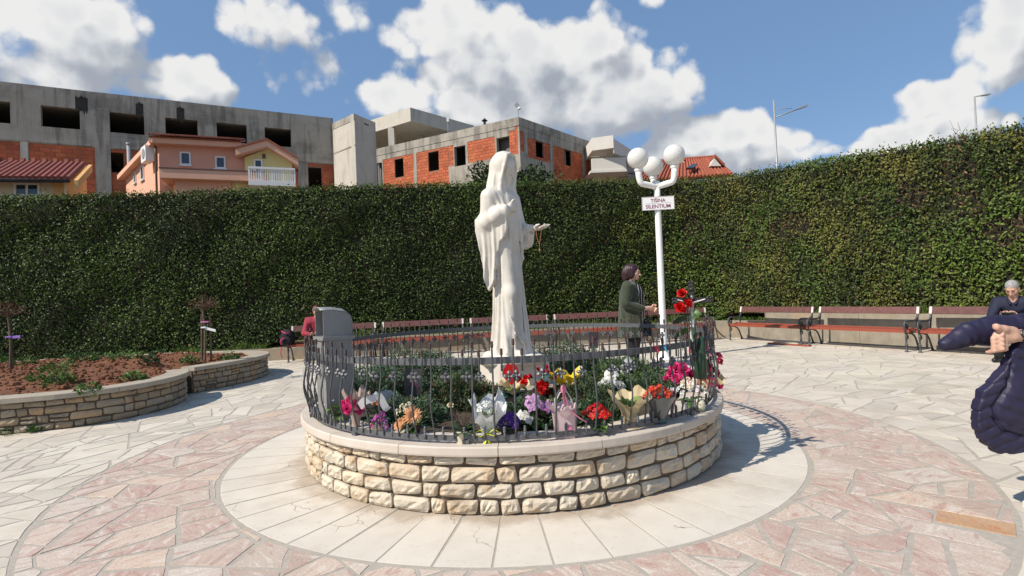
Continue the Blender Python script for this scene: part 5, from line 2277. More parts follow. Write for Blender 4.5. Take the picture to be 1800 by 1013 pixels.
# ------------------------------------------------------------------ unfinished concrete building and houses beyond the hedge
def conc_fx(h, col, P, pos):
    v = h.noise(h.vec('MULTIPLY', P, (.9, .9, .10)), 2.2, 6, .65)
    col = h.mix(h.math('MULTIPLY', h.maprange(v, .46, .62), .7), col, (.155, .14, .12, 1))
    w = h.maprange(h.noise(P, .35, 5, .65), .50, .64)
    col = h.mix(h.math('MULTIPLY', w, .5), col, (.12, .11, .09, 1))
    s = h.maprange(h.noise(h.vec('MULTIPLY', P, (.5, .5, 5.5)), 1.0, 2), .60, .64)
    return h.mix(h.math('MULTIPLY', s, .22), col, (.44, .42, .38, 1))


mat('concrete', (.35, .315, .26), (.42, .385, .325), 1.5, .95, .4, 12, extra=conc_fx, bdist=.02)
mat('concrete_pale', (.50, .455, .385), (.57, .53, .455), 1.5, .95, .3, 12, extra=lambda h, col, P, pos: h.mix(h.math('MULTIPLY', h.maprange(h.noise(h.vec('MULTIPLY', P, (1, 1, .12)), 2.0, 5), .5, .68), .45), col, (.27, .25, .22, 1)), bdist=.02)
mat('soot', (.030, .028, .026), (.05, .047, .043), 3, .95)
mat('clay_block', (.48, .115, .05), (.55, .165, .08), 2.2, .9, .3, 20, rnd=.30, hue=.012, bdist=.01)
mat('clay_field', (.72, .72, .72), (1.08, 1.08, 1.08), .8, .9, .3, 20, attr=True, bdist=.01)
mat('clay_mortar', (.25, .12, .075), (.34, .20, .14), 6, .95)
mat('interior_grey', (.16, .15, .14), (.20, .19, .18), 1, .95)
mat('plaster_pink', (.64, .32, .22), (.68, .36, .255), 1.2, .9, .15, 30)
mat('plaster_peach', (.68, .385, .265), (.72, .42, .30), 1.2, .9)
mat('plaster_yellow', (.64, .55, .24), (.68, .60, .29), 1.2, .9)
mat('plaster_orange', (.60, .34, .12), (.65, .39, .16), 1.2, .9)
mat('plaster_cream', (.60, .50, .34), (.65, .55, .40), 1.2, .9)
mat('plaster_white', (.62, .585, .52), (.68, .645, .58), 1.0, .9)
mat('roof_tile', (.24, .075, .045), (.33, .12, .07), 5, .85, .4, 14, rnd=.35)
mat('roof_orange', (.30, .075, .042), (.38, .115, .065), 3, .85, .3, 14, rnd=.25)
mat('roof_maroon', (.20, .052, .034), (.27, .08, .052), 4, .7, rnd=.25)
mat('frame_white', (.72, .71, .69), (.76, .75, .73), 5, .5)
mat('window_glass', (.02, .03, .045), (.04, .055, .075), 3, .08, spec=.8)
mat('gutter', (.10, .05, .04), (.14, .08, .06), 5, .5)
mat('steel_grey', (.26, .265, .27), (.32, .325, .33), 5, .5)


class Facade:
    """vertical wall plane from A to B (plan), with s measured from A along the wall"""
    def __init__(s, A, B, thick=.35):
        s.A, s.B = Vector((A[0], A[1], 0)), Vector((B[0], B[1], 0))
        s.u = (s.B - s.A).normalized()
        s.L = (s.B - s.A).length
        s.n = Vector((s.u.y, -s.u.x, 0))             # towards the camera when A is left of B
        s.th = thick

    def st(s, px, py):
        r = ray(px, py)
        t = (s.A.dot(s.n)) / (r.x * s.n.x + r.y * s.n.y)
        p = r * t
        return ((p - s.A).dot(s.u), p.z + EYE)

    def pt(s, a, z, out=0.0):
        p = s.A + s.u * a + s.n * out
        return Vector((p.x, p.y, z))

    def rect(s, px0, py0, px1, py1):
        """pixel corners (left top, right bottom) -> s0, s1, z0, z1 using the left column for heights"""
        a, z1 = s.st(px0, py0)
        b, z0 = s.st(px1, py1)
        return (min(a, b), max(a, b), min(z0, z1), max(z0, z1))

    def wall(s, name, m, parent, s0, s1, z0, z1, holes, th=None, out=0.0, ztop=None):
        th = th or s.th
        xs = sorted(set([s0, s1] + [min(max(v, s0), s1) for h_ in holes for v in h_[:2]]))
        zs = sorted(set([z0, z1] + [min(max(v, z0), z1) for h_ in holes for v in h_[2:4]]))

        def solid(i, j):
            if i < 0 or j < 0 or i >= len(xs) - 1 or j >= len(zs) - 1:
                return None
            cx_, cz_ = (xs[i] + xs[i + 1]) / 2, (zs[j] + zs[j + 1]) / 2
            return not any(h_[0] < cx_ < h_[1] and h_[2] < cz_ < h_[3] for h_ in holes)
        b = MB()
        for i in range(len(xs) - 1):
            for j in range(len(zs) - 1):
                if not solid(i, j):
                    continue
                a, c, d, e = xs[i], xs[i + 1], zs[j], zs[j + 1]
                F = [s.pt(a, d, out), s.pt(c, d, out), s.pt(c, e, out), s.pt(a, e, out)]
                K = [s.pt(a, d, out - th), s.pt(c, d, out - th), s.pt(c, e, out - th), s.pt(a, e, out - th)]
                fs = [(0, 1, 2, 3), (7, 6, 5, 4)]
                if not solid(i, j - 1):
                    fs.append((0, 4, 5, 1))
                if not solid(i, j + 1):
                    fs.append((3, 2, 6, 7))
                if not solid(i - 1, j):
                    fs.append((0, 3, 7, 4))
                if not solid(i + 1, j):
                    fs.append((1, 5, 6, 2))
                b.add(F + K, fs)
        return b.build(name, [m], parent)

    def bricks(s, parent, s0, s1, z0, z1, holes, out=-.03, bw=.50, bh=.25, budget=None, rg=random):
        b = MB()
        row = 0
        z = z0
        pieces = []
        while z < z1 - .04:
            zt = min(z + bh, z1)
            x = s0 - (bw / 2 if row % 2 else 0) - rg.uniform(0, .06)
            while x < s1 - .03:
                a, c = max(x, s0), min(x + bw, s1)
                segs = [(a, c)]
                for h_ in holes:
                    if h_[2] < (z + zt) / 2 < h_[3]:
                        nw = []
                        for (p, q) in segs:
                            if q <= h_[0] or p >= h_[1]:
                                nw.append((p, q))
                            else:
                                if p < h_[0]:
                                    nw.append((p, h_[0]))
                                if q > h_[1]:
                                    nw.append((h_[1], q))
                        segs = nw
                for (p, q) in segs:
                    if q - p > .05:
                        pieces.append((p + .012, q - .012, z + .012, zt - .012))
                x += bw
            z += bh
            row += 1
        ofs = [s.pt(0, 0, out), s.pt(0, 0, out - .12)]
        for (p, q, d, e) in pieces:
            k = rg.uniform(0, .008)
            F = [s.pt(p, d, out + k), s.pt(q, d, out + k), s.pt(q, e, out + k), s.pt(p, e, out + k)]
            K = [s.pt(p, d, out - .12), s.pt(q, d, out - .12), s.pt(q, e, out - .12), s.pt(p, e, out - .12)]
            fs = [(0, 1, 2, 3), (0, 4, 5, 1), (3, 2, 6, 7), (0, 3, 7, 4), (1, 5, 6, 2)]
            if budget and budget[0] > 0:
                budget[0] -= 1
                bb = MB()
                c0 = (F[0] + F[2]) / 2
                bb.add([v - c0 for v in F + K], fs)
                o_ = bb.build('brick', ['clay_block'], parent)
                o_.location = c0 - (parent.location if parent else Vector())
            else:
                g = rg.uniform(.8, 1.15)
                b.add(F + K, fs, 0, (.55 * g, .145 * g * rg.uniform(.9, 1.12), .065 * g))
        if b.v:
            b.build('brick_field', ['clay_field'], parent, kind='stuff')
        s.wall('mortar_bed', 'clay_mortar', parent, s0 + .002, s1 - .002, z0 + .002, z1 - .002, holes, th=.1, out=out - .012)

    def slab_behind(s, name, m, parent, s0, s1, z0, z1, d0, d1):
        b = MB()
        b.extrude([s.pt(s0, z0, -d0), s.pt(s1, z0, -d0), s.pt(s1, z1, -d0), s.pt(s0, z1, -d0)], s.n * (d0 - d1))
        return b.build(name, [m], parent)


rgb_ = random.Random(21)
# ---------------- long left wing
def YP(px, py, d):
    p = Y(px, py, d)
    return (p.x, p.y)


ZT = Y(178, 163, 32.7).z
P1 = YP(178, 163, 32.7)


def depth_for(px, py, z):
    r = ray(px, py)
    return (z - EYE) * r.y / r.z


dE = depth_for(585, 208, ZT)
P2 = YP(585, 208, dE)
d0_ = depth_for(0, 143, ZT)
P0 = YP(0, 143, d0_)
vv = (Vector(P1) - Vector(P0)).normalized()
PL = Vector(P0) - vv * 9
wing = thing('concrete_building', 'long unfinished grey concrete building with dark window holes and red clay blocks, upper left', 'building', (0, 0, 0))
F1 = Facade(P1, P2)
F0 = Facade((PL.x, PL.y), P1)
ztop = ZT
h1 = [F1.rect(191, 195, 254, 236), F1.rect(290, 206.5, 348, 245), F1.rect(380.5, 216, 434.5, 253), F1.rect(465, 225, 512.5, 260.5)]
zc0 = sum(h_[2] for h_ in h1) / 4
zc1 = sum(h_[3] for h_ in h1) / 4
h1 = [(h_[0], h_[1], zc0, zc1) for h_ in h1]
zb1 = F1.st(185, 261)[1]
lowz = 2.2
zw0, zw1 = F1.st(181, 302)[1], F1.st(181, 266)[1]
aw0, aw1 = F1.st(181, 280)[0], F1.st(217, 280)[0]
pan = [(F1.st(181, 300)[0], F1.st(300, 300)[0]), (F1.st(505, 300)[0], F1.st(524, 300)[0]), (F1.st(541, 300)[0], F1.st(588, 300)[0] - .05)]
hw = [(aw0, aw1, zw0, zw1)]
hdoor = [(F1.st(542, 300)[0], F1.st(565, 300)[0], lowz, F1.st(545, 294)[1])]
F1.wall('wall', 'concrete', wing, 0, F1.L, lowz, ztop, h1 + [(a, c, lowz, zb1) for (a, c) in pan])
F1.bricks(wing, pan[0][0], pan[0][1], lowz, zb1, hw, bw=.5, bh=.25, budget=[60], rg=rgb_)
F1.bricks(wing, pan[1][0], pan[1][1], lowz, zb1, [], budget=[20], rg=rgb_)
F1.bricks(wing, pan[2][0], pan[2][1], lowz, zb1, hdoor, budget=[20], rg=rgb_)
h0 = [F0.rect(71, 184, 141, 226), F0.rect(-60, 168, 18.5, 219)]
h0 = [(h_[0], h_[1], zc0, zc1) for h_ in h0]
pan0 = [(F0.st(51, 290)[0], F0.st(167.5, 290)[0]), (F0.st(-70, 290)[0], F0.st(36, 290)[0])]
F0.wall('wall', 'concrete', wing, 0, F0.L - .004, lowz, ztop - .003, h0 + [(a, c, lowz, zb1) for (a, c) in pan0])
F0.bricks(wing, pan0[0][0], pan0[0][1], lowz, zb1, [], budget=[120], rg=rgb_)
F0.bricks(wing, pan0[1][0], pan0[1][1], lowz, zb1, [], budget=[60], rg=rgb_)
# string course and pilaster at the bend
for F_, a, c in ((F1, .55, F1.L - .01), (F0, 0, F0.L - .55)):
    F_.wall('string_course', 'concrete', wing, a, c, zb1 + .05, zb1 + .17, [], th=.05, out=.047)
for a in (F1.st(205, 300)[0],):
    pass
F1.wall('pilaster', 'concrete', wing, -.25, F1.st(180.5, 250)[0] + .38, lowz, ztop - .95, [], th=.055, out=.05)
F0.wall('pilaster', 'concrete_pale', wing, F0.st(37, 290)[0], F0.st(50, 290)[0], lowz, zb1 + .03, [], th=.055, out=.052)
# rooms behind
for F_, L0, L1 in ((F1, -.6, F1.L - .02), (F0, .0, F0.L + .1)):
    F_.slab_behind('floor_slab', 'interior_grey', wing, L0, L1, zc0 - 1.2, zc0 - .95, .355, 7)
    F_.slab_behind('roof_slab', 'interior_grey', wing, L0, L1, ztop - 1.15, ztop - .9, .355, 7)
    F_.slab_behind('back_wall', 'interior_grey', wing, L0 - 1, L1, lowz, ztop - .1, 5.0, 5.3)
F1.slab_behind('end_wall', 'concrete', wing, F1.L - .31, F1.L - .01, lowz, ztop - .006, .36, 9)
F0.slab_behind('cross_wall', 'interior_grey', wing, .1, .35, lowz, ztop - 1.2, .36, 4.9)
# black water stains under the roof drains
for (F_, px, py0, py1, w) in ((F0, 143, 171, 192, .60), (F1, 245, 182, 199, .40), (F1, 317, 190, 207, .42)):
    a, z1 = F_.st(px, py0)
    _, z0 = F_.st(px, py1)
    b = MB()
    K = 10
    top = [F_.pt(a - w / 2 + w * k / K, z1 + random.uniform(-.05, .05), .004) for k in range(K + 1)]
    bot = [F_.pt(a - w / 2 + w * k / K, z0 - random.uniform(0, .55) * (1 if k % 2 else .3), .004) for k in range(K + 1)]
    b.add(top + bot, [(k, K + 1 + k, K + 2 + k, k + 1) for k in range(K)])
    b.build('water_stain', ['soot'], wing)
    b = MB()
    p = F_.pt(a, z1 + .02, .10)
    b.tube([F_.pt(a, z1 + .02, -.05), p], .05, 8)
    b.build('drain_spout', ['soot'], wing)

# ---------------- stair tower and right block
ZTt = Y(655, 212, dE - .6).z
tower = thing('stair_tower', 'plain pale concrete stair tower between the long wing and the brick block', 'tower', (0, 0, 0))
dT = depth_for(622, 200, ZTt)
T0, T1, T2 = YP(584, 208, dE - .3), YP(622.5, 200, dT), YP(655, 212, depth_for(655, 211.5, ZTt) + .2)
FA, FB = Facade(T0, T1), Facade(T1, T2)
FA.wall('wall', 'concrete_pale', tower, 0, FA.L - .004, 2.2, ZTt, [])
vent = [FB.rect(625, 212, 629, 216.5), FB.rect(640, 216, 648.5, 222)]
FB.wall('wall', 'concrete_pale', tower, 0, FB.L, 2.2, ZTt - .003, vent)
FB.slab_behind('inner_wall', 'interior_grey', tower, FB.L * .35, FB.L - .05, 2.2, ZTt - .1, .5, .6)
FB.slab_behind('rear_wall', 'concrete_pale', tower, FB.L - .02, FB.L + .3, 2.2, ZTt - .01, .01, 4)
FA.wall('parapet_band', 'concrete', tower, 0, FA.L - .006, ZTt - .45, ZTt - .002, [], th=.03, out=.026)
FA.wall('floor_joint', 'concrete', tower, 0, FA.L - .006, FA.st(600, 266)[1], FA.st(600, 266)[1] + .09, [], th=.03, out=.025)

ZR = Y(908, 206, 40).z
blk = thing('brick_block', 'unfinished flat-roofed block of concrete frames and orange clay block walls behind the statue', 'building', (0, 0, 0))
dA = depth_for(655, 263.5, ZR)
dC = depth_for(1066, 259, ZR)
RA, RB, RC = YP(655, 263.5, dA), YP(911.5, 205, 40), YP(1066, 259, dC)
FL, FR = Facade(RA, RB), Facade(RB, RC)
zfr = ZR - 1.05                                       # bottom of the roof beam at the left
wl = [FL.rect(659, 291, 673, 330), FL.rect(693, 282, 709.5, 313), FL.rect(752, 268.5, 771.5, 300), FL.rect(798, 259.5, 819, 290), FL.rect(872.5, 242, 896, 270)]
zz1 = sum(w[3] for w in wl[1:]) / 4
zz0 = sum(w[2] for w in wl[1:]) / 4
wl = [(w[0], w[1], zz0 if i else 2.2, zz1) for i, w in enumerate(wl)]
a_ = lambda px: FL.st(px, 285)[0]
zpan0 = FL.st(788, 292)[1]
zmid = FL.st(850, 282)[1]
panels = [(a_(673), a_(726.5), 2.2, zfr), (a_(732), a_(788), 2.2, zfr), (a_(788.2), a_(798) + .0, zmid, zfr - .0), (a_(823), a_(871), zmid, zfr - .0), (a_(896.5), a_(907), zmid, zfr + .18), (a_(907.2), FL.L - .02, zmid, zfr + .45)]
FL.wall('wall', 'concrete', blk, 0, FL.L - .004, 2.2, ZR, wl + panels)
bud = [300]
for (p0_, p1_, q0, q1_) in panels:
    FL.bricks(blk, p0_, p1_, q0, q1_, wl, budget=bud, rg=rgb_, bw=.42, bh=.24)
r_ = lambda px: FR.st(px, 275)[0]
wr_ = [FR.rect(942, 247, 956.5, 280), FR.rect(992, 262, 1005, 293), FR.rect(1035.5, 275, 1045, 304)]
yz1 = sum(w[3] for w in wr_) / 3
yz0 = sum(w[2] for w in wr_) / 3
wr_ = [(w[0], w[1], yz0, yz1) for w in wr_]
zr1 = FR.st(925, 241)[1]
zr0 = FR.st(930, 277)[1]
prs = [(.02, r_(922.5), zr0 + .35, zr1 + .35), (r_(928), r_(967.5), zr0, zr1), (r_(972.5), r_(1023.5), 2.2, zr1), (r_(1028.5), r_(1057.5), 2.2, zr1), (r_(1061), FR.L - .02, 2.2, zr1)]
FR.wall('wall', 'concrete', blk, 0, FR.L, 2.2, ZR - .003, prs)
for (p0_, p1_, q0, q1_) in prs:
    FR.bricks(blk, p0_, p1_, q0, q1_, wr_, budget=bud, rg=rgb_, bw=.42, bh=.24)
for F_ in (FL, FR):
    F_.wall('roof_beam', 'concrete', blk, .0 if F_ is FR else 0, F_.L - .006, ZR - .62, ZR - .004, [], th=.035, out=.030)
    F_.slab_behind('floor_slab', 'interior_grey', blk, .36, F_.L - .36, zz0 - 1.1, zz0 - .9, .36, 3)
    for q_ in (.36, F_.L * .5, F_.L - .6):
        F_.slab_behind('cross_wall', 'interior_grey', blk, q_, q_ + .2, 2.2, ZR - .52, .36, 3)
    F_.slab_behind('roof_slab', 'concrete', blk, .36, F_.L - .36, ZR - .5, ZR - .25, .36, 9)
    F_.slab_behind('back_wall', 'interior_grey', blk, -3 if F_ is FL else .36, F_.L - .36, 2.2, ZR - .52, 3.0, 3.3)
# raised open top storey behind the left half
ZU = Y(721, 189, 47.5).z
U0, U1, U2 = YP(649, 215, depth_for(655, 212, ZU)), YP(721, 189, 47.5), YP(833, 221, depth_for(833, 221, ZU))
up = thing('roof_pavilion', 'open concrete top storey with overhanging slab and one column, on the brick block', 'building', (0, 0, 0))
zsl = Y(721, 213, 47.5).z
b = MB()
U3 = Vector((*U2, 0)) + Vector((-2, 10, 0))
b.prism([U0, U1, U2, (U3.x, U3.y), (U0[0] - 2, U0[1] + 12)], zsl, ZU)
b.build('roof_slab', ['concrete_pale'], up)
b = MB()
c = Y(689, 250, 49.2)
b.box((c.x, c.y, (ZR - .3 + zsl) / 2 - .002), (.55, .55, zsl - ZR + .3))
b.build('column', ['concrete_pale'], up)
c = Y(738, 240, 52)
b = MB()
b.box((c.x, c.y, (ZR - .3 + zsl) / 2 - .002), (.5, .5, zsl - ZR + .3))
b.build('column', ['concrete_pale'], up)
b = MB()
q0, q1 = Y(600, 240, 57), Y(850, 240, 57)
b.box(((q0.x + q1.x) / 2, 57, (ZR - 1 + zsl) / 2), (q1.x - q0.x, .3, zsl - ZR + .9))
b.build('back_wall', ['interior_grey'], up)
# camera mast on the roof corner
cb = YP(911, 205, 40.3)
mast = thing('camera_mast', 'thin mast with a white dome camera and a small square antenna on the block corner', 'camera', (cb[0], cb[1], ZR - .3))
b = MB()
b.tube([(0, 0, 0), (0, 0, 1.25)], .03, 6)
b.build('pole', ['steel_grey'], mast)
b = MB()
b.ball((.09, -.1, .98), .13, 12, 8, sc=(1, 1, .85))
b.tube([(0, 0, 1.0), (.09, -.1, 1.12)], .035, 6)
b.build('dome_camera', ['frame_white'], mast, smooth=True)
b = MB()
b.box((-.06, -.02, 1.28), (.30, .02, .30), mtx=Matrix.Rotation(R(45), 3, 'Y'))
b.build('antenna', ['steel_grey'], mast)
for (px, pb, pt_, hh) in ((852, 218, 211, 'cowl'), (788, 232, 209, 'aerial')):
    q = Y(px, pb, 44)
    z1 = Y(px, pt_, 44).z
    if hh == 'cowl':
        t = thing('roof_vent', 'small dark roof vent on the flat roof left of the statue', 'vent', (q.x, q.y, ZR - .3))
        b = MB()
        b.tube([(0, 0, 0), (0, 0, z1 - ZR + .2)], .10, 8)
        b.build('pipe', ['soot'], t)
        b = MB()
        b.lathe([(.26, z1 - ZR + .22), (.02, z1 - ZR + .45)], 10)
        b.build('hood', ['soot'], t)
    else:
        t = thing('roof_aerial', 'thin pole with a small white box on the flat roof', 'aerial', (q.x, q.y, ZR - .3))
        b = MB()
        b.tube([(0, 0, 0), (0, 0, z1 - ZR + .3)], .035, 6)
        b.build('pole', ['steel_grey'], t)
        b = MB()
        b.box((0, 0, z1 - ZR + .2), (.18, .18, .3))
        b.build('box', ['frame_white'], t)


# ---------------- houses
def win(F, px0, py0, px1, py1, parent, fr=.07, mull=False):
    s0, s1, z0, z1 = F.rect(px0, py0, px1, py1)
    b = MB()
    for (a, c, d, e) in ((s0, s1, z0, z0 + fr), (s0, s1, z1 - fr, z1), (s0, s0 + fr, z0 + fr, z1 - fr), (s1 - fr, s1, z0 + fr, z1 - fr)) + (((s0 + s1) / 2 - fr / 2, (s0 + s1) / 2 + fr / 2, z0 + fr, z1 - fr),) * mull:
        b.extrude([F.pt(a, d, .05), F.pt(c, d, .05), F.pt(c, e, .05), F.pt(a, e, .05)], F.n * -.10)
    w = b.build('window', ['frame_white'], parent)
    b = MB()
    b.extrude([F.pt(s0 + fr * .5, z0 + fr * .5, .012), F.pt(s1 - fr * .5, z0 + fr * .5, .012), F.pt(s1 - fr * .5, z1 - fr * .5, .012), F.pt(s0 + fr * .5, z1 - fr * .5, .012)], F.n * -.02)
    b.build('pane', ['window_glass'], w)
    b = MB()
    b.extrude([F.pt(s0 - .06, z0 - .06, .10), F.pt(s1 + .06, z0 - .06, .10), F.pt(s1 + .06, z0 - .004, .10), F.pt(s0 - .06, z0 - .004, .10)], F.n * -.098)
    b.build('sill', ['frame_white'], w)
    return w


def tile_roof(parent, A, B, C, D, m, rows, cols, name='roof_tile', limit=300):
    """A-B eave (left, right), D-C ridge; half-round tiles one object each"""
    A, B, C, D = (Vector(q) for q in (A, B, C, D))
    b0 = MB()
    nn = (B - A).cross(D - A).normalized()
    b0.extrude([A, B, C, D], nn * -.08)
    b0.build('roof_deck', [m], parent)
    for j in range(rows):
        for i in range(cols):
            def P(u, v):
                return A.lerp(B, u).lerp(D.lerp(C, u), v)
            u0, u1 = i / cols, (i + .96) / cols
            v0, v1 = j / rows - .25 / rows, (j + 1) / rows
            um = (u0 + u1) / 2
            b = MB()
            K = 4
            vs = []
            for v, lift in ((v0, .05), (v1, .015)):
                for k in range(K + 1):
                    t = k / K
                    vs.append(P(u0 + (u1 - u0) * t, v) + nn * (lift + .07 * math.sin(pi * t)))
            fs = [(k, k + 1, K + 2 + k, K + 1 + k) for k in range(K)] + [tuple(range(K + 1))[::-1]]
            c_ = sum(vs, Vector()) / len(vs)
            b.add([v - c_ for v in vs], fs)
            o_ = b.build(name, [m], parent)
            o_.location = c_


# pink house with a yellow gable
D_ = 26.0
pink_h = thing('pink_house', 'salmon pink house with a yellow gable and white balcony in front of the grey building', 'house', (0, 0, 0))
K0, K1 = YP(279, 262, D_), YP(520, 280, D_ + 2.2)
FP = Facade(K0, K1, .3)
zE = FP.st(290, 256)[1]
FP.wall('wall', 'plaster_pink', pink_h, 0, FP.st(431, 290)[0], 2.0, zE, [], th=.3)
KL = YP(221, 305, D_ + 4.6)
FS = Facade(KL, K0, .3)
# gable side wall following the sloping roof edge
b = MB()
zl = FS.st(222, 309)[1]
b.extrude([FS.pt(0, 2.0), FS.pt(FS.L - .004, 2.0), FS.pt(FS.L - .004, zE), FS.pt(0, zl)], FS.n * -.3)
b.build('side_wall', ['plaster_peach'], pink_h)
b = MB()
b.extrude([FS.pt(-.3, zl + .05, .35), FS.pt(FS.L + .35, zE + .24, .35), FS.pt(FS.L + .35, zE + .0, .35), FS.pt(-.3, zl - .2, .35)], FS.n * -.5)
b.build('verge_board', ['plaster_peach'], pink_h)
sE1 = FP.st(425, 270)[0]
zEv = zE + .26
b = MB()
b.extrude([FP.pt(-.3, zE + .0, .42), FP.pt(sE1, zE + .0, .42), FP.pt(sE1, zEv, .42), FP.pt(-.3, zEv, .42)], FP.n * -.72)
b.build('eave', ['plaster_peach'], pink_h)
tile_roof(pink_h, FP.pt(-.3, zEv + .05, .48), FP.pt(sE1, zEv + .05, .48), FP.pt(sE1, zEv + .95, -2.6), FP.pt(-.3, zEv + .95, -2.6), 'roof_tile', 5, 26)
win(FP, 316, 267, 336, 291, pink_h)
win(FP, 378, 275, 397, 297, pink_h)
win(FS, 248, 293, 254, 315, pink_h, .06)
win(FS, 236, 304, 240, 321, pink_h, .05)
# yellow gable bay
sy0, sy1 = FP.st(431, 290)[0], FP.st(514, 300)[0]
zg = FP.st(471, 254)[1]
zs = FP.st(433, 270)[1]
sm = FP.st(471, 280)[0]
b = MB()
b.extrude([FP.pt(sy0 + .004, 2.0, .25), FP.pt(sy1, 2.0, .25), FP.pt(sy1, zs - .35, .25), FP.pt(sm, zg - .3, .25), FP.pt(sy0 + .004, zs - .25, .25)], FP.n * -.55)
b.build('gable_wall', ['plaster_yellow'], pink_h)
for (p, q) in (((sy0 - .35, zs), (sm, zg)), ((sm, zg), (sy1 + .3, zs - .35))):
    b = MB()
    b.extrude([FP.pt(p[0], p[1] - .30, .75), FP.pt(q[0], q[1] - .30, .75), FP.pt(q[0], q[1], .75), FP.pt(p[0], p[1], .75)], FP.n * -1.1)
    b.build('gable_edge', ['plaster_peach'], pink_h)
    b = MB()
    b.extrude([FP.pt(p[0], p[1] + .004, .82), FP.pt(q[0], q[1] + .004, .82), FP.pt(q[0], q[1] + .10, .82), FP.pt(p[0], p[1] + .10, .82)], FP.n * -3)
    b.build('gable_roof', ['roof_tile'], pink_h)
wb = Facade(tuple(FP.pt(0, 0, .25).xy), tuple(FP.pt(FP.L, 0, .25).xy))
win(wb, 446, 280, 462, 305, pink_h)
b = MB()
va, vz = wb.st(464, 275)
b.box(wb.pt(va, vz, .02), (.16, .05, .22), rz=math.atan2(wb.u.y, wb.u.x))
b.build('vent_grille', ['gutter'], pink_h)
# flat projecting band / lower storey
FB2 = Facade(tuple(FP.pt(FP.st(282, 300)[0] - .5, 0, 1.6).xy), tuple(FP.pt(FP.L + 1, 0, 1.6).xy))
zb_ = FB2.st(300, 297)[1]
sb1 = FB2.st(466, 310)[0]
b = MB()
s0_ = FB2.st(281, 310)[0]
b.extrude([FB2.pt(s0_, zb_ - .42), FB2.pt(sb1, zb_ - .42), FB2.pt(sb1, zb_), FB2.pt(s0_, zb_)], FB2.n * -1.55)
b.build('canopy', ['plaster_peach'], pink_h)
b = MB()
b.extrude([FB2.pt(s0_ - .03, zb_ + .002, .03), FB2.pt(sb1, zb_ + .002, .03), FB2.pt(sb1, zb_ + .06, .03), FB2.pt(s0_ - .03, zb_ + .06, .03)], FB2.n * -1.5)
b.build('canopy_edge', ['gutter'], pink_h)
b = MB()
b.extrude([FB2.pt(s0_ + .5, 2.0, -.5), FB2.pt(FB2.st(404, 310)[0], 2.0, -.5), FB2.pt(FB2.st(404, 310)[0], zb_ - .425, -.5), FB2.pt(s0_ + .5, zb_ - .425, -.5)], FB2.n * -.8)
b.build('lower_wall', ['plaster_peach'], pink_h)
b = MB()
b.extrude([FB2.pt(FB2.st(404, 310)[0] + .004, 2.0, -.6), FB2.pt(sb1, 2.0, -.6), FB2.pt(sb1, zb_ - .43, -.6), FB2.pt(FB2.st(404, 310)[0] + .004, zb_ - .43, -.6)], FB2.n * -.7)
b.build('lower_wall', ['plaster_yellow'], pink_h)
# white balcony
c0s, c1s = FB2.st(437, 300)[0], FB2.st(519, 305)[0]
zr_, zl_ = FB2.st(478, 297)[1], FB2.st(478, 320)[1]
bal = MB()
bal.extrude([FB2.pt(c0s, zr_ - .10, .35), FB2.pt(c1s, zr_ - .10, .35), FB2.pt(c1s, zr_, .35), FB2.pt(c0s, zr_, .35)], FB2.n * -.10)
bal.extrude([FB2.pt(c0s, zl_ - .25, .35), FB2.pt(c1s, zl_ - .25, .35), FB2.pt(c1s, zl_ - .02, .35), FB2.pt(c0s, zl_ - .02, .35)], FB2.n * -1.6)
bal.extrude([FB2.pt(c0s, zr_ - .10, .24), FB2.pt(c0s + .1, zr_ - .10, .24), FB2.pt(c0s + .1, zr_ - .01, .24), FB2.pt(c0s, zr_ - .01, .24)], FB2.n * -1.5)
bo = bal.build('balcony', ['frame_white'], pink_h)
nb_ = 20
for i in range(nb_ + 1):
    a = c0s + .04 + (c1s - c0s - .08) * i / nb_
    b = MB()
    wv = .05 if i % 5 else .09
    b.extrude([FB2.pt(a - wv / 2, zl_ - .02, .32), FB2.pt(a + wv / 2, zl_ - .02, .32), FB2.pt(a + wv / 2, zr_ - .10, .32), FB2.pt(a - wv / 2, zr_ - .10, .32)], FB2.n * -.05)
    b.build('baluster', ['frame_white'], bo)
ac = FS.st(270, 275)
b = MB()
b.box(FS.pt(FS.L - .75, ac[1], .30), (.85, .35, .75), rz=math.atan2(FS.u.y, FS.u.x))
acb = b.build('air_conditioner', ['frame_white'], pink_h)
b = MB()
b.lathe([(.0, 0), (.25, 0), (.25, .02), (0, .02)], 20, FS.pt(FS.L - .70, ac[1], .48), mtx=FS.n.to_track_quat('Z', 'Y').to_matrix())
b.build('fan_grille', ['steel_grey'], acb)
b = MB()
pts = [FP.pt(-.12, zE - .05, .1), FP.pt(-.12, zE - .5, .06), FP.pt(-.12, 2.2, .06)]
b.tube(pts, .05, 7)
b.build('downpipe', ['gutter'], pink_h, smooth=True)
# stove pipe behind
q = Y(227, 290, 30.5)
t = thing('flue_pipe', 'thin grey flue pipe rising behind the roof edge of the pink house', 'pipe', (q.x, q.y, 2.0))
b = MB()
zt_ = Y(226, 255, 30.5).z
b.tube([(0, 0, 0), (0, 0, zt_ - 2.0)], .10, 10)
b.build('pipe', ['steel_grey'], t, smooth=True)
b = MB()
b.lathe([(.11, zt_ - 2.02), (.13, zt_ - 2.0), (.13, zt_ - 1.9), (.10, zt_ - 1.88)], 10)
b.build('cap', ['steel_grey'], t, smooth=True)

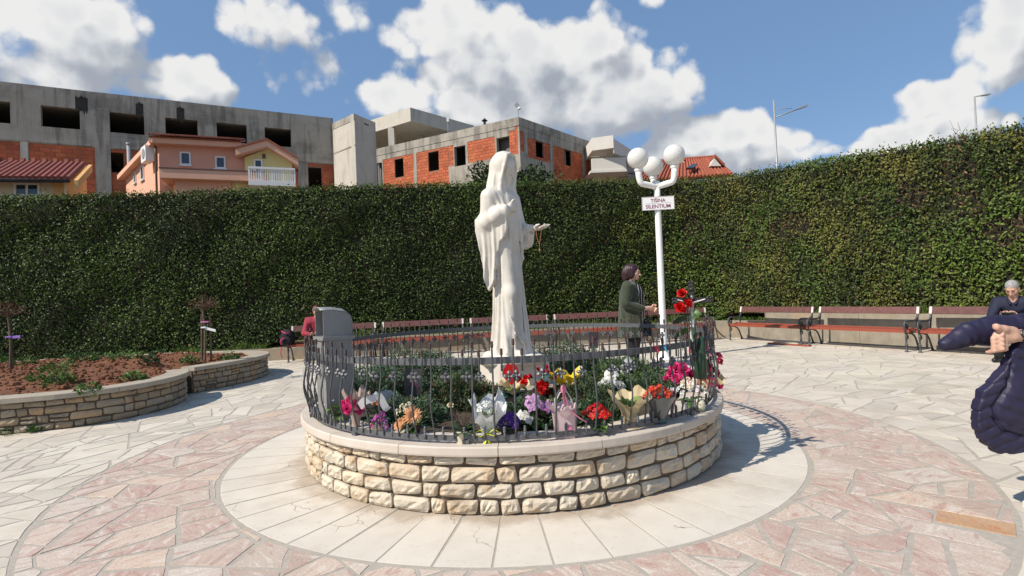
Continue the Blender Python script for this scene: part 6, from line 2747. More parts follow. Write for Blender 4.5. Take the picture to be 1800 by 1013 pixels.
# orange house at the far left
oh = thing('orange_house', 'cream and orange house with a maroon ribbed roof at the far left', 'house', (0, 0, 0))
D2 = 21.0
q0, q1 = YP(-120, 318, D2 - 1.0), YP(112, 322, D2)
FO = Facade(q0, q1, .3)
zeO = FO.st(60, 317)[1]
FO.wall('wall', 'plaster_cream', oh, 0, FO.L - .004, 2.0, zeO, [])
B_ = Y(124, 318, D2 - .45)
A_ = B_ - FO.u * 9
up_ = Y(151, 290.5, D2 + 3.0) - B_
g1 = YP(152, 320, D2 + 3.6)
FG = Facade(q1, g1, .3)
zrO = FG.st(151, 291)[1]
b = MB()
b.extrude([FG.pt(0, 2.0), FG.pt(FG.L, 2.0), FG.pt(FG.L, zrO), FG.pt(0, zeO)], FG.n * -.3)
b.build('gable_wall', ['plaster_orange'], oh)
b = MB()
b.extrude([B_ + Vector((.12, 0, -.30)), B_ + up_ + Vector((.12, 0, -.30)), B_ + up_ + Vector((.12, 0, .02)), B_ + Vector((.12, 0, .02))], Vector((.12, .05, 0)))
b.build('verge_board', ['plaster_orange'], oh)
b = MB()
b.extrude([A_, B_, B_ + up_, A_ + up_], Vector((0, 0, .08)))
b.build('roof_deck', ['roof_maroon'], oh)
NR = 44
for i in range(NR):
    a = A_.lerp(B_, (i + .5) / NR)
    b = MB()
    b.tube([Vector((0, 0, .10)), up_ + Vector((0, 0, .10))], .075, 6)
    o_ = b.build('roof_rib', ['roof_maroon'], oh)
    o_.location = a
    if i % 2 == 0:
        b = MB()
        b.box((0, 0, 0), (.18, .10, .12))
        o_ = b.build('ridge_tile', ['roof_maroon'], oh)
        o_.location = a + up_ + Vector((0, 0, .2))
b = MB()
b.tube([A_ + Vector((0, -.06, -.02)), B_ + Vector((0, -.06, -.02))], .07, 8)
b.build('gutter', ['soot'], oh, smooth=True)
win(FO, 25, 322, 71, 345, oh, mull=True)
q = A_.lerp(B_, .62) + up_ * .97
b = MB()
b.tube([q, q + Vector((0, 0, .4))], .10, 8)
b.lathe([(.22, .40), (.05, .55)], 8, q)
b.build('chimney_pipe', ['steel_grey'], oh)

# white modern building behind the lamp globes
wb_ = thing('white_building', 'white flat-roofed apartment building with balconies behind the lamp globes', 'building', (0, 0, 0))
DW = 46


def px_box(name, m, parent, px0, py0, px1, py1, d, deep, skew=0.0):
    a, c = Y(px0, py0, d), Y(px1, py0, d + skew)
    z1 = a.z
    z0 = Y(px0, py1, d).z
    b = MB()
    b.prism([(a.x, a.y), (c.x, c.y), (c.x + deep * .25, c.y + deep), (a.x - deep * .05, a.y + deep)], z0, z1)
    return b.build(name, [m], parent)


px_box('roof_slab', 'plaster_white', wb_, 1040, 243, 1078, 265, DW - 2.2, 7, -.6)
px_box('roof_fascia', 'plaster_white', wb_, 1078.3, 243.6, 1125, 268, DW - 2.8, 8, 6)
px_box('upper_wall', 'plaster_cream', wb_, 1040, 262, 1125, 300, DW, 6, 1.5)
px_box('balcony_front', 'plaster_white', wb_, 1040, 279, 1100, 301, DW - 2.0, .25)
px_box('balcony_slab', 'plaster_white', wb_, 1038, 300, 1102, 304, DW - 2.1, 3)
px_box('lower_wall', 'plaster_cream', wb_, 1040, 304, 1130, 330, DW, 6, 1.5)
px_box('dark_opening', 'window_glass', wb_, 1088, 309, 1104, 312, DW - .06, .05)
b = MB()
for k in range(9):
    a = Y(1100, 281 + k * 3.2, DW - 1.9)
    c = Y(1146, 284 + k * 3.2, DW + 2)
    b.tube([a, c], .04, 5)
b.build('louvre_bars', ['steel_grey'], wb_)
b = MB()
a, c = Y(1040, 276, DW - 2.0), Y(1100, 275, DW - 2.0)
b.tube([a, c], .04, 6)
b.build('rail', ['steel_grey'], wb_)

# red-roofed house to the right of the lamp
rh_ = thing('red_roof_house', 'white house whose orange-red tiled roof with a skylight shows above the hedge', 'house', (0, 0, 0))
DR = 44
Rg = [Y(1141, 283, DR + 4), Y(1256, 276, DR + 4), Y(1296, 305, DR), Y(1296, 330, DR - 1.5), Y(1118, 330, DR - 1.5)]
b = MB()
b.extrude([Y(1118, 318, DR), Y(1292, 306, DR), Y(1256, 277, DR + 4), Y(1150, 285, DR + 4)], Vector((0, .3, -.2)))
b.build('roof_deck', ['roof_orange'], rh_)
A_, B_, C_, D__ = Y(1118, 318, DR), Y(1292, 306, DR), Y(1256, 277, DR + 4), Y(1150, 285, DR + 4)
for k in range(26):
    u0 = k / 26
    b = MB()
    p, q = A_.lerp(B_, u0), D__.lerp(C_, u0)
    b.tube([Vector((0, 0, .06)), q - p + Vector((0, 0, .06))], .085, 6)
    o_ = b.build('tile_row', ['roof_orange'], rh_)
    o_.location = p
b = MB()
b.tube([D__ + Vector((0, 0, .1)), C_ + Vector((0, 0, .1))], .12, 7)
b.build('ridge', ['roof_orange'], rh_)
b = MB()
b.prism([Y(1120, 318, DR + .4).xy[:], Y(1290, 318, DR + .4).xy[:], Y(1280, 318, DR + 5).xy[:], Y(1130, 318, DR + 5).xy[:]], 2.0, Y(1200, 316, DR).z)
b.build('wall', ['plaster_white'], rh_)
b = MB()
g0, g1, g2 = Y(1248, 292, DR + 1.2), Y(1256, 278, DR + 1.2), Y(1268, 292, DR + 1.2)
b.extrude([g0, g2, g1], Vector((.3, 2.5, 0)))
b.build('dormer', ['plaster_white'], rh_)
b = MB()
b.extrude([g1 + Vector((0, -.15, .05)), g2 + Vector((.25, -.15, -.1)), g2 + Vector((.25, -.15, .15)), g1 + Vector((0, -.15, .3))], Vector((.3, 2.6, 0)))
b.build('dormer_roof', ['roof_orange'], rh_)
for (p0_, p1_) in (((1206, 299), (1216, 292)),):
    a, c = Y(p0_[0], p0_[1], DR + .4), Y(p1_[0], p1_[1], DR + 1.5)
    b = MB()
    b.extrude([a, a + Vector((.55, 0, 0)), c + Vector((.45, 0, 0)), c], Vector((0, -.15, .15)))
    b.build('skylight', ['window_glass'], rh_)
b = MB()
c = Y(1194, 288, DR + 3.5)
b.box((c.x, c.y, c.z), (.6, .6, 1.1))
b.build('chimney', ['plaster_white'], rh_)


# ---------------- shrubs showing over the hedge behind the statue
def treetop(px, py, d, r_, n_, label, seed):
    c = Y(px, py, d)
    rg = np.random.RandomState(seed)
    t = thing('bushy_tree', label, 'tree', (c.x, c.y, -.02), 0)
    b = MB()
    b.tube([(0, 0, 0), (.05, 0, c.z * .5), (0, .05, c.z - .1)], [.07, .05, .02], 6)
    for k in range(9):
        a = k * 2.4
        b.tube([(0, 0, c.z - .9 + k * .08), (math.cos(a) * r_ * .7, math.sin(a) * r_ * .7, c.z - .25 + .1 * math.sin(k * 3))], [.018, .006], 4)
    b.build('trunk', ['twig'], t)
    dirs = rg.normal(size=(n_, 3))
    dirs /= np.linalg.norm(dirs, axis=1, keepdims=True)
    lump = 1 + .35 * smoothnoise(dirs * 1.3, 3.0, seed, 2)
    rad = r_ * lump * rg.rand(n_) ** .35
    C_l = dirs * rad[:, None] * [1, 1, .8] + [0, 0, c.z - .15]
    clr = np.array([.035, .058, .02])[None] * rg.uniform(.6, 1.7, (n_, 1))
    leaf_mesh('crown', C_l, dirs + rg.normal(0, .8, (n_, 3)), rg.normal(0, 1, (n_, 3)) + [0, -.4, .6], rg.uniform(.12, .19, n_), .07, clr, 'leaf', t, kind=None)


treetop(858, 312, 18.0, .72, 1100, 'dark leafy tree top behind the hedge, just left of the veiled head', 5)
treetop(934, 318, 18.5, .85, 1500, 'broad dark leafy tree top behind the hedge, right of the veiled head', 6)
# ------------------------------------------------------------------ scalloped stone planter on the left
LP = [(-9.6, 5.0), (-8.3, 5.05), (-7.0, 5.35), (-6.2, 5.58), (-5.5, 5.80), (-4.95, 6.03), (-4.60, 6.42), (-4.47, 6.95), (-4.55, 7.5), (-4.83, 7.98)]
LQ = [(-4.80, 8.10), (-4.62, 8.55), (-4.49, 9.05), (-4.46, 9.55), (-4.58, 10.1), (-4.95, 10.55), (-5.6, 10.85)]
LR = [(-5.6, 10.85), (-6.6, 10.95), (-7.8, 10.85), (-9.2, 10.6), (-10.6, 10.2), (-11.4, 9.2)]


def spl(P, step):
    return catmull([(p[0], p[1], 0) for p in P], step)[:, :2]


A1, A2, A3 = spl(LP, .06), spl(LQ, .06), spl(LR, .2)
ZL0, ZL = .335, .395
lp = thing('scalloped_planter', 'low scalloped planter of grey-brown stone with flat coping, left of the plaza', 'planter', (0, 0, 0))


def arc_len(P):
    return np.concatenate([[0], np.cumsum(np.linalg.norm(np.diff(P, axis=0), axis=1))])


def sample(P, L, s):
    x, y = np.interp(s, L, P[:, 0]), np.interp(s, L, P[:, 1])
    e = .02
    dx = np.interp(s + e, L, P[:, 0]) - np.interp(s - e, L, P[:, 0])
    dy = np.interp(s + e, L, P[:, 1]) - np.interp(s - e, L, P[:, 1])
    l = math.hypot(dx, dy)
    return Vector((x, y, 0)), Vector((dx / l, dy / l, 0)), Vector((dy / l, -dx / l, 0))


rgl = random.Random(14)
for P in (A1, A2, A3):
    L = arc_len(P)
    # mortar core
    b = MB()
    vs = []
    K = len(P)
    for i in range(K):
        p, t, nn = sample(P, L, min(max(L[i], .021), L[-1] - .021))
        p = Vector((P[i][0], P[i][1], 0))
        f, k = p - nn * .030, p - nn * .24
        vs += [(f.x, f.y, -.004), (f.x, f.y, ZL0), (k.x, k.y, ZL0), (k.x, k.y, -.004)]
    b.add(vs, [(i * 4 + a, (i + 1) * 4 + a, (i + 1) * 4 + a + 1, i * 4 + a + 1) for i in range(K - 1) for a in range(3)] + [(0, 1, 2, 3), tuple((K - 1) * 4 + a for a in (3, 2, 1, 0))])
    b.build('mortar_core', ['mortar_dark'], lp)
    if P is not A3:
        z = .003
        for (hh, mean) in ((.078, .19), (.088, .20), (.085, .19), (.068, .19)):
            s = -rgl.uniform(0, .1)
            while s < L[-1] - .03:
                w = mean * rgl.choice([.55, .75, .9, 1, 1.1, 1.3, 1.5])
                if s + w > L[-1] - .07:
                    w = L[-1] - s
                s0, s1 = max(s, .01), min(s + w, L[-1] - .004)
                if s1 - s0 > .05:
                    p, t, nn = sample(P, L, (s0 + s1) / 2)
                    pieces = [(z, hh)]
                    if rgl.random() < .07:
                        k = rgl.uniform(.4, .6)
                        pieces = [(z, hh * k), (z + hh * k + .002, hh * (1 - k))]
                    for (zz, h2) in pieces:
                        st = hewn_stone(rgl, s1 - s0 - .017, h2 - .012, .05, 6, 3)
                        o = st.build('stone', ['wall_stone_grey'], lp)
                        o.location = p - nn * .010 + Vector((0, 0, zz + h2 / 2))
                        o.rotation_euler = (0, 0, math.atan2(nn.y, nn.x) - pi / 2)
                s += w
            z += hh + .004
    # coping slabs
    s = 0.0
    while s < L[-1] - .02:
        w = min(1.05, L[-1] - s)
        if L[-1] - s - w < .2:
            w = L[-1] - s
        b = MB()
        K = max(3, int(w / .09))
        vs = []
        for k in range(K + 1):
            q = s + .002 + (w - .004) * k / K
            p, t, nn = sample(P, L, min(max(q, .021), L[-1] - .021))
            x, y = np.interp(q, L, P[:, 0]), np.interp(q, L, P[:, 1])
            p = Vector((x, y, 0))
            f, f2, r_ = p + nn * .035, p + nn * .028, p - nn * .25
            vs += [(f.x, f.y, ZL0 + .002), (f.x, f.y, ZL - .006), (f2.x, f2.y, ZL), (r_.x, r_.y, ZL), (r_.x, r_.y, ZL0 + .002)]
        b.add(vs, [(k * 5 + a, (k + 1) * 5 + a, (k + 1) * 5 + (a + 1) % 5, k * 5 + (a + 1) % 5) for k in range(K) for a in range(5)] + [(0, 1, 2, 3, 4), tuple(K * 5 + a for a in (4, 3, 2, 1, 0))])
        b.build('coping_slab', ['coping_grey'], lp)
        s += w

# red earth, thrown up in clods
poly = np.concatenate([A1[::4], A2[::4], A3[::2]])


def inside(x, y):
    c = False
    j = len(poly) - 1
    for i in range(len(poly)):
        if ((poly[i][1] > y) != (poly[j][1] > y)) and (x < (poly[j][0] - poly[i][0]) * (y - poly[i][1]) / (poly[j][1] - poly[i][1]) + poly[i][0]):
            c = not c
        j = i
    return c


def soil_z(x, y):
    P = np.array([[x, y, 0.0]])
    d = min(np.hypot(poly[:, 0] - x, poly[:, 1] - y))
    m = min(1, max(0, (d - .25)) / .8)
    return .345 + .11 * m + .030 * float(smoothnoise(P, 2.6, 41, 3)[0]) + .022 * float(smoothnoise(P, 11.0, 42, 3)[0])


b = MB()
gx = np.arange(-11.6, -4.3, .07)
gy = np.arange(4.9, 11.1, .07)
ZZ = {}
idx = {}
for i, x in enumerate(gx):
    for j, y in enumerate(gy):
        if inside(x, y) and min(np.hypot(poly[:, 0] - x, poly[:, 1] - y)) > .10:
            idx[(i, j)] = len(b.v)
            b.v.append((x, y, soil_z(x, y)))
for (i, j) in list(idx):
    q = [(i, j), (i + 1, j), (i + 1, j + 1), (i, j + 1)]
    if all(k in idx for k in q):
        b.f.append(tuple(idx[k] for k in q))
        b.m.append(0)
        b.c.append(None)
b.build('soil', ['soil_red'], lp, smooth=True, kind='stuff')
b = MB()
rgc = random.Random(31)
for k in range(4200):
    x, y = rgc.uniform(-9.5, -4.5), rgc.uniform(5.2, 11)
    if not inside(x, y) or min(np.hypot(poly[:, 0] - x, poly[:, 1] - y)) < .24:
        continue
    r_ = rgc.uniform(.008, .030) * (1 if rgc.random() < .85 else 1.6)
    b.ball((x, y, soil_z(x, y) + r_ * .2), r_, 6, 4, sc=(rgc.uniform(.7, 1.3), rgc.uniform(.7, 1.3), rgc.uniform(.5, .9)))
b.build('soil_clods', ['soil_red'], lp, kind='stuff')

# ------------------------------------------------------------------ small bedding plants in the red soil
def tuft(name, label, cat, loc, r_, hgt, n_, base, seed, group, leaf=.05, wid=.5, tip=None, up=.7):
    rg = np.random.RandomState(seed)
    t = thing(name, label, cat, loc, 0, group)
    th = rg.uniform(0, 2 * pi, n_)
    ra = r_ * np.sqrt(rg.rand(n_))
    z = hgt * (.25 + .75 * rg.rand(n_)) * (1 - .55 * (ra / r_) ** 2)
    C = np.stack([ra * np.cos(th), ra * np.sin(th), z], 1)
    D = np.stack([np.cos(th), np.sin(th), np.full(n_, up)], 1) + rg.normal(0, .5, (n_, 3))
    N = np.stack([.3 * np.cos(th), .3 * np.sin(th), np.ones(n_)], 1) + rg.normal(0, .4, (n_, 3))
    col = np.array(base)[None] * rg.uniform(.55, 1.5, (n_, 1))
    if tip is not None:
        m = (rg.rand(n_, 1) < .3) * (z[:, None] > hgt * .5)
        col = np.where(m, np.array(tip)[None] * rg.uniform(.8, 1.2, (n_, 1)), col)
    lf = rg.uniform(.6, 1.3, n_) * leaf
    leaf_mesh('foliage', C, D, N, lf, lf * wid, col, 'leaf_matt', t, kind=None)
    b = MB()
    for k in range(7):
        a = k * 0.9
        b.tube([(0, 0, -.02), (math.cos(a) * r_ * .3, math.sin(a) * r_ * .3, hgt * .45), (math.cos(a) * r_ * .6, math.sin(a) * r_ * .6, hgt * .6)], [.006, .004, .002], 4, cap=False)
    b.build('stems', ['twig'], t)
    return t


BED = [(45, 643, 'low green plant beside the left young tree'), (8, 640, 'low green plant at the left edge of the red bed'), (102, 653, 'green plant in the middle of the near red bed, the broadest there'),
       (90, 672, 'small green plant below the broadest one in the near bed'), (105, 675, 'loose green plant near the coping of the near bed'), (155, 680, 'flat green plant against the coping at the near bed front'),
       (233, 663, 'bright green plant near the tip of the near lobe'), (127, 632, 'small dark plant at the back of the near bed'), (145, 641, 'pale green plant in the middle back of the bed'),
       (165, 628, 'dark bushy plant at the back curb'), (192, 634, 'small green plant left of the widest clump at the back'), (222, 638, 'widest green clump in the middle of the bed'),
       (262, 643, 'dark upright plant before the notch between the lobes'), (276, 622, 'dark plant at the back curb near the second lobe'), (333, 636, 'light green plant left of the staked tree'),
       (345, 622, 'small plant behind the staked tree'), (403, 628, 'green plant at the right end of the second lobe')]
for i, (px, py, lb) in enumerate(BED):
    p = G(px, py, .43)
    p.z = soil_z(p.x, p.y) - .01
    dk = 'dark' in lb
    bg_ = (.035, .075, .030) if dk else (.075, .16, .035)
    w = .24 if ('broad' in lb or 'widest' in lb) else rgl.uniform(.13, .19)
    tuft('bedding_plant', lb, 'plant', p, w, rgl.uniform(.13, .19), 150, bg_, 100 + i, 'small plants set in the red bed', .055, .5, (.13, .21, .06))


def standard_tree(px, py, h_, label, stakes, ribbons, seed):
    p = G(px, py, .43)
    p.z = soil_z(p.x, p.y) - .02
    t = thing('young_tree', label, 'tree', p, 0, 'bare young trees in the red bed')
    rg = random.Random(seed)
    b = MB()
    b.tube([(0, 0, 0), (.012, .01, h_ * .5), (-.01, 0, h_ * .82), (0, 0, h_ * .9)], [.020, .017, .015, .012], 7)
    for k in range(38):
        a, el = rg.uniform(0, 2 * pi), rg.uniform(.1, 1.2)
        d = Vector((math.cos(a) * math.cos(el), math.sin(a) * math.cos(el), math.sin(el)))
        l = rg.uniform(.12, .24)
        q0 = Vector((0, 0, h_ * rg.uniform(.80, .9)))
        q1 = q0 + d * l * .6
        q2 = q1 + (d + Vector((rg.gauss(0, .4), rg.gauss(0, .4), .3))).normalized() * l * .6
        b.tube([q0, q1, q2], [.005, .0035, .002], 4, cap=False)
    b.build('trunk', ['twig'], t)
    rn = np.random.RandomState(seed)
    n_ = 160
    dr = rn.normal(size=(n_, 3))
    dr /= np.linalg.norm(dr, axis=1, keepdims=True)
    dr[:, 2] = np.abs(dr[:, 2]) * .8 - .1
    C = dr * (.10 + .18 * rn.rand(n_, 1)) + [0, 0, h_ * .88]
    col = np.array([.12, .045, .025])[None] * rn.uniform(.5, 1.5, (n_, 1))
    leaf_mesh('dry_leaves', C, rn.normal(0, 1, (n_, 3)), rn.normal(0, 1, (n_, 3)), rn.uniform(.022, .045, n_), .016, col, 'leaf_matt', t, kind=None)
    for (dx, dy, hh, lean) in stakes:
        b = MB()
        b.tube([(dx, dy, 0), (dx + lean, dy, hh)], [.016, .015], 7)
        b.build('stake', ['twig'], t)
    for (zz, m, dx, l, tl) in ribbons:
        b = MB()
        b.box((dx / 2, -.02, zz), (abs(dx) + .05, .05, .022))
        if l:
            b.extrude([(dx, -.03, zz + .01), (dx + l, -.04, zz - tl), (dx + l, -.04, zz - tl - .04), (dx, -.03, zz - .03)], (0, .012, 0))
        b.build('tie', [m], t)


mat('tape_white', (.70, .72, .72), (.78, .80, .8), 9, .5)
mat('tape_purple', (.22, .12, .45), (.3, .18, .55), 9, .5)
mat('tape_pink', (.45, .14, .30), (.5, .2, .36), 9, .5)
standard_tree(18, 652, 1.02, 'bare young tree with dry reddish crown and a purple ribbon, left edge of the bed', [(.03, .02, .62, -.05)], [(.53, 'tape_purple', .04, .16, -.02)], 3)
standard_tree(360, 632, 1.03, 'bare young tree between two stakes with a white tape, right part of the bed', [(-.06, .02, .78, .02), (.075, .05, .80, .0)], [(.66, 'tape_pink', .07, 0, 0), (.57, 'tape_white', .03, .18, .04)], 4)
mat('tape_teal', (.1, .4, .36), (.15, .48, .42), 9, .5)
# weeds at the foot of the left wall
for i, (px, py, r_) in enumerate([(15, 762, .17), (38, 758, .14), (86, 748, .10), (60, 760, .08)]):
    p = G(px, py, 0)
    tuft('weed', ('broad green weed growing from the joint at the far left of the wall foot', 'green weed in the joint right of the broad one at the wall foot', 'small lone weed below the grey-brown planter wall', 'tiny weed between the larger ones at the wall foot')[i], 'weed', p, r_, .09, 90, (.06, .13, .03), 300 + i, 'weeds at the foot of the left planter', .04, .6)

# ------------------------------------------------------------------ junipers and low cover inside the round planter
def needle_bush(name, label, loc, rx, ry, h_, n_, base, seed, group, brown=.06):
    rg = np.random.RandomState(seed)
    t = thing(name, label, 'shrub', loc, 0, group)
    th = rg.uniform(0, 2 * pi, n_)
    ph = np.arcsin(rg.rand(n_) ** .8)
    dirs = np.stack([np.cos(th) * np.cos(ph), np.sin(th) * np.cos(ph), np.sin(ph)], 1)
    lump = 1 + .30 * smoothnoise(dirs * 2.0, 3.2, seed, 3)
    rad = lump * (.55 + .45 * rg.rand(n_) ** .5)
    C = dirs * rad[:, None] * np.array([rx, ry, h_])
    D = dirs * [1, 1, .8] + rg.normal(0, .55, (n_, 3)) + [0, 0, .25]
    tone = .5 + .5 * smoothnoise(C, 9.0, seed + 1, 2)
    col = np.array(base)[None] * (.55 + .9 * tone[:, None]) * rg.uniform(.7, 1.3, (n_, 1))
    m = rg.rand(n_) < brown * (1 + 2 * (smoothnoise(C, 5.0, seed + 2, 2) > .3))
    col[m] = np.array([.13, .055, .03])
    l = rg.uniform(.018, .040, n_)
    leaf_mesh('foliage', C, D, rg.normal(0, 1, (n_, 3)), l, l * .34, col, 'leaf_matt', t, kind=None)
    b = MB()
    b.grid(lambda u, v: (rx * .55 * math.cos(2 * pi * u) * math.cos(v * pi / 2), ry * .55 * math.sin(2 * pi * u) * math.cos(v * pi / 2), h_ * .55 * math.sin(v * pi / 2)), 12, 5, closed=True)
    b.build('branches', ['hedge_core'], t, smooth=True)
    for k in range(1):
        pass
    return t


ZS = .40
JUN = [('juniper', 'dense blue-green juniper right of the grey metal box, under the dark plaque', 660, 705, .30, .24, .24, 5200, (.050, .085, .050)),
       ('juniper', 'wide juniper behind the dark plaque, left of the pedestal', 735, 685, .42, .30, .30, 7500, (.045, .075, .042)),
       ('juniper', 'juniper mound below the pedestal corner with reddish tips', 812, 712, .32, .22, .19, 6500, (.055, .085, .038)),
       ('juniper', 'low juniper in front of the dark plaque', 720, 738, .24, .16, .14, 2600, (.045, .075, .04)),
       ('juniper', 'juniper cover right behind the pedestal', 1020, 658, .44, .34, .24, 6500, (.045, .075, .042)),
       ('juniper', 'juniper beneath the small grey plaque at the back of the planter', 1090, 672, .40, .30, .20, 5200, (.06, .10, .045)),
       ('juniper', 'light green juniper near the orange-red flowers', 1160, 672, .34, .28, .18, 4800, (.08, .12, .045)),
       ('juniper', 'brownish low juniper between the red begonias and the step', 1030, 712, .30, .22, .15, 3800, (.055, .075, .035)),
       ('juniper', 'low juniper behind the pale pink gift bag', 935, 745, .26, .16, .13, 2800, (.05, .08, .04)),
       ('juniper', 'low juniper beside the red begonia pot', 1085, 745, .20, .14, .12, 2000, (.05, .085, .04)),
       ('juniper', 'dark juniper at the left rim beside the metal box', 555, 708, .12, .12, .13, 1200, (.045, .075, .045)),
       ('juniper', 'low juniper at the right rim behind the azaleas', 1218, 690, .22, .2, .13, 1800, (.05, .085, .04)),
       ('juniper', 'far juniper at the back rim left of the statue', 800, 645, .40, .25, .16, 3600, (.045, .075, .042))]
for i, (nm, lb, px, py, rx, ry, hh, n_, base) in enumerate(JUN):
    p = G(px, py, ZS)
    p.z = ZS - .02
    v_ = Vector((p.x - CX, p.y - CY, 0))
    if v_.length > 1.52 - rx * 1.3:
        v_ = v_.normalized() * (1.52 - rx * 1.3)
        p.x, p.y = CX + v_.x, CY + v_.y
    needle_bush(nm, lb, p, rx * 1.2, ry * 1.2, hh * 1.32, int(n_ * 1.5), tuple(q * 1.65 for q in base), 500 + i, 'junipers filling the round planter', .03 if i not in (2, 7) else .07)
# pale rocks
mat('rock_pale', (.36, .33, .29), (.46, .43, .38), 9, .9, .6, 30, bdist=.01)
for i, (px, py, r_, lb) in enumerate([(672, 704, .085, 'pale limestone rock among the junipers, the largest'), (690, 702, .05, 'pale rock at the right of the largest rock'), (655, 708, .05, 'small pale rock left of the largest rock')]):
    p = G(px, py, .50)
    S = SDF((-.2, -.2, -.1), (.2, .2, .2), .012)
    S.ell((0, 0, 0), (r_ * 1.3, r_, r_ * .8), .02)
    S.ell((r_ * .5, r_ * .2, r_ * .2), (r_ * .7, r_ * .8, r_ * .6), .02)
    S.warp((-1, -1, -1), (1, 1, 1), lambda X, Yy, Z: .010 * np.sin(X * 47 + i) * np.sin(Yy * 53) * np.sin(Z * 61 + 1) + .006 * np.sin(X * 120) * np.sin(Z * 110 + Yy * 90))
    t = thing('rock', lb, 'rock', p, i * 1.1, 'pale rocks among the junipers')
    S.build('stone', 'rock_pale', t)
# ------------------------------------------------------------------ grey metal candle box inside the fence
mat('metal_grey', (.235, .235, .23), (.29, .29, .285), 5, .5, .15, 60, metal=.25, bdist=.002)
bx = thing('metal_box', 'grey sheet metal box with a rounded hood standing inside the fence at the left', 'box', (-1.338, 4.045, 0), R(37))
b = MB()
b.box((0, 0, .70), (.205, .20, .60))
b.build('pillar', ['metal_grey'], bx)
b = MB()
b.box((0, 0, 1.012), (.235, .23, .026))
b.build('lid', ['metal_grey'], bx)
prof = [(-.105, 0), (.105, 0), (.105, .10)]
for k in range(1, 9):
    a = k / 8 * pi / 2
    prof.append((.105 - .075 * (1 - math.cos(a)), .10 + .075 * math.sin(a)))
prof += [(-.02, .185), (-.105, .187)]
for y0 in (-.092, .086):
    b = MB()
    b.extrude([(x, y0, 1.026 + z) for x, z in prof], (0, .006, 0))
    b.build('hood_side', ['metal_grey'], bx)
b = MB()
K = 12
top = [(.106, 0), (.106, .10)] + [(.106 - .075 * (1 - math.cos(k / 8 * pi / 2)), .10 + .076 * math.sin(k / 8 * pi / 2)) for k in range(1, 9)] + [(-.02, .186), (-.125, .189)]


def hood(u, v):
    f = u * (len(top) - 1)
    i = min(int(f), len(top) - 2)
    t = f - i
    x, z = top[i][0] + (top[i + 1][0] - top[i][0]) * t, top[i][1] + (top[i + 1][1] - top[i][1]) * t
    y = -.094 + .188 * v
    return Vector((x, y, 1.027 + z + .022 * (1 - (2 * v - 1) ** 2) * min(1, u * 1.6)))


b.grid(hood, 22, 8)
me_ = b.build('hood', ['metal_grey'], bx, smooth=True)
sm_ = me_.modifiers.new('sheet', 'SOLIDIFY')
sm_.thickness = .004
b = MB()
b.box((.045, -.102, .955), (.012, .012, .03))
b.box((.045, -.108, .94), (.018, .010, .02))
b.build('padlock', ['steel_grey'], bx)

# ------------------------------------------------------------------ dark plaques on stakes
mat('plaque', (.060, .055, .060), (.09, .085, .09), 8, .35)
mat('plaque_mark', (.115, .03, .055), (.14, .04, .07), 8, .6)
for (px, py, d, w, hh, lb, nm) in ((726, 672, 4.25, .135, .20, 'dark rectangular plaque with a dim magenta cross mark, standing in the junipers', 'plaque'),
                                   (1043, 598, 6.0, .10, .18, 'small dark plaque at the back of the planter, right of the statue', 'plaque')):
    c = Y(px, py, d)
    t = thing(nm, lb, 'plaque', (c.x, c.y, c.z), R(6))
    b = MB()
    b.box((0, 0, 0), (w, .012, hh))
    b.build('panel', ['plaque'], t)
    b = MB()
    for a in (.75, -.75):
        b.box((0, -.008, 0), (.012, .003, hh * .62), mtx=Matrix.Rotation(a, 3, 'Y'))
    b.build('mark', ['plaque_mark'], t)
    b = MB()
    b.tube([(0, .012, -c.z + .38), (0, .012, .0)], .008, 6)
    b.build('stake', ['iron'], t)

# ------------------------------------------------------------------ flowers
PET = dict(
    hotpink=(.72, .05, .22), pink=(.78, .30, .42), crimson=(.45, .012, .05), red=(.62, .012, .012), scarlet=(.70, .06, .03), orange=(.80, .26, .06), peach=(.85, .42, .20),
    white=(.80, .80, .76), purple=(.085, .018, .24), orchid=(.52, .20, .52), lilac=(.62, .36, .62), cream=(.78, .70, .48), yellow=(.82, .56, .02), magenta2=(.40, .06, .30))
for k, c in PET.items():
    mat('petal_' + k, tuple(q * .82 for q in c), tuple(min(.9, q * 1.12) for q in c), 45, .55, trans=.22, rnd=.18)
mat('stamen', (.55, .40, .08), (.62, .48, .12), 30, .8)
mat('leaf_green', (.040, .095, .022), (.07, .14, .035), 18, .42, trans=.12, rnd=.3)
mat('leaf_lime', (.14, .23, .045), (.20, .30, .075), 18, .5, trans=.2, rnd=.2)
mat('leaf_teal', (.022, .075, .065), (.04, .11, .095), 12, .35, rnd=.2)
mat('leaf_dark', (.016, .040, .020), (.03, .06, .03), 14, .35, rnd=.2)
mat('pot_brown', (.045, .030, .026), (.065, .045, .04), 9, .6)
mat('pot_green', (.20, .24, .21), (.26, .30, .27), 9, .5)
mat('pot_cream', (.62, .55, .40), (.68, .62, .47), 9, .6)
mat('paper_white', (.72, .72, .72), (.80, .80, .80), 6, .6, trans=.25)
mat('paper_cream', (.66, .52, .28), (.72, .60, .37), 6, .6, trans=.3)
mat('paper_yellow', (.78, .54, .02), (.82, .60, .04), 6, .45, trans=.2)
mat('paper_pink', (.70, .52, .53), (.76, .60, .60), 6, .55, trans=.3)
mat('paper_kraft', (.46, .36, .30), (.52, .42, .36), 6, .6, trans=.25)
mat('ribbon_lime', (.55, .60, .03), (.62, .66, .06), 6, .35)
mat('ribbon_red', (.50, .02, .05), (.58, .04, .08), 6, .35)
mat('ribbon_pink', (.62, .17, .27), (.68, .24, .33), 6, .35)
mat('cello', (.075, .08, .08), (.12, .125, .125), 8, .12, spec=.8)
FM = {}


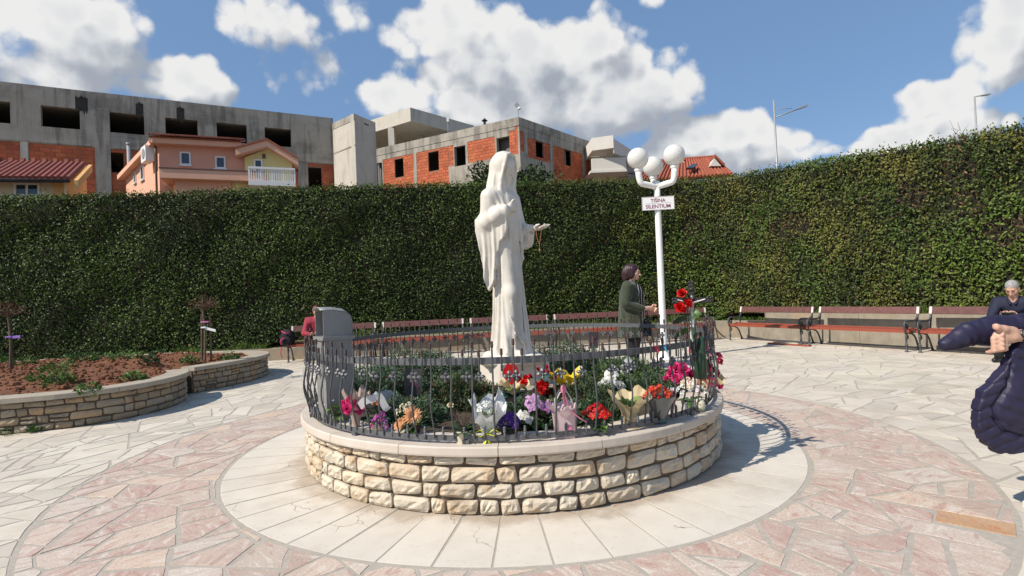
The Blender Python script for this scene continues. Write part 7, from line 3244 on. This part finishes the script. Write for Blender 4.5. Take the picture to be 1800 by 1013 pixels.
def bloom_mesh(kind, pal):
    key = (kind, pal)
    if key in FM:
        return FM[key]
    b = MB()
    rg = random.Random(hash(kind) % 1000 if False else len(kind) * 7 + len(pal))

    def petal(a, L, w, lift, droop, r0=.0, tw=0.0, seg=3, ruff=0.0):
        d = Vector((math.cos(a), math.sin(a), 0))
        s = Vector((-math.sin(a), math.cos(a), 0))

        def fn(u, v):
            t = u
            x = r0 + L * t
            z = lift * t - droop * t * t
            ww = w * math.sin(pi * (.10 + .80 * t) ** .8) * (2 * v - 1)
            return d * x + s * (ww + tw * t) + Vector((0, 0, z + .25 * abs(ww) + ruff * math.sin(9 * v + 5 * u)))
        b.grid(fn, seg, 2)
    if kind == 'daisy':
        for ring, (n_, L, lf) in enumerate(((20, 1.0, .12), (18, .82, .30), (12, .5, .40))):
            for k in range(n_):
                petal(2 * pi * (k + .5 * ring) / n_ + rg.gauss(0, .05), L * rg.uniform(.92, 1.05), .12, lf, .15, .08)
        b.ball((0, 0, .10), .16, 10, 5, mi=1, sc=(1, 1, .5))
    elif kind == 'rose':
        for ring, (n_, L, lf, w, r0) in enumerate(((5, .85, .35, .55, .12), (5, .62, .75, .48, .08), (4, .40, .90, .38, .05), (3, .22, .95, .25, .02))):
            for k in range(n_):
                petal(2 * pi * (k + .5 * ring) / n_ + ring * .3, L, w, lf, .12 - .05 * ring, r0, ruff=.03, seg=4)
    elif kind == 'five':
        for k in range(5):
            petal(2 * pi * k / 5, .9, .48, .15, .15, .05, ruff=.03)
        b.ball((0, 0, .08), .13, 6, 4, mi=1)
    elif kind == 'orchid':
        for k, (L, w) in enumerate(((.9, .52), (.95, .34), (.95, .34), (.9, .52), (.85, .33))):
            petal((0.1, 1.35, 2.9 + .7, pi - .1, pi / 2)[k] if k != 2 else -1.9, L, w, .1, .2, .03)
        petal(-pi / 2, .5, .2, .35, .2, .02)
        b.ball((0, -.1, .12), .13, 6, 4, mi=1)
    elif kind == 'cyclamen':
        for k in range(6):
            a = 2 * pi * k / 6
            d = Vector((math.cos(a), math.sin(a), 0))
            s = Vector((-math.sin(a), math.cos(a), 0))
            b.grid(lambda u, v: d * (.10 + .42 * u * u) + s * (.34 * math.sin(pi * (.08 + .85 * u)) * (2 * v - 1)) + Vector((0, 0, 1.2 * u + .03 * math.sin(7 * v))), 4, 2)
        b.ball((0, 0, 0), .15, 6, 4, mi=1)
    elif kind == 'cluster':
        for k in range(7):
            a, el = 2.4 * k, .2 + .18 * k
            c = Vector((math.cos(a) * math.cos(el), math.sin(a) * math.cos(el), math.sin(el))) * .62
            q = c.to_track_quat('Z', 'Y').to_matrix()
            for j in range(4):
                aj = pi / 2 * j + k
                d = q @ Vector((math.cos(aj), math.sin(aj), .35))
                s = q @ Vector((-math.sin(aj), math.cos(aj), 0))
                b.add([c, c + d * .22 + s * .16, c + d * .40, c + d * .22 - s * .16], [(0, 1, 2, 3)])
    me = b.mesh('blossom', ['petal_' + pal, 'stamen'], True)
    FM[key] = me
    return me


def blossoms(t, kind, pal, n_, spread, z0, z1, size, rg, face=(0, -.6, .8), dome=True, center=(0, 0)):
    out = []
    for k in range(n_):
        a = 2.399 * k + rg.uniform(-.3, .3)
        r_ = math.sqrt((k + .5) / n_)
        x, y = center[0] + spread * r_ * math.cos(a), center[1] + spread * r_ * math.sin(a) * .85
        z = z1 - (z1 - z0) * r_ ** 1.6 if dome else rg.uniform(z0, z1)
        o = link('blossom', bloom_mesh(kind, pal), t, loc=(x, y, z))
        d = (Vector((x - center[0], y - center[1], 0)) * 2.2 + Vector(face) * spread * 1.6 + Vector((rg.gauss(0, .4), rg.gauss(0, .4), rg.gauss(.3, .3))) * spread)
        q = d.to_track_quat('Z', 'Y')
        o.rotation_euler = (q @ Matrix.Rotation(rg.uniform(0, 6.28), 3, 'Z').to_quaternion()).to_euler()
        s = size * rg.uniform(.8, 1.15)
        o.scale = (s, s, s)
        out.append(o)
    return out


def big_leaves(t, n_, L, w, z0, m, rg, el=(.2, .9), r0=.02, name='leaf', az=None):
    for k in range(n_):
        a = az[k] if az else 2.399 * k + rg.uniform(-.3, .3)
        e = rg.uniform(*el)
        l = L * rg.uniform(.75, 1.15)
        d = Vector((math.cos(a), math.sin(a), 0))
        s = Vector((-math.sin(a), math.cos(a), 0))
        dr = rg.uniform(.25, .6)
        b = MB()

        def fn(u, v):
            ww = w * l / L * math.sin(pi * (.06 + .90 * u) ** .85) * (2 * v - 1)
            return d * (r0 + l * u * math.cos(e)) + s * ww + Vector((0, 0, z0 + l * u * math.sin(e) - dr * l * u * u + abs(ww) * .35))
        b.grid(fn, 5, 2)
        b.build(name, [m], t, smooth=True)


def wrap_paper(t, m, r0, r1, h_, rg, ruffle=.25, tilt=(0, 0), z0=0.0, cut=0.0, name='wrapping'):
    b = MB()
    ph = [rg.uniform(0, 6.28) for _ in range(4)]
    nlob = rg.choice([5, 6, 7])

    def fn(u, v):
        a = 2 * pi * u
        rag = math.sin(nlob * a + ph[0]) * .6 + math.sin(3 * a + ph[1]) * .5 + .3 * math.sin(11 * a + ph[2])
        hh = h_ * v * (1 + ruffle * .55 * rag * v - cut * max(0, math.cos(a + pi / 2)) * v)
        rr = r0 + (r1 - r0) * v ** 1.5 * (1 + ruffle * .5 * math.sin(nlob * a + ph[3]) * v)
        return Vector((rr * math.cos(a) + tilt[0] * hh, rr * math.sin(a) + tilt[1] * hh, z0 + hh))
    b.grid(fn, 36, 7, closed=True)
    b.f = [f[::-1] for f in b.f]
    return b.build(name, [m], t, smooth=False)


def pot(t, m, r_, h_, sq=False):
    b = MB()
    b.lathe([(r_ * .74, 0), (r_ * .95, h_ * .82), (r_ * 1.03, h_ * .83), (r_ * 1.05, h_), (r_ * .92, h_), (r_ * .86, h_ * .85), (0, h_ * .84)], 18)
    return b.build('pot', [m], t, smooth=False)


def bow(t, m, z, s, y=-.05, tails=2, name='ribbon'):
    b = MB()
    for sg in (-1, 1):
        b.tube([(0, y, z), (sg * s * .5, y - .01, z + s * .35), (sg * s * .95, y, z + s * .1), (sg * s * .5, y - .02, z - s * .1), (0, y, z)], s * .16, 6, flat=.25)
    for k in range(tails):
        sg = -1 if k % 2 else 1
        b.tube([(0, y, z), (sg * s * .25, y - .02, z - s * .7), (sg * s * .45, y - .01, z - s * 1.5)], s * .15, 6, flat=.2)
    b.ball((0, y - .005, z), s * .17, 7, 5)
    return b.build(name, [m], t, smooth=True)


rgq = random.Random(77)
ZB = .402
FG_ = 'flowers and plants left at the foot of the statue'


def fl(name, label, cat, px, py, z=ZB, rz=0.0):
    p = G(px, py, z)
    t_ = thing(name, label, cat, p, rz, FG_)
    t_.scale = (1.06,) * 3
    return t_


# 1 pale green hellebore-like plant beside the metal box
t = fl('potted_plant', 'leafy lime green plant with small white buds beside the metal box', 'plant', 592, 742)
big_leaves(t, 26, .10, .020, .03, 'leaf_lime', rgq, (.5, 1.3))
big_leaves(t, 16, .09, .018, .09, 'leaf_lime', rgq, (.4, 1.2))
blossoms(t, 'five', 'white', 5, .05, .13, .20, .018, rgq, center=(-.02, 0))
pot(t, 'pot_green', .045, .05)
# 2 pink cyclamen in a kraft sleeve
t = fl('wrapped_flowers', 'hot pink flowers in a pale kraft paper sleeve', 'bouquet', 626, 752)
wrap_paper(t, 'paper_kraft', .022, .085, .23, rgq, .28, (.02, .03))
blossoms(t, 'rose', 'hotpink', 4, .065, .12, .19, .042, rgq, (-.2, -1, .4), center=(-.03, -.05))
blossoms(t, 'cyclamen', 'pink', 2, .02, .12, .15, .035, rgq, (0, -1, .3), center=(.05, -.06))
# 3 white paper and orchid blossoms
t = fl('wrapped_flowers', 'dark leaved magenta orchids with folded white paper on top', 'bouquet', 664, 758)
big_leaves(t, 7, .10, .034, .06, 'leaf_dark', rgq, (.1, .8))
blossoms(t, 'orchid', 'magenta2', 6, .055, .04, .12, .032, rgq, (.1, -1, .3), center=(.02, -.04))
blossoms(t, 'orchid', 'orchid', 3, .03, .04, .08, .030, rgq, (.1, -1, .3), center=(.05, -.05))
b = MB()
for (x, z, a, w) in ((-.045, .20, .55, .13), (.04, .185, -1.0, .12)):
    b.grid(lambda u, v: Vector((x + (u - .5) * w * math.cos(a) - (v - .5) * .045 * math.sin(a), -.03 + .03 * u, z + (u - .5) * w * math.sin(a) + (v - .5) * .05 * math.cos(a) + .012 * math.sin(6 * u))), 5, 3)
b.build('wrapping', ['paper_white'], t)
blossoms(t, 'rose', 'peach', 2, .02, .17, .18, .022, rgq, (0, -1, .3))
pot(t, 'pot_cream', .05, .06)
# 4 peach gerbera
t = fl('gerbera_bunch', 'bunch with one large peach gerbera and smaller peach blooms', 'flowers', 727, 762)
big_leaves(t, 22, .10, .018, .03, 'leaf_green', rgq, (.3, 1.2))
o = link('blossom', bloom_mesh('daisy', 'peach'), t, loc=(.012, -.065, .125))
o.rotation_euler = (R(72), 0, R(8))
o.scale = (.056,) * 3
blossoms(t, 'daisy', 'peach', 3, .03, .06, .09, .034, rgq, (-.2, -1, .3), center=(-.075, -.05))
blossoms(t, 'cluster', 'cream', 5, .05, .13, .18, .032, rgq, (0, -1, .4), center=(-.04, 0))
pot(t, 'pot_brown', .05, .05)
# 5 dry cyclamen in a cream pot
t = fl('potted_plant', 'withering plant with reddish stems in a cream wrapped pot', 'plant', 815, 779)
pot(t, 'pot_cream', .055, .075)
big_leaves(t, 9, .075, .030, .07, 'leaf_dark', rgq, (.0, .7))
big_leaves(t, 4, .06, .024, .08, 'leaf_green', rgq, (.2, .9))
b = MB()
for k in range(12):
    a = k * 2.4
    b.tube([(0, 0, .06), (math.cos(a) * .04, math.sin(a) * .04, .13), (math.cos(a) * .075, math.sin(a) * .06, rgq.uniform(.10, .2))], [.003, .0025, .002], 4, cap=False)
b.build('stems', ['rust_paint'], t)
blossoms(t, 'cyclamen', 'cream', 1, .01, .21, .22, .03, rgq, (0, -1, .3), center=(-.09, 0))
# 6 white bouquet with lime ribbon
t = fl('bouquet', 'white flowers in white paper tied with a lime yellow ribbon', 'bouquet', 858, 776)
wrap_paper(t, 'paper_white', .028, .105, .235, rgq, .34, (.03, .05), cut=.3)
blossoms(t, 'cluster', 'white', 11, .062, .17, .215, .030, rgq, (0, -.5, .9), center=(.0, -.0))
big_leaves(t, 6, .09, .025, .15, 'leaf_lime', rgq, (.2, .9), az=[-1.4, -1.0, -1.9, -.5, 1, 2.5])
bow(t, 'ribbon_lime', .055, .075, -.055, 3)
# 7 violets in a brown pot
t = fl('potted_violets', 'deep purple violets in a dark brown pot', 'flowers', 896, 772)
pot(t, 'pot_brown', .055, .075)
big_leaves(t, 8, .06, .022, .07, 'leaf_dark', rgq, (.0, .6))
blossoms(t, 'five', 'purple', 26, .075, .085, .145, .022, rgq, (0, -.7, .8))
# 8 orchids, lilac above white
t = fl('potted_orchid', 'lilac orchid sprays above white blossoms', 'flowers', 936, 752)
big_leaves(t, 6, .11, .028, .02, 'leaf_green', rgq, (.0, .4))
b = MB()
for sx in (-.03, .02, .06):
    b.tube([(0, 0, 0), (sx * .6, 0, .12), (sx, -.03, .19)], [.004, .003, .002], 5)
b.build('stems', ['leaf_green'], t)
blossoms(t, 'orchid', 'lilac', 9, .06, .13, .20, .030, rgq, (0, -1, .2), center=(.01, -.03))
blossoms(t, 'orchid', 'orchid', 4, .04, .10, .15, .026, rgq, (0, -1, .2), center=(.085, -.02))
blossoms(t, 'orchid', 'white', 7, .055, .06, .10, .030, rgq, (0, -1, .2), center=(-.05, -.05))
# 9 pink gift bag
t = fl('gift_bag', 'pale pink gift bag with white handles and a pink ribbon', 'gift bag', 993, 771)
b = MB()
w0, w1, d0, d1, hb2 = .052, .068, .03, .042, .155


def bag(u, v):
    k = u * 4
    i = int(k) % 4
    f = k - int(k)
    w, d = w0 + (w1 - w0) * v, d0 + (d1 - d0) * v
    c = [(-w, -d), (w, -d), (w, d), (-w, d)]
    p, q = c[i], c[(i + 1) % 4]
    return Vector((p[0] + (q[0] - p[0]) * f, p[1] + (q[1] - p[1]) * f, hb2 * v))


b.grid(bag, 16, 4, closed=True)
b.add([(-w0, -d0, .001), (w0, -d0, .001), (w0, d0, .001), (-w0, d0, .001)], [(0, 1, 2, 3)])
b.build('bag', ['paper_pink'], t)
wrap_paper(t, 'paper_pink', .04, .085, .075, rgq, .5, (-.1, 0), z0=.115, name='tissue')
b = MB()
for y in (-.035, .03):
    b.tube([(-.05, y, .15), (-.045, y, .22), (-.02, y, .265), (.0, y, .275), (.02, y, .265), (.045, y, .22), (.05, y, .15)], .0032, 5)
b.build('handle', ['paper_white'], t, smooth=True)
b = MB()
b.tube([(.0, -.04, .275), (.012, -.05, .22), (.03, -.05, .17), (.085, -.05, .12), (.12, -.05, .10)], [.014, .016, .014, .013, .015], 6, flat=.3)
b.tube([(.0, -.04, .275), (-.004, -.05, .24), (.006, -.052, .19)], [.014, .013, .012], 6, flat=.3)
b.ball((0, -.038, .285), .017, 8, 6, sc=(1, .7, 1.5))
b.build('ribbon', ['ribbon_pink'], t, smooth=True)
b = MB()
b.ball((.028, -.044, .07), .013, 8, 4, sc=(1, .3, 1.2))
b.build('heart_print', ['ribbon_pink'], t)
# 10 red begonia
t = fl('potted_begonia', 'bright red begonia in a small pale green pot', 'flowers', 1050, 763)
pot(t, 'pot_green', .042, .055)
big_leaves(t, 12, .085, .026, .05, 'leaf_green', rgq, (.1, .9))
big_leaves(t, 3, .08, .03, .05, 'leaf_lime', rgq, (.2, .7), az=[-1.2, -2.0, -.4])
blossoms(t, 'five', 'red', 24, .085, .11, .165, .024, rgq, (0, -.7, .8))
# 11 cream paper plant
t = fl('wrapped_plant', 'upright green leaves in flaring cream paper', 'plant', 1108, 752)
wrap_paper(t, 'paper_cream', .045, .12, .135, rgq, .42, (.02, 0), z0=.07, cut=.25)
wrap_paper(t, 'paper_cream', .055, .050, .075, rgq, .08)
big_leaves(t, 9, .16, .026, .09, 'leaf_green', rgq, (1.0, 1.35))
big_leaves(t, 4, .17, .026, .09, 'leaf_lime', rgq, (1.1, 1.4))
# 12 orange-red flowers in dark sleeve
t = fl('wrapped_flowers', 'orange-red kalanchoe in a dark clear sleeve with a teal base', 'bouquet', 1158, 745)
wrap_paper(t, 'cello', .045, .11, .17, rgq, .12)
blossoms(t, 'cluster', 'scarlet', 16, .095, .165, .215, .034, rgq, (0, -.6, .9))
blossoms(t, 'cluster', 'orange', 7, .08, .18, .215, .030, rgq, (0, -.6, .9))
mat('teal_base', (.03, .26, .24), (.05, .32, .3), 9, .5)
pot(t, 'teal_base', .05, .03)
# 13 red ribbon sleeve
t = fl('ribbon_sleeve', 'narrow clear sleeve with a long red ribbon against the bars', 'sleeve', 1181, 736)
wrap_paper(t, 'paper_white', .008, .028, .19, rgq, .2, (.06, 0), name='sleeve')
b = MB()
b.tube([(-.012, -.035, .0), (.0, -.04, .08), (.008, -.04, .17)], [.010, .011, .010], 6, flat=.25)
b.tube([(.012, -.035, .03), (.012, -.04, .10), (.010, -.04, .17)], [.008, .010, .008], 6, flat=.25)
b.build('ribbon', ['ribbon_red'], t, smooth=True)
# 14 white kalanchoe and pale green ball fruit
t = fl('potted_kalanchoe', 'white kalanchoe with broad pale leaves near the right rim', 'flowers', 1216, 722)
blossoms(t, 'cluster', 'white', 14, .085, .12, .19, .030, rgq, (0, -.6, .8))
blossoms(t, 'cluster', 'cream', 8, .08, .16, .21, .032, rgq, (0, -.5, .9), center=(.02, .02))
big_leaves(t, 9, .09, .032, .06, 'leaf_green', rgq, (.1, .7))
big_leaves(t, 3, .075, .030, .03, 'leaf_lime', rgq, (.1, .6), az=[-1.9, -1.3, -.8])
b = MB()
b.ball((.04, -.05, .045), .040, 12, 8, sc=(.9, .8, 1.2))
b.build('cream_bud', ['pot_cream'], t, smooth=True)
pot(t, 'pot_green', .05, .06)
# 15 azaleas: hot pink left, crimson right, pink on top
t = fl('azalea', 'hot pink azalea left of the tall dark vase', 'flowers', 1196, 690)
blossoms(t, 'rose', 'hotpink', 10, .095, .10, .21, .050, rgq, (0, -.9, .5))
blossoms(t, 'five', 'hotpink', 6, .10, .05, .12, .040, rgq, (0, -.9, .5), center=(.05, 0))
big_leaves(t, 9, .08, .028, .05, 'leaf_green', rgq, (.2, .9))
pot(t, 'pot_brown', .05, .06)
t = fl('azalea', 'crimson and pink azalea on the right side by the bars', 'flowers', 1243, 690)
blossoms(t, 'rose', 'crimson', 8, .09, .13, .21, .042, rgq, (0, -.9, .5), center=(-.01, 0))
blossoms(t, 'rose', 'hotpink', 7, .10, .05, .12, .042, rgq, (0, -.9, .4), center=(.0, -.02))
blossoms(t, 'cluster', 'pink', 5, .08, .02, .08, .040, rgq, (0, -.9, .4))
big_leaves(t, 16, .09, .026, .16, 'leaf_dark', rgq, (.2, 1.0))
big_leaves(t, 9, .08, .026, .23, 'leaf_dark', rgq, (.2, 1.0))
blossoms(t, 'rose', 'pink', 7, .075, .31, .38, .042, rgq, (0, -.8, .6), center=(-.03, .02))
blossoms(t, 'five', 'crimson', 3, .06, .24, .3, .034, rgq, (0, -.8, .6), center=(.08, 0))
wrap_paper(t, 'paper_cream', .04, .12, .11, rgq, .4, (.25, 0), name='wrapping')
pot(t, 'pot_brown', .055, .06)
# 17 anthurium and teal leaves below the pedestal
t = fl('wrapped_flowers', 'red anthurium in cream paper with large teal leaves at the pedestal', 'bouquet', 905, 706, .45)
big_leaves(t, 7, .15, .055, .03, 'leaf_teal', rgq, (.1, .8), az=[2.9, 3.3, -2.2, -1.3, -.6, .3, -2.7])
wrap_paper(t, 'paper_cream', .03, .11, .10, rgq, .5, (0, 0), z0=.06, cut=.3)
b = MB()
b.grid(lambda u, v: Vector((-.02 + .06 * (2 * v - 1) * math.sin(pi * (.12 + .8 * u)), -.01 - .02 * u, .12 + .15 * u + .02 * abs(2 * v - 1))), 7, 4)
b.build('blossom', ['petal_red'], t, smooth=True)
blossoms(t, 'rose', 'red', 3, .04, .13, .17, .036, rgq, (0, -.9, .4), center=(.07, 0))
big_leaves(t, 4, .09, .03, .10, 'leaf_lime', rgq, (.1, .5), az=[-1.2, -.5, -2, .2])
# 18 cyclamen
t = fl('potted_cyclamen', 'dark red cyclamen right of the pedestal front', 'flowers', 955, 702, .45)
blossoms(t, 'cyclamen', 'crimson', 7, .09, .13, .23, .036, rgq, (0, -.3, 1))
blossoms(t, 'rose', 'red', 4, .045, .05, .13, .044, rgq, (0, -1, .3), center=(-.01, -.04))
big_leaves(t, 14, .075, .032, .06, 'leaf_green', rgq, (.2, 1.0))
big_leaves(t, 4, .08, .034, .14, 'leaf_teal', rgq, (.2, .9))
pot(t, 'pot_brown', .05, .06)
# 19 yellow paper
t = fl('wrapped_plant', 'bright yellow wrapping paper round a small dark red plant on the step', 'plant', 994, 692, .46)
wrap_paper(t, 'paper_yellow', .03, .125, .13, rgq, .50, (0, 0), z0=.03)
blossoms(t, 'five', 'crimson', 6, .05, .03, .07, .022, rgq, (0, -1, .3), center=(-.07, -.07))
big_leaves(t, 6, .06, .02, .02, 'leaf_green', rgq, (.2, .7))
bow(t, 'paper_white', .13, .035, -.06, 1)
# 20 white orchids
t = fl('white_orchid', 'white moth orchid standing tall in the back right of the planter', 'flowers', 1103, 680)
b = MB()
b.tube([(0, 0, 0), (.0, 0, .16), (-.015, 0, .26), (.0, 0, .31), (.03, 0, .30)], [.004, .004, .003, .003, .002], 5)
b.build('stems', ['leaf_green'], t)
for (x, z, s) in ((.0, .17, .062), (.012, .225, .040), (-.02, .135, .045), (.01, .30, .025)):
    o = link('blossom', bloom_mesh('orchid', 'white' if z < .28 else 'yellow'), t, loc=(x, -.02, z))
    o.rotation_euler = (R(80), 0, R(12))
    o.scale = (s,) * 3
big_leaves(t, 5, .12, .03, .0, 'leaf_green', rgq, (.0, .5))
t = fl('white_azalea', 'cluster of white ruffled blossoms in front of the white orchid', 'flowers', 1072, 690)
blossoms(t, 'rose', 'white', 9, .10, .03, .10, .042, rgq, (0, -.8, .6))
blossoms(t, 'orchid', 'white', 5, .04, .13, .19, .050, rgq, (0, -.9, .4), center=(.03, .02))
big_leaves(t, 9, .08, .028, .02, 'leaf_green', rgq, (.0, .6))
# kerb stones of the step among the flowers
b = MB()
mat('kerb_stone', (.34, .26, .17), (.42, .33, .23), 7, .9, .4, 30)
for (p0, p1, lb) in (((1010, 700), (958, 712), 'beige kerb stone behind the lilac orchid'), ((915, 724), (882, 730), 'brown kerb stone behind the purple violets')):
    a, c = G(*p0, .45), G(*p1, .45)
    b = MB()
    d = c - a
    b.box((0, 0, 0), (d.length + .04, .09, .09), rz=0)
    o = b.build('kerb_stone', ['kerb_stone'])
    o.location = (a + c) / 2 - Vector((0, 0, .02))
    o.rotation_euler = (0, 0, math.atan2(d.y, d.x))
    tag(o, lb, 'stone', 'kerb stones among the flowers')

# ------------------------------------------------------------------ crucifix with roses tied to the fence
mat('crucifix_dark', (.018, .017, .017), (.035, .033, .032), 20, .45)
mat('silver', (.30, .29, .28), (.45, .44, .43), 40, .4, metal=.6)
cz = Vector((1.262, 3.83, 0))
cx_ = thing('crucifix', 'dark crucifix with a silver figure, fixed to the fence on the right', 'crucifix', cz, R(-28))
b = MB()
zc = 1.185
b.box((0, 0, (.70 + 1.30) / 2), (.036, .014, 1.265 - .70))
b.box((0, -.0012, zc), (.225, .0135, .036))
b.build('cross', ['crucifix_dark'], cx_)
b = MB()
for (x, z) in ((-.118, zc), (.118, zc), (0, 1.30)):
    for (dx, dz) in ((.010, .012), (-.010, .012), (.0, -.004), (.010, -.012), (-.010, -.012)):
        b.ball((x + dx, 0, z + dz), .011, 8, 5)
b.box((0, -.010, 1.262), (.03, .004, .022))
b.build('trefoil_end', ['crucifix_dark'], cx_, smooth=True)
S = SDF((-.12, -.05, .88), (.12, .02, 1.26), .0032)
S.ell((.004, -.022, 1.205), (.012, .013, .016), .004)
S.cap((0, -.018, 1.165), (0, -.020, 1.085), .017, .013, .008)
for sg in (-1, 1):
    S.chain([(sg * .012, -.018, 1.168), (sg * .05, -.013, 1.178), (sg * .092, -.012, 1.190)], [.0075, .006, .005], .004)
    S.chain([(sg * .008, -.018, 1.07), (sg * .010, -.032, 1.00), (.0, -.015, .93)], [.012, .010, .006], .005)
S.ell((0, -.020, 1.065), (.020, .015, .022), .006)
S.build('figure', 'silver', cx_)
ros = thing('rose_bunch', 'three red roses with long stems tied to the crucifix in a dark green cone', 'roses', cz + Vector((-.02, -.05, 0)), R(-28))
for (x, z, s, tw) in ((-.058, 1.232, .040, 0), (-.078, 1.130, .050, 1), (-.030, 1.160, .044, 2)):
    o = link('blossom', bloom_mesh('rose', 'red'), ros, loc=(x, -.01, z))
    o.rotation_euler = (R(52), R(-8), tw * .7)
    o.scale = (s,) * 3
b = MB()
for (x, z) in ((-.058, 1.232), (-.078, 1.130), (-.030, 1.160)):
    b.tube([(x, -.01, z), (x * .5, -.005, .98), (.0, .0, .78)], [.0035, .0035, .004], 5)
b.build('stems', ['leaf_dark'], ros)
for (x, z, a, e, L, m) in ((-.03, 1.06, 3.4, .0, .10, 'leaf_dark'), (.0, 1.06, -.6, .9, .09, 'leaf_green'), (-.02, .99, 3.6, -.3, .11, 'leaf_green'), (-.01, 1.0, -1.4, -.5, .10, 'leaf_dark'), (.01, 1.10, .2, .3, .07, 'leaf_green'), (-.02, .95, -2.0, -.8, .10, 'leaf_green')):
    d = Vector((math.cos(a), -.35, math.sin(e))).normalized()
    s = Vector((0, 0, 1)).cross(d).normalized() * .5 + Vector((0, 0, .8))
    s = (s - d * s.dot(d)).normalized()
    b = MB()
    b.grid(lambda u, v: Vector((x, -.01, z)) + d * (L * u) + s * (.028 * math.sin(pi * (.06 + .9 * u)) * (2 * v - 1)) + Vector((0, -.012 * abs(2 * v - 1), -.03 * u * u)), 5, 2)
    b.build('leaf', [m], ros, smooth=True)
b = MB()
b.lathe([(.014, .935), (.030, .86), (.042, .74), (.046, .66), (.040, .645), (.0, .645)], 14, (.005, 0, 0), mtx=Matrix.Rotation(R(3), 3, 'Y'))
b.build('cone', ['leaf_dark'], ros, smooth=True)
bow(ros, 'ribbon_red', .93, .036, -.03, 2)
# small coloured ties on the fence rail
for (px, py, m, lb) in ((1154, 612, 'ribbon_red', 'small red ribbon tied to a fence bar'), (1168, 610, 'tie_blue', 'small blue ribbon tied to a fence bar')):
    if m not in MAT:
        mat(m, (.05, .28, .45), (.08, .33, .5), 9, .5)
    r_ = ray(px, py)
    aa = r_.x ** 2 + r_.y ** 2
    bb = -2 * (r_.x * CX + r_.y * CY)
    cc_ = CX ** 2 + CY ** 2 - (RF + .02) ** 2
    tt = (-bb - math.sqrt(bb * bb - 4 * aa * cc_)) / (2 * aa)
    q = r_ * tt + Vector((0, 0, EYE))
    b = MB()
    b.lathe([(.011, -.014), (.013, 0), (.011, .014)], 8)
    b.tube([(0, -.012, 0), (.006, -.02, -.03)], .005, 5)
    o = b.build('ribbon_tie', [m])
    o.location = q
    tag(o, lb, 'ribbon')
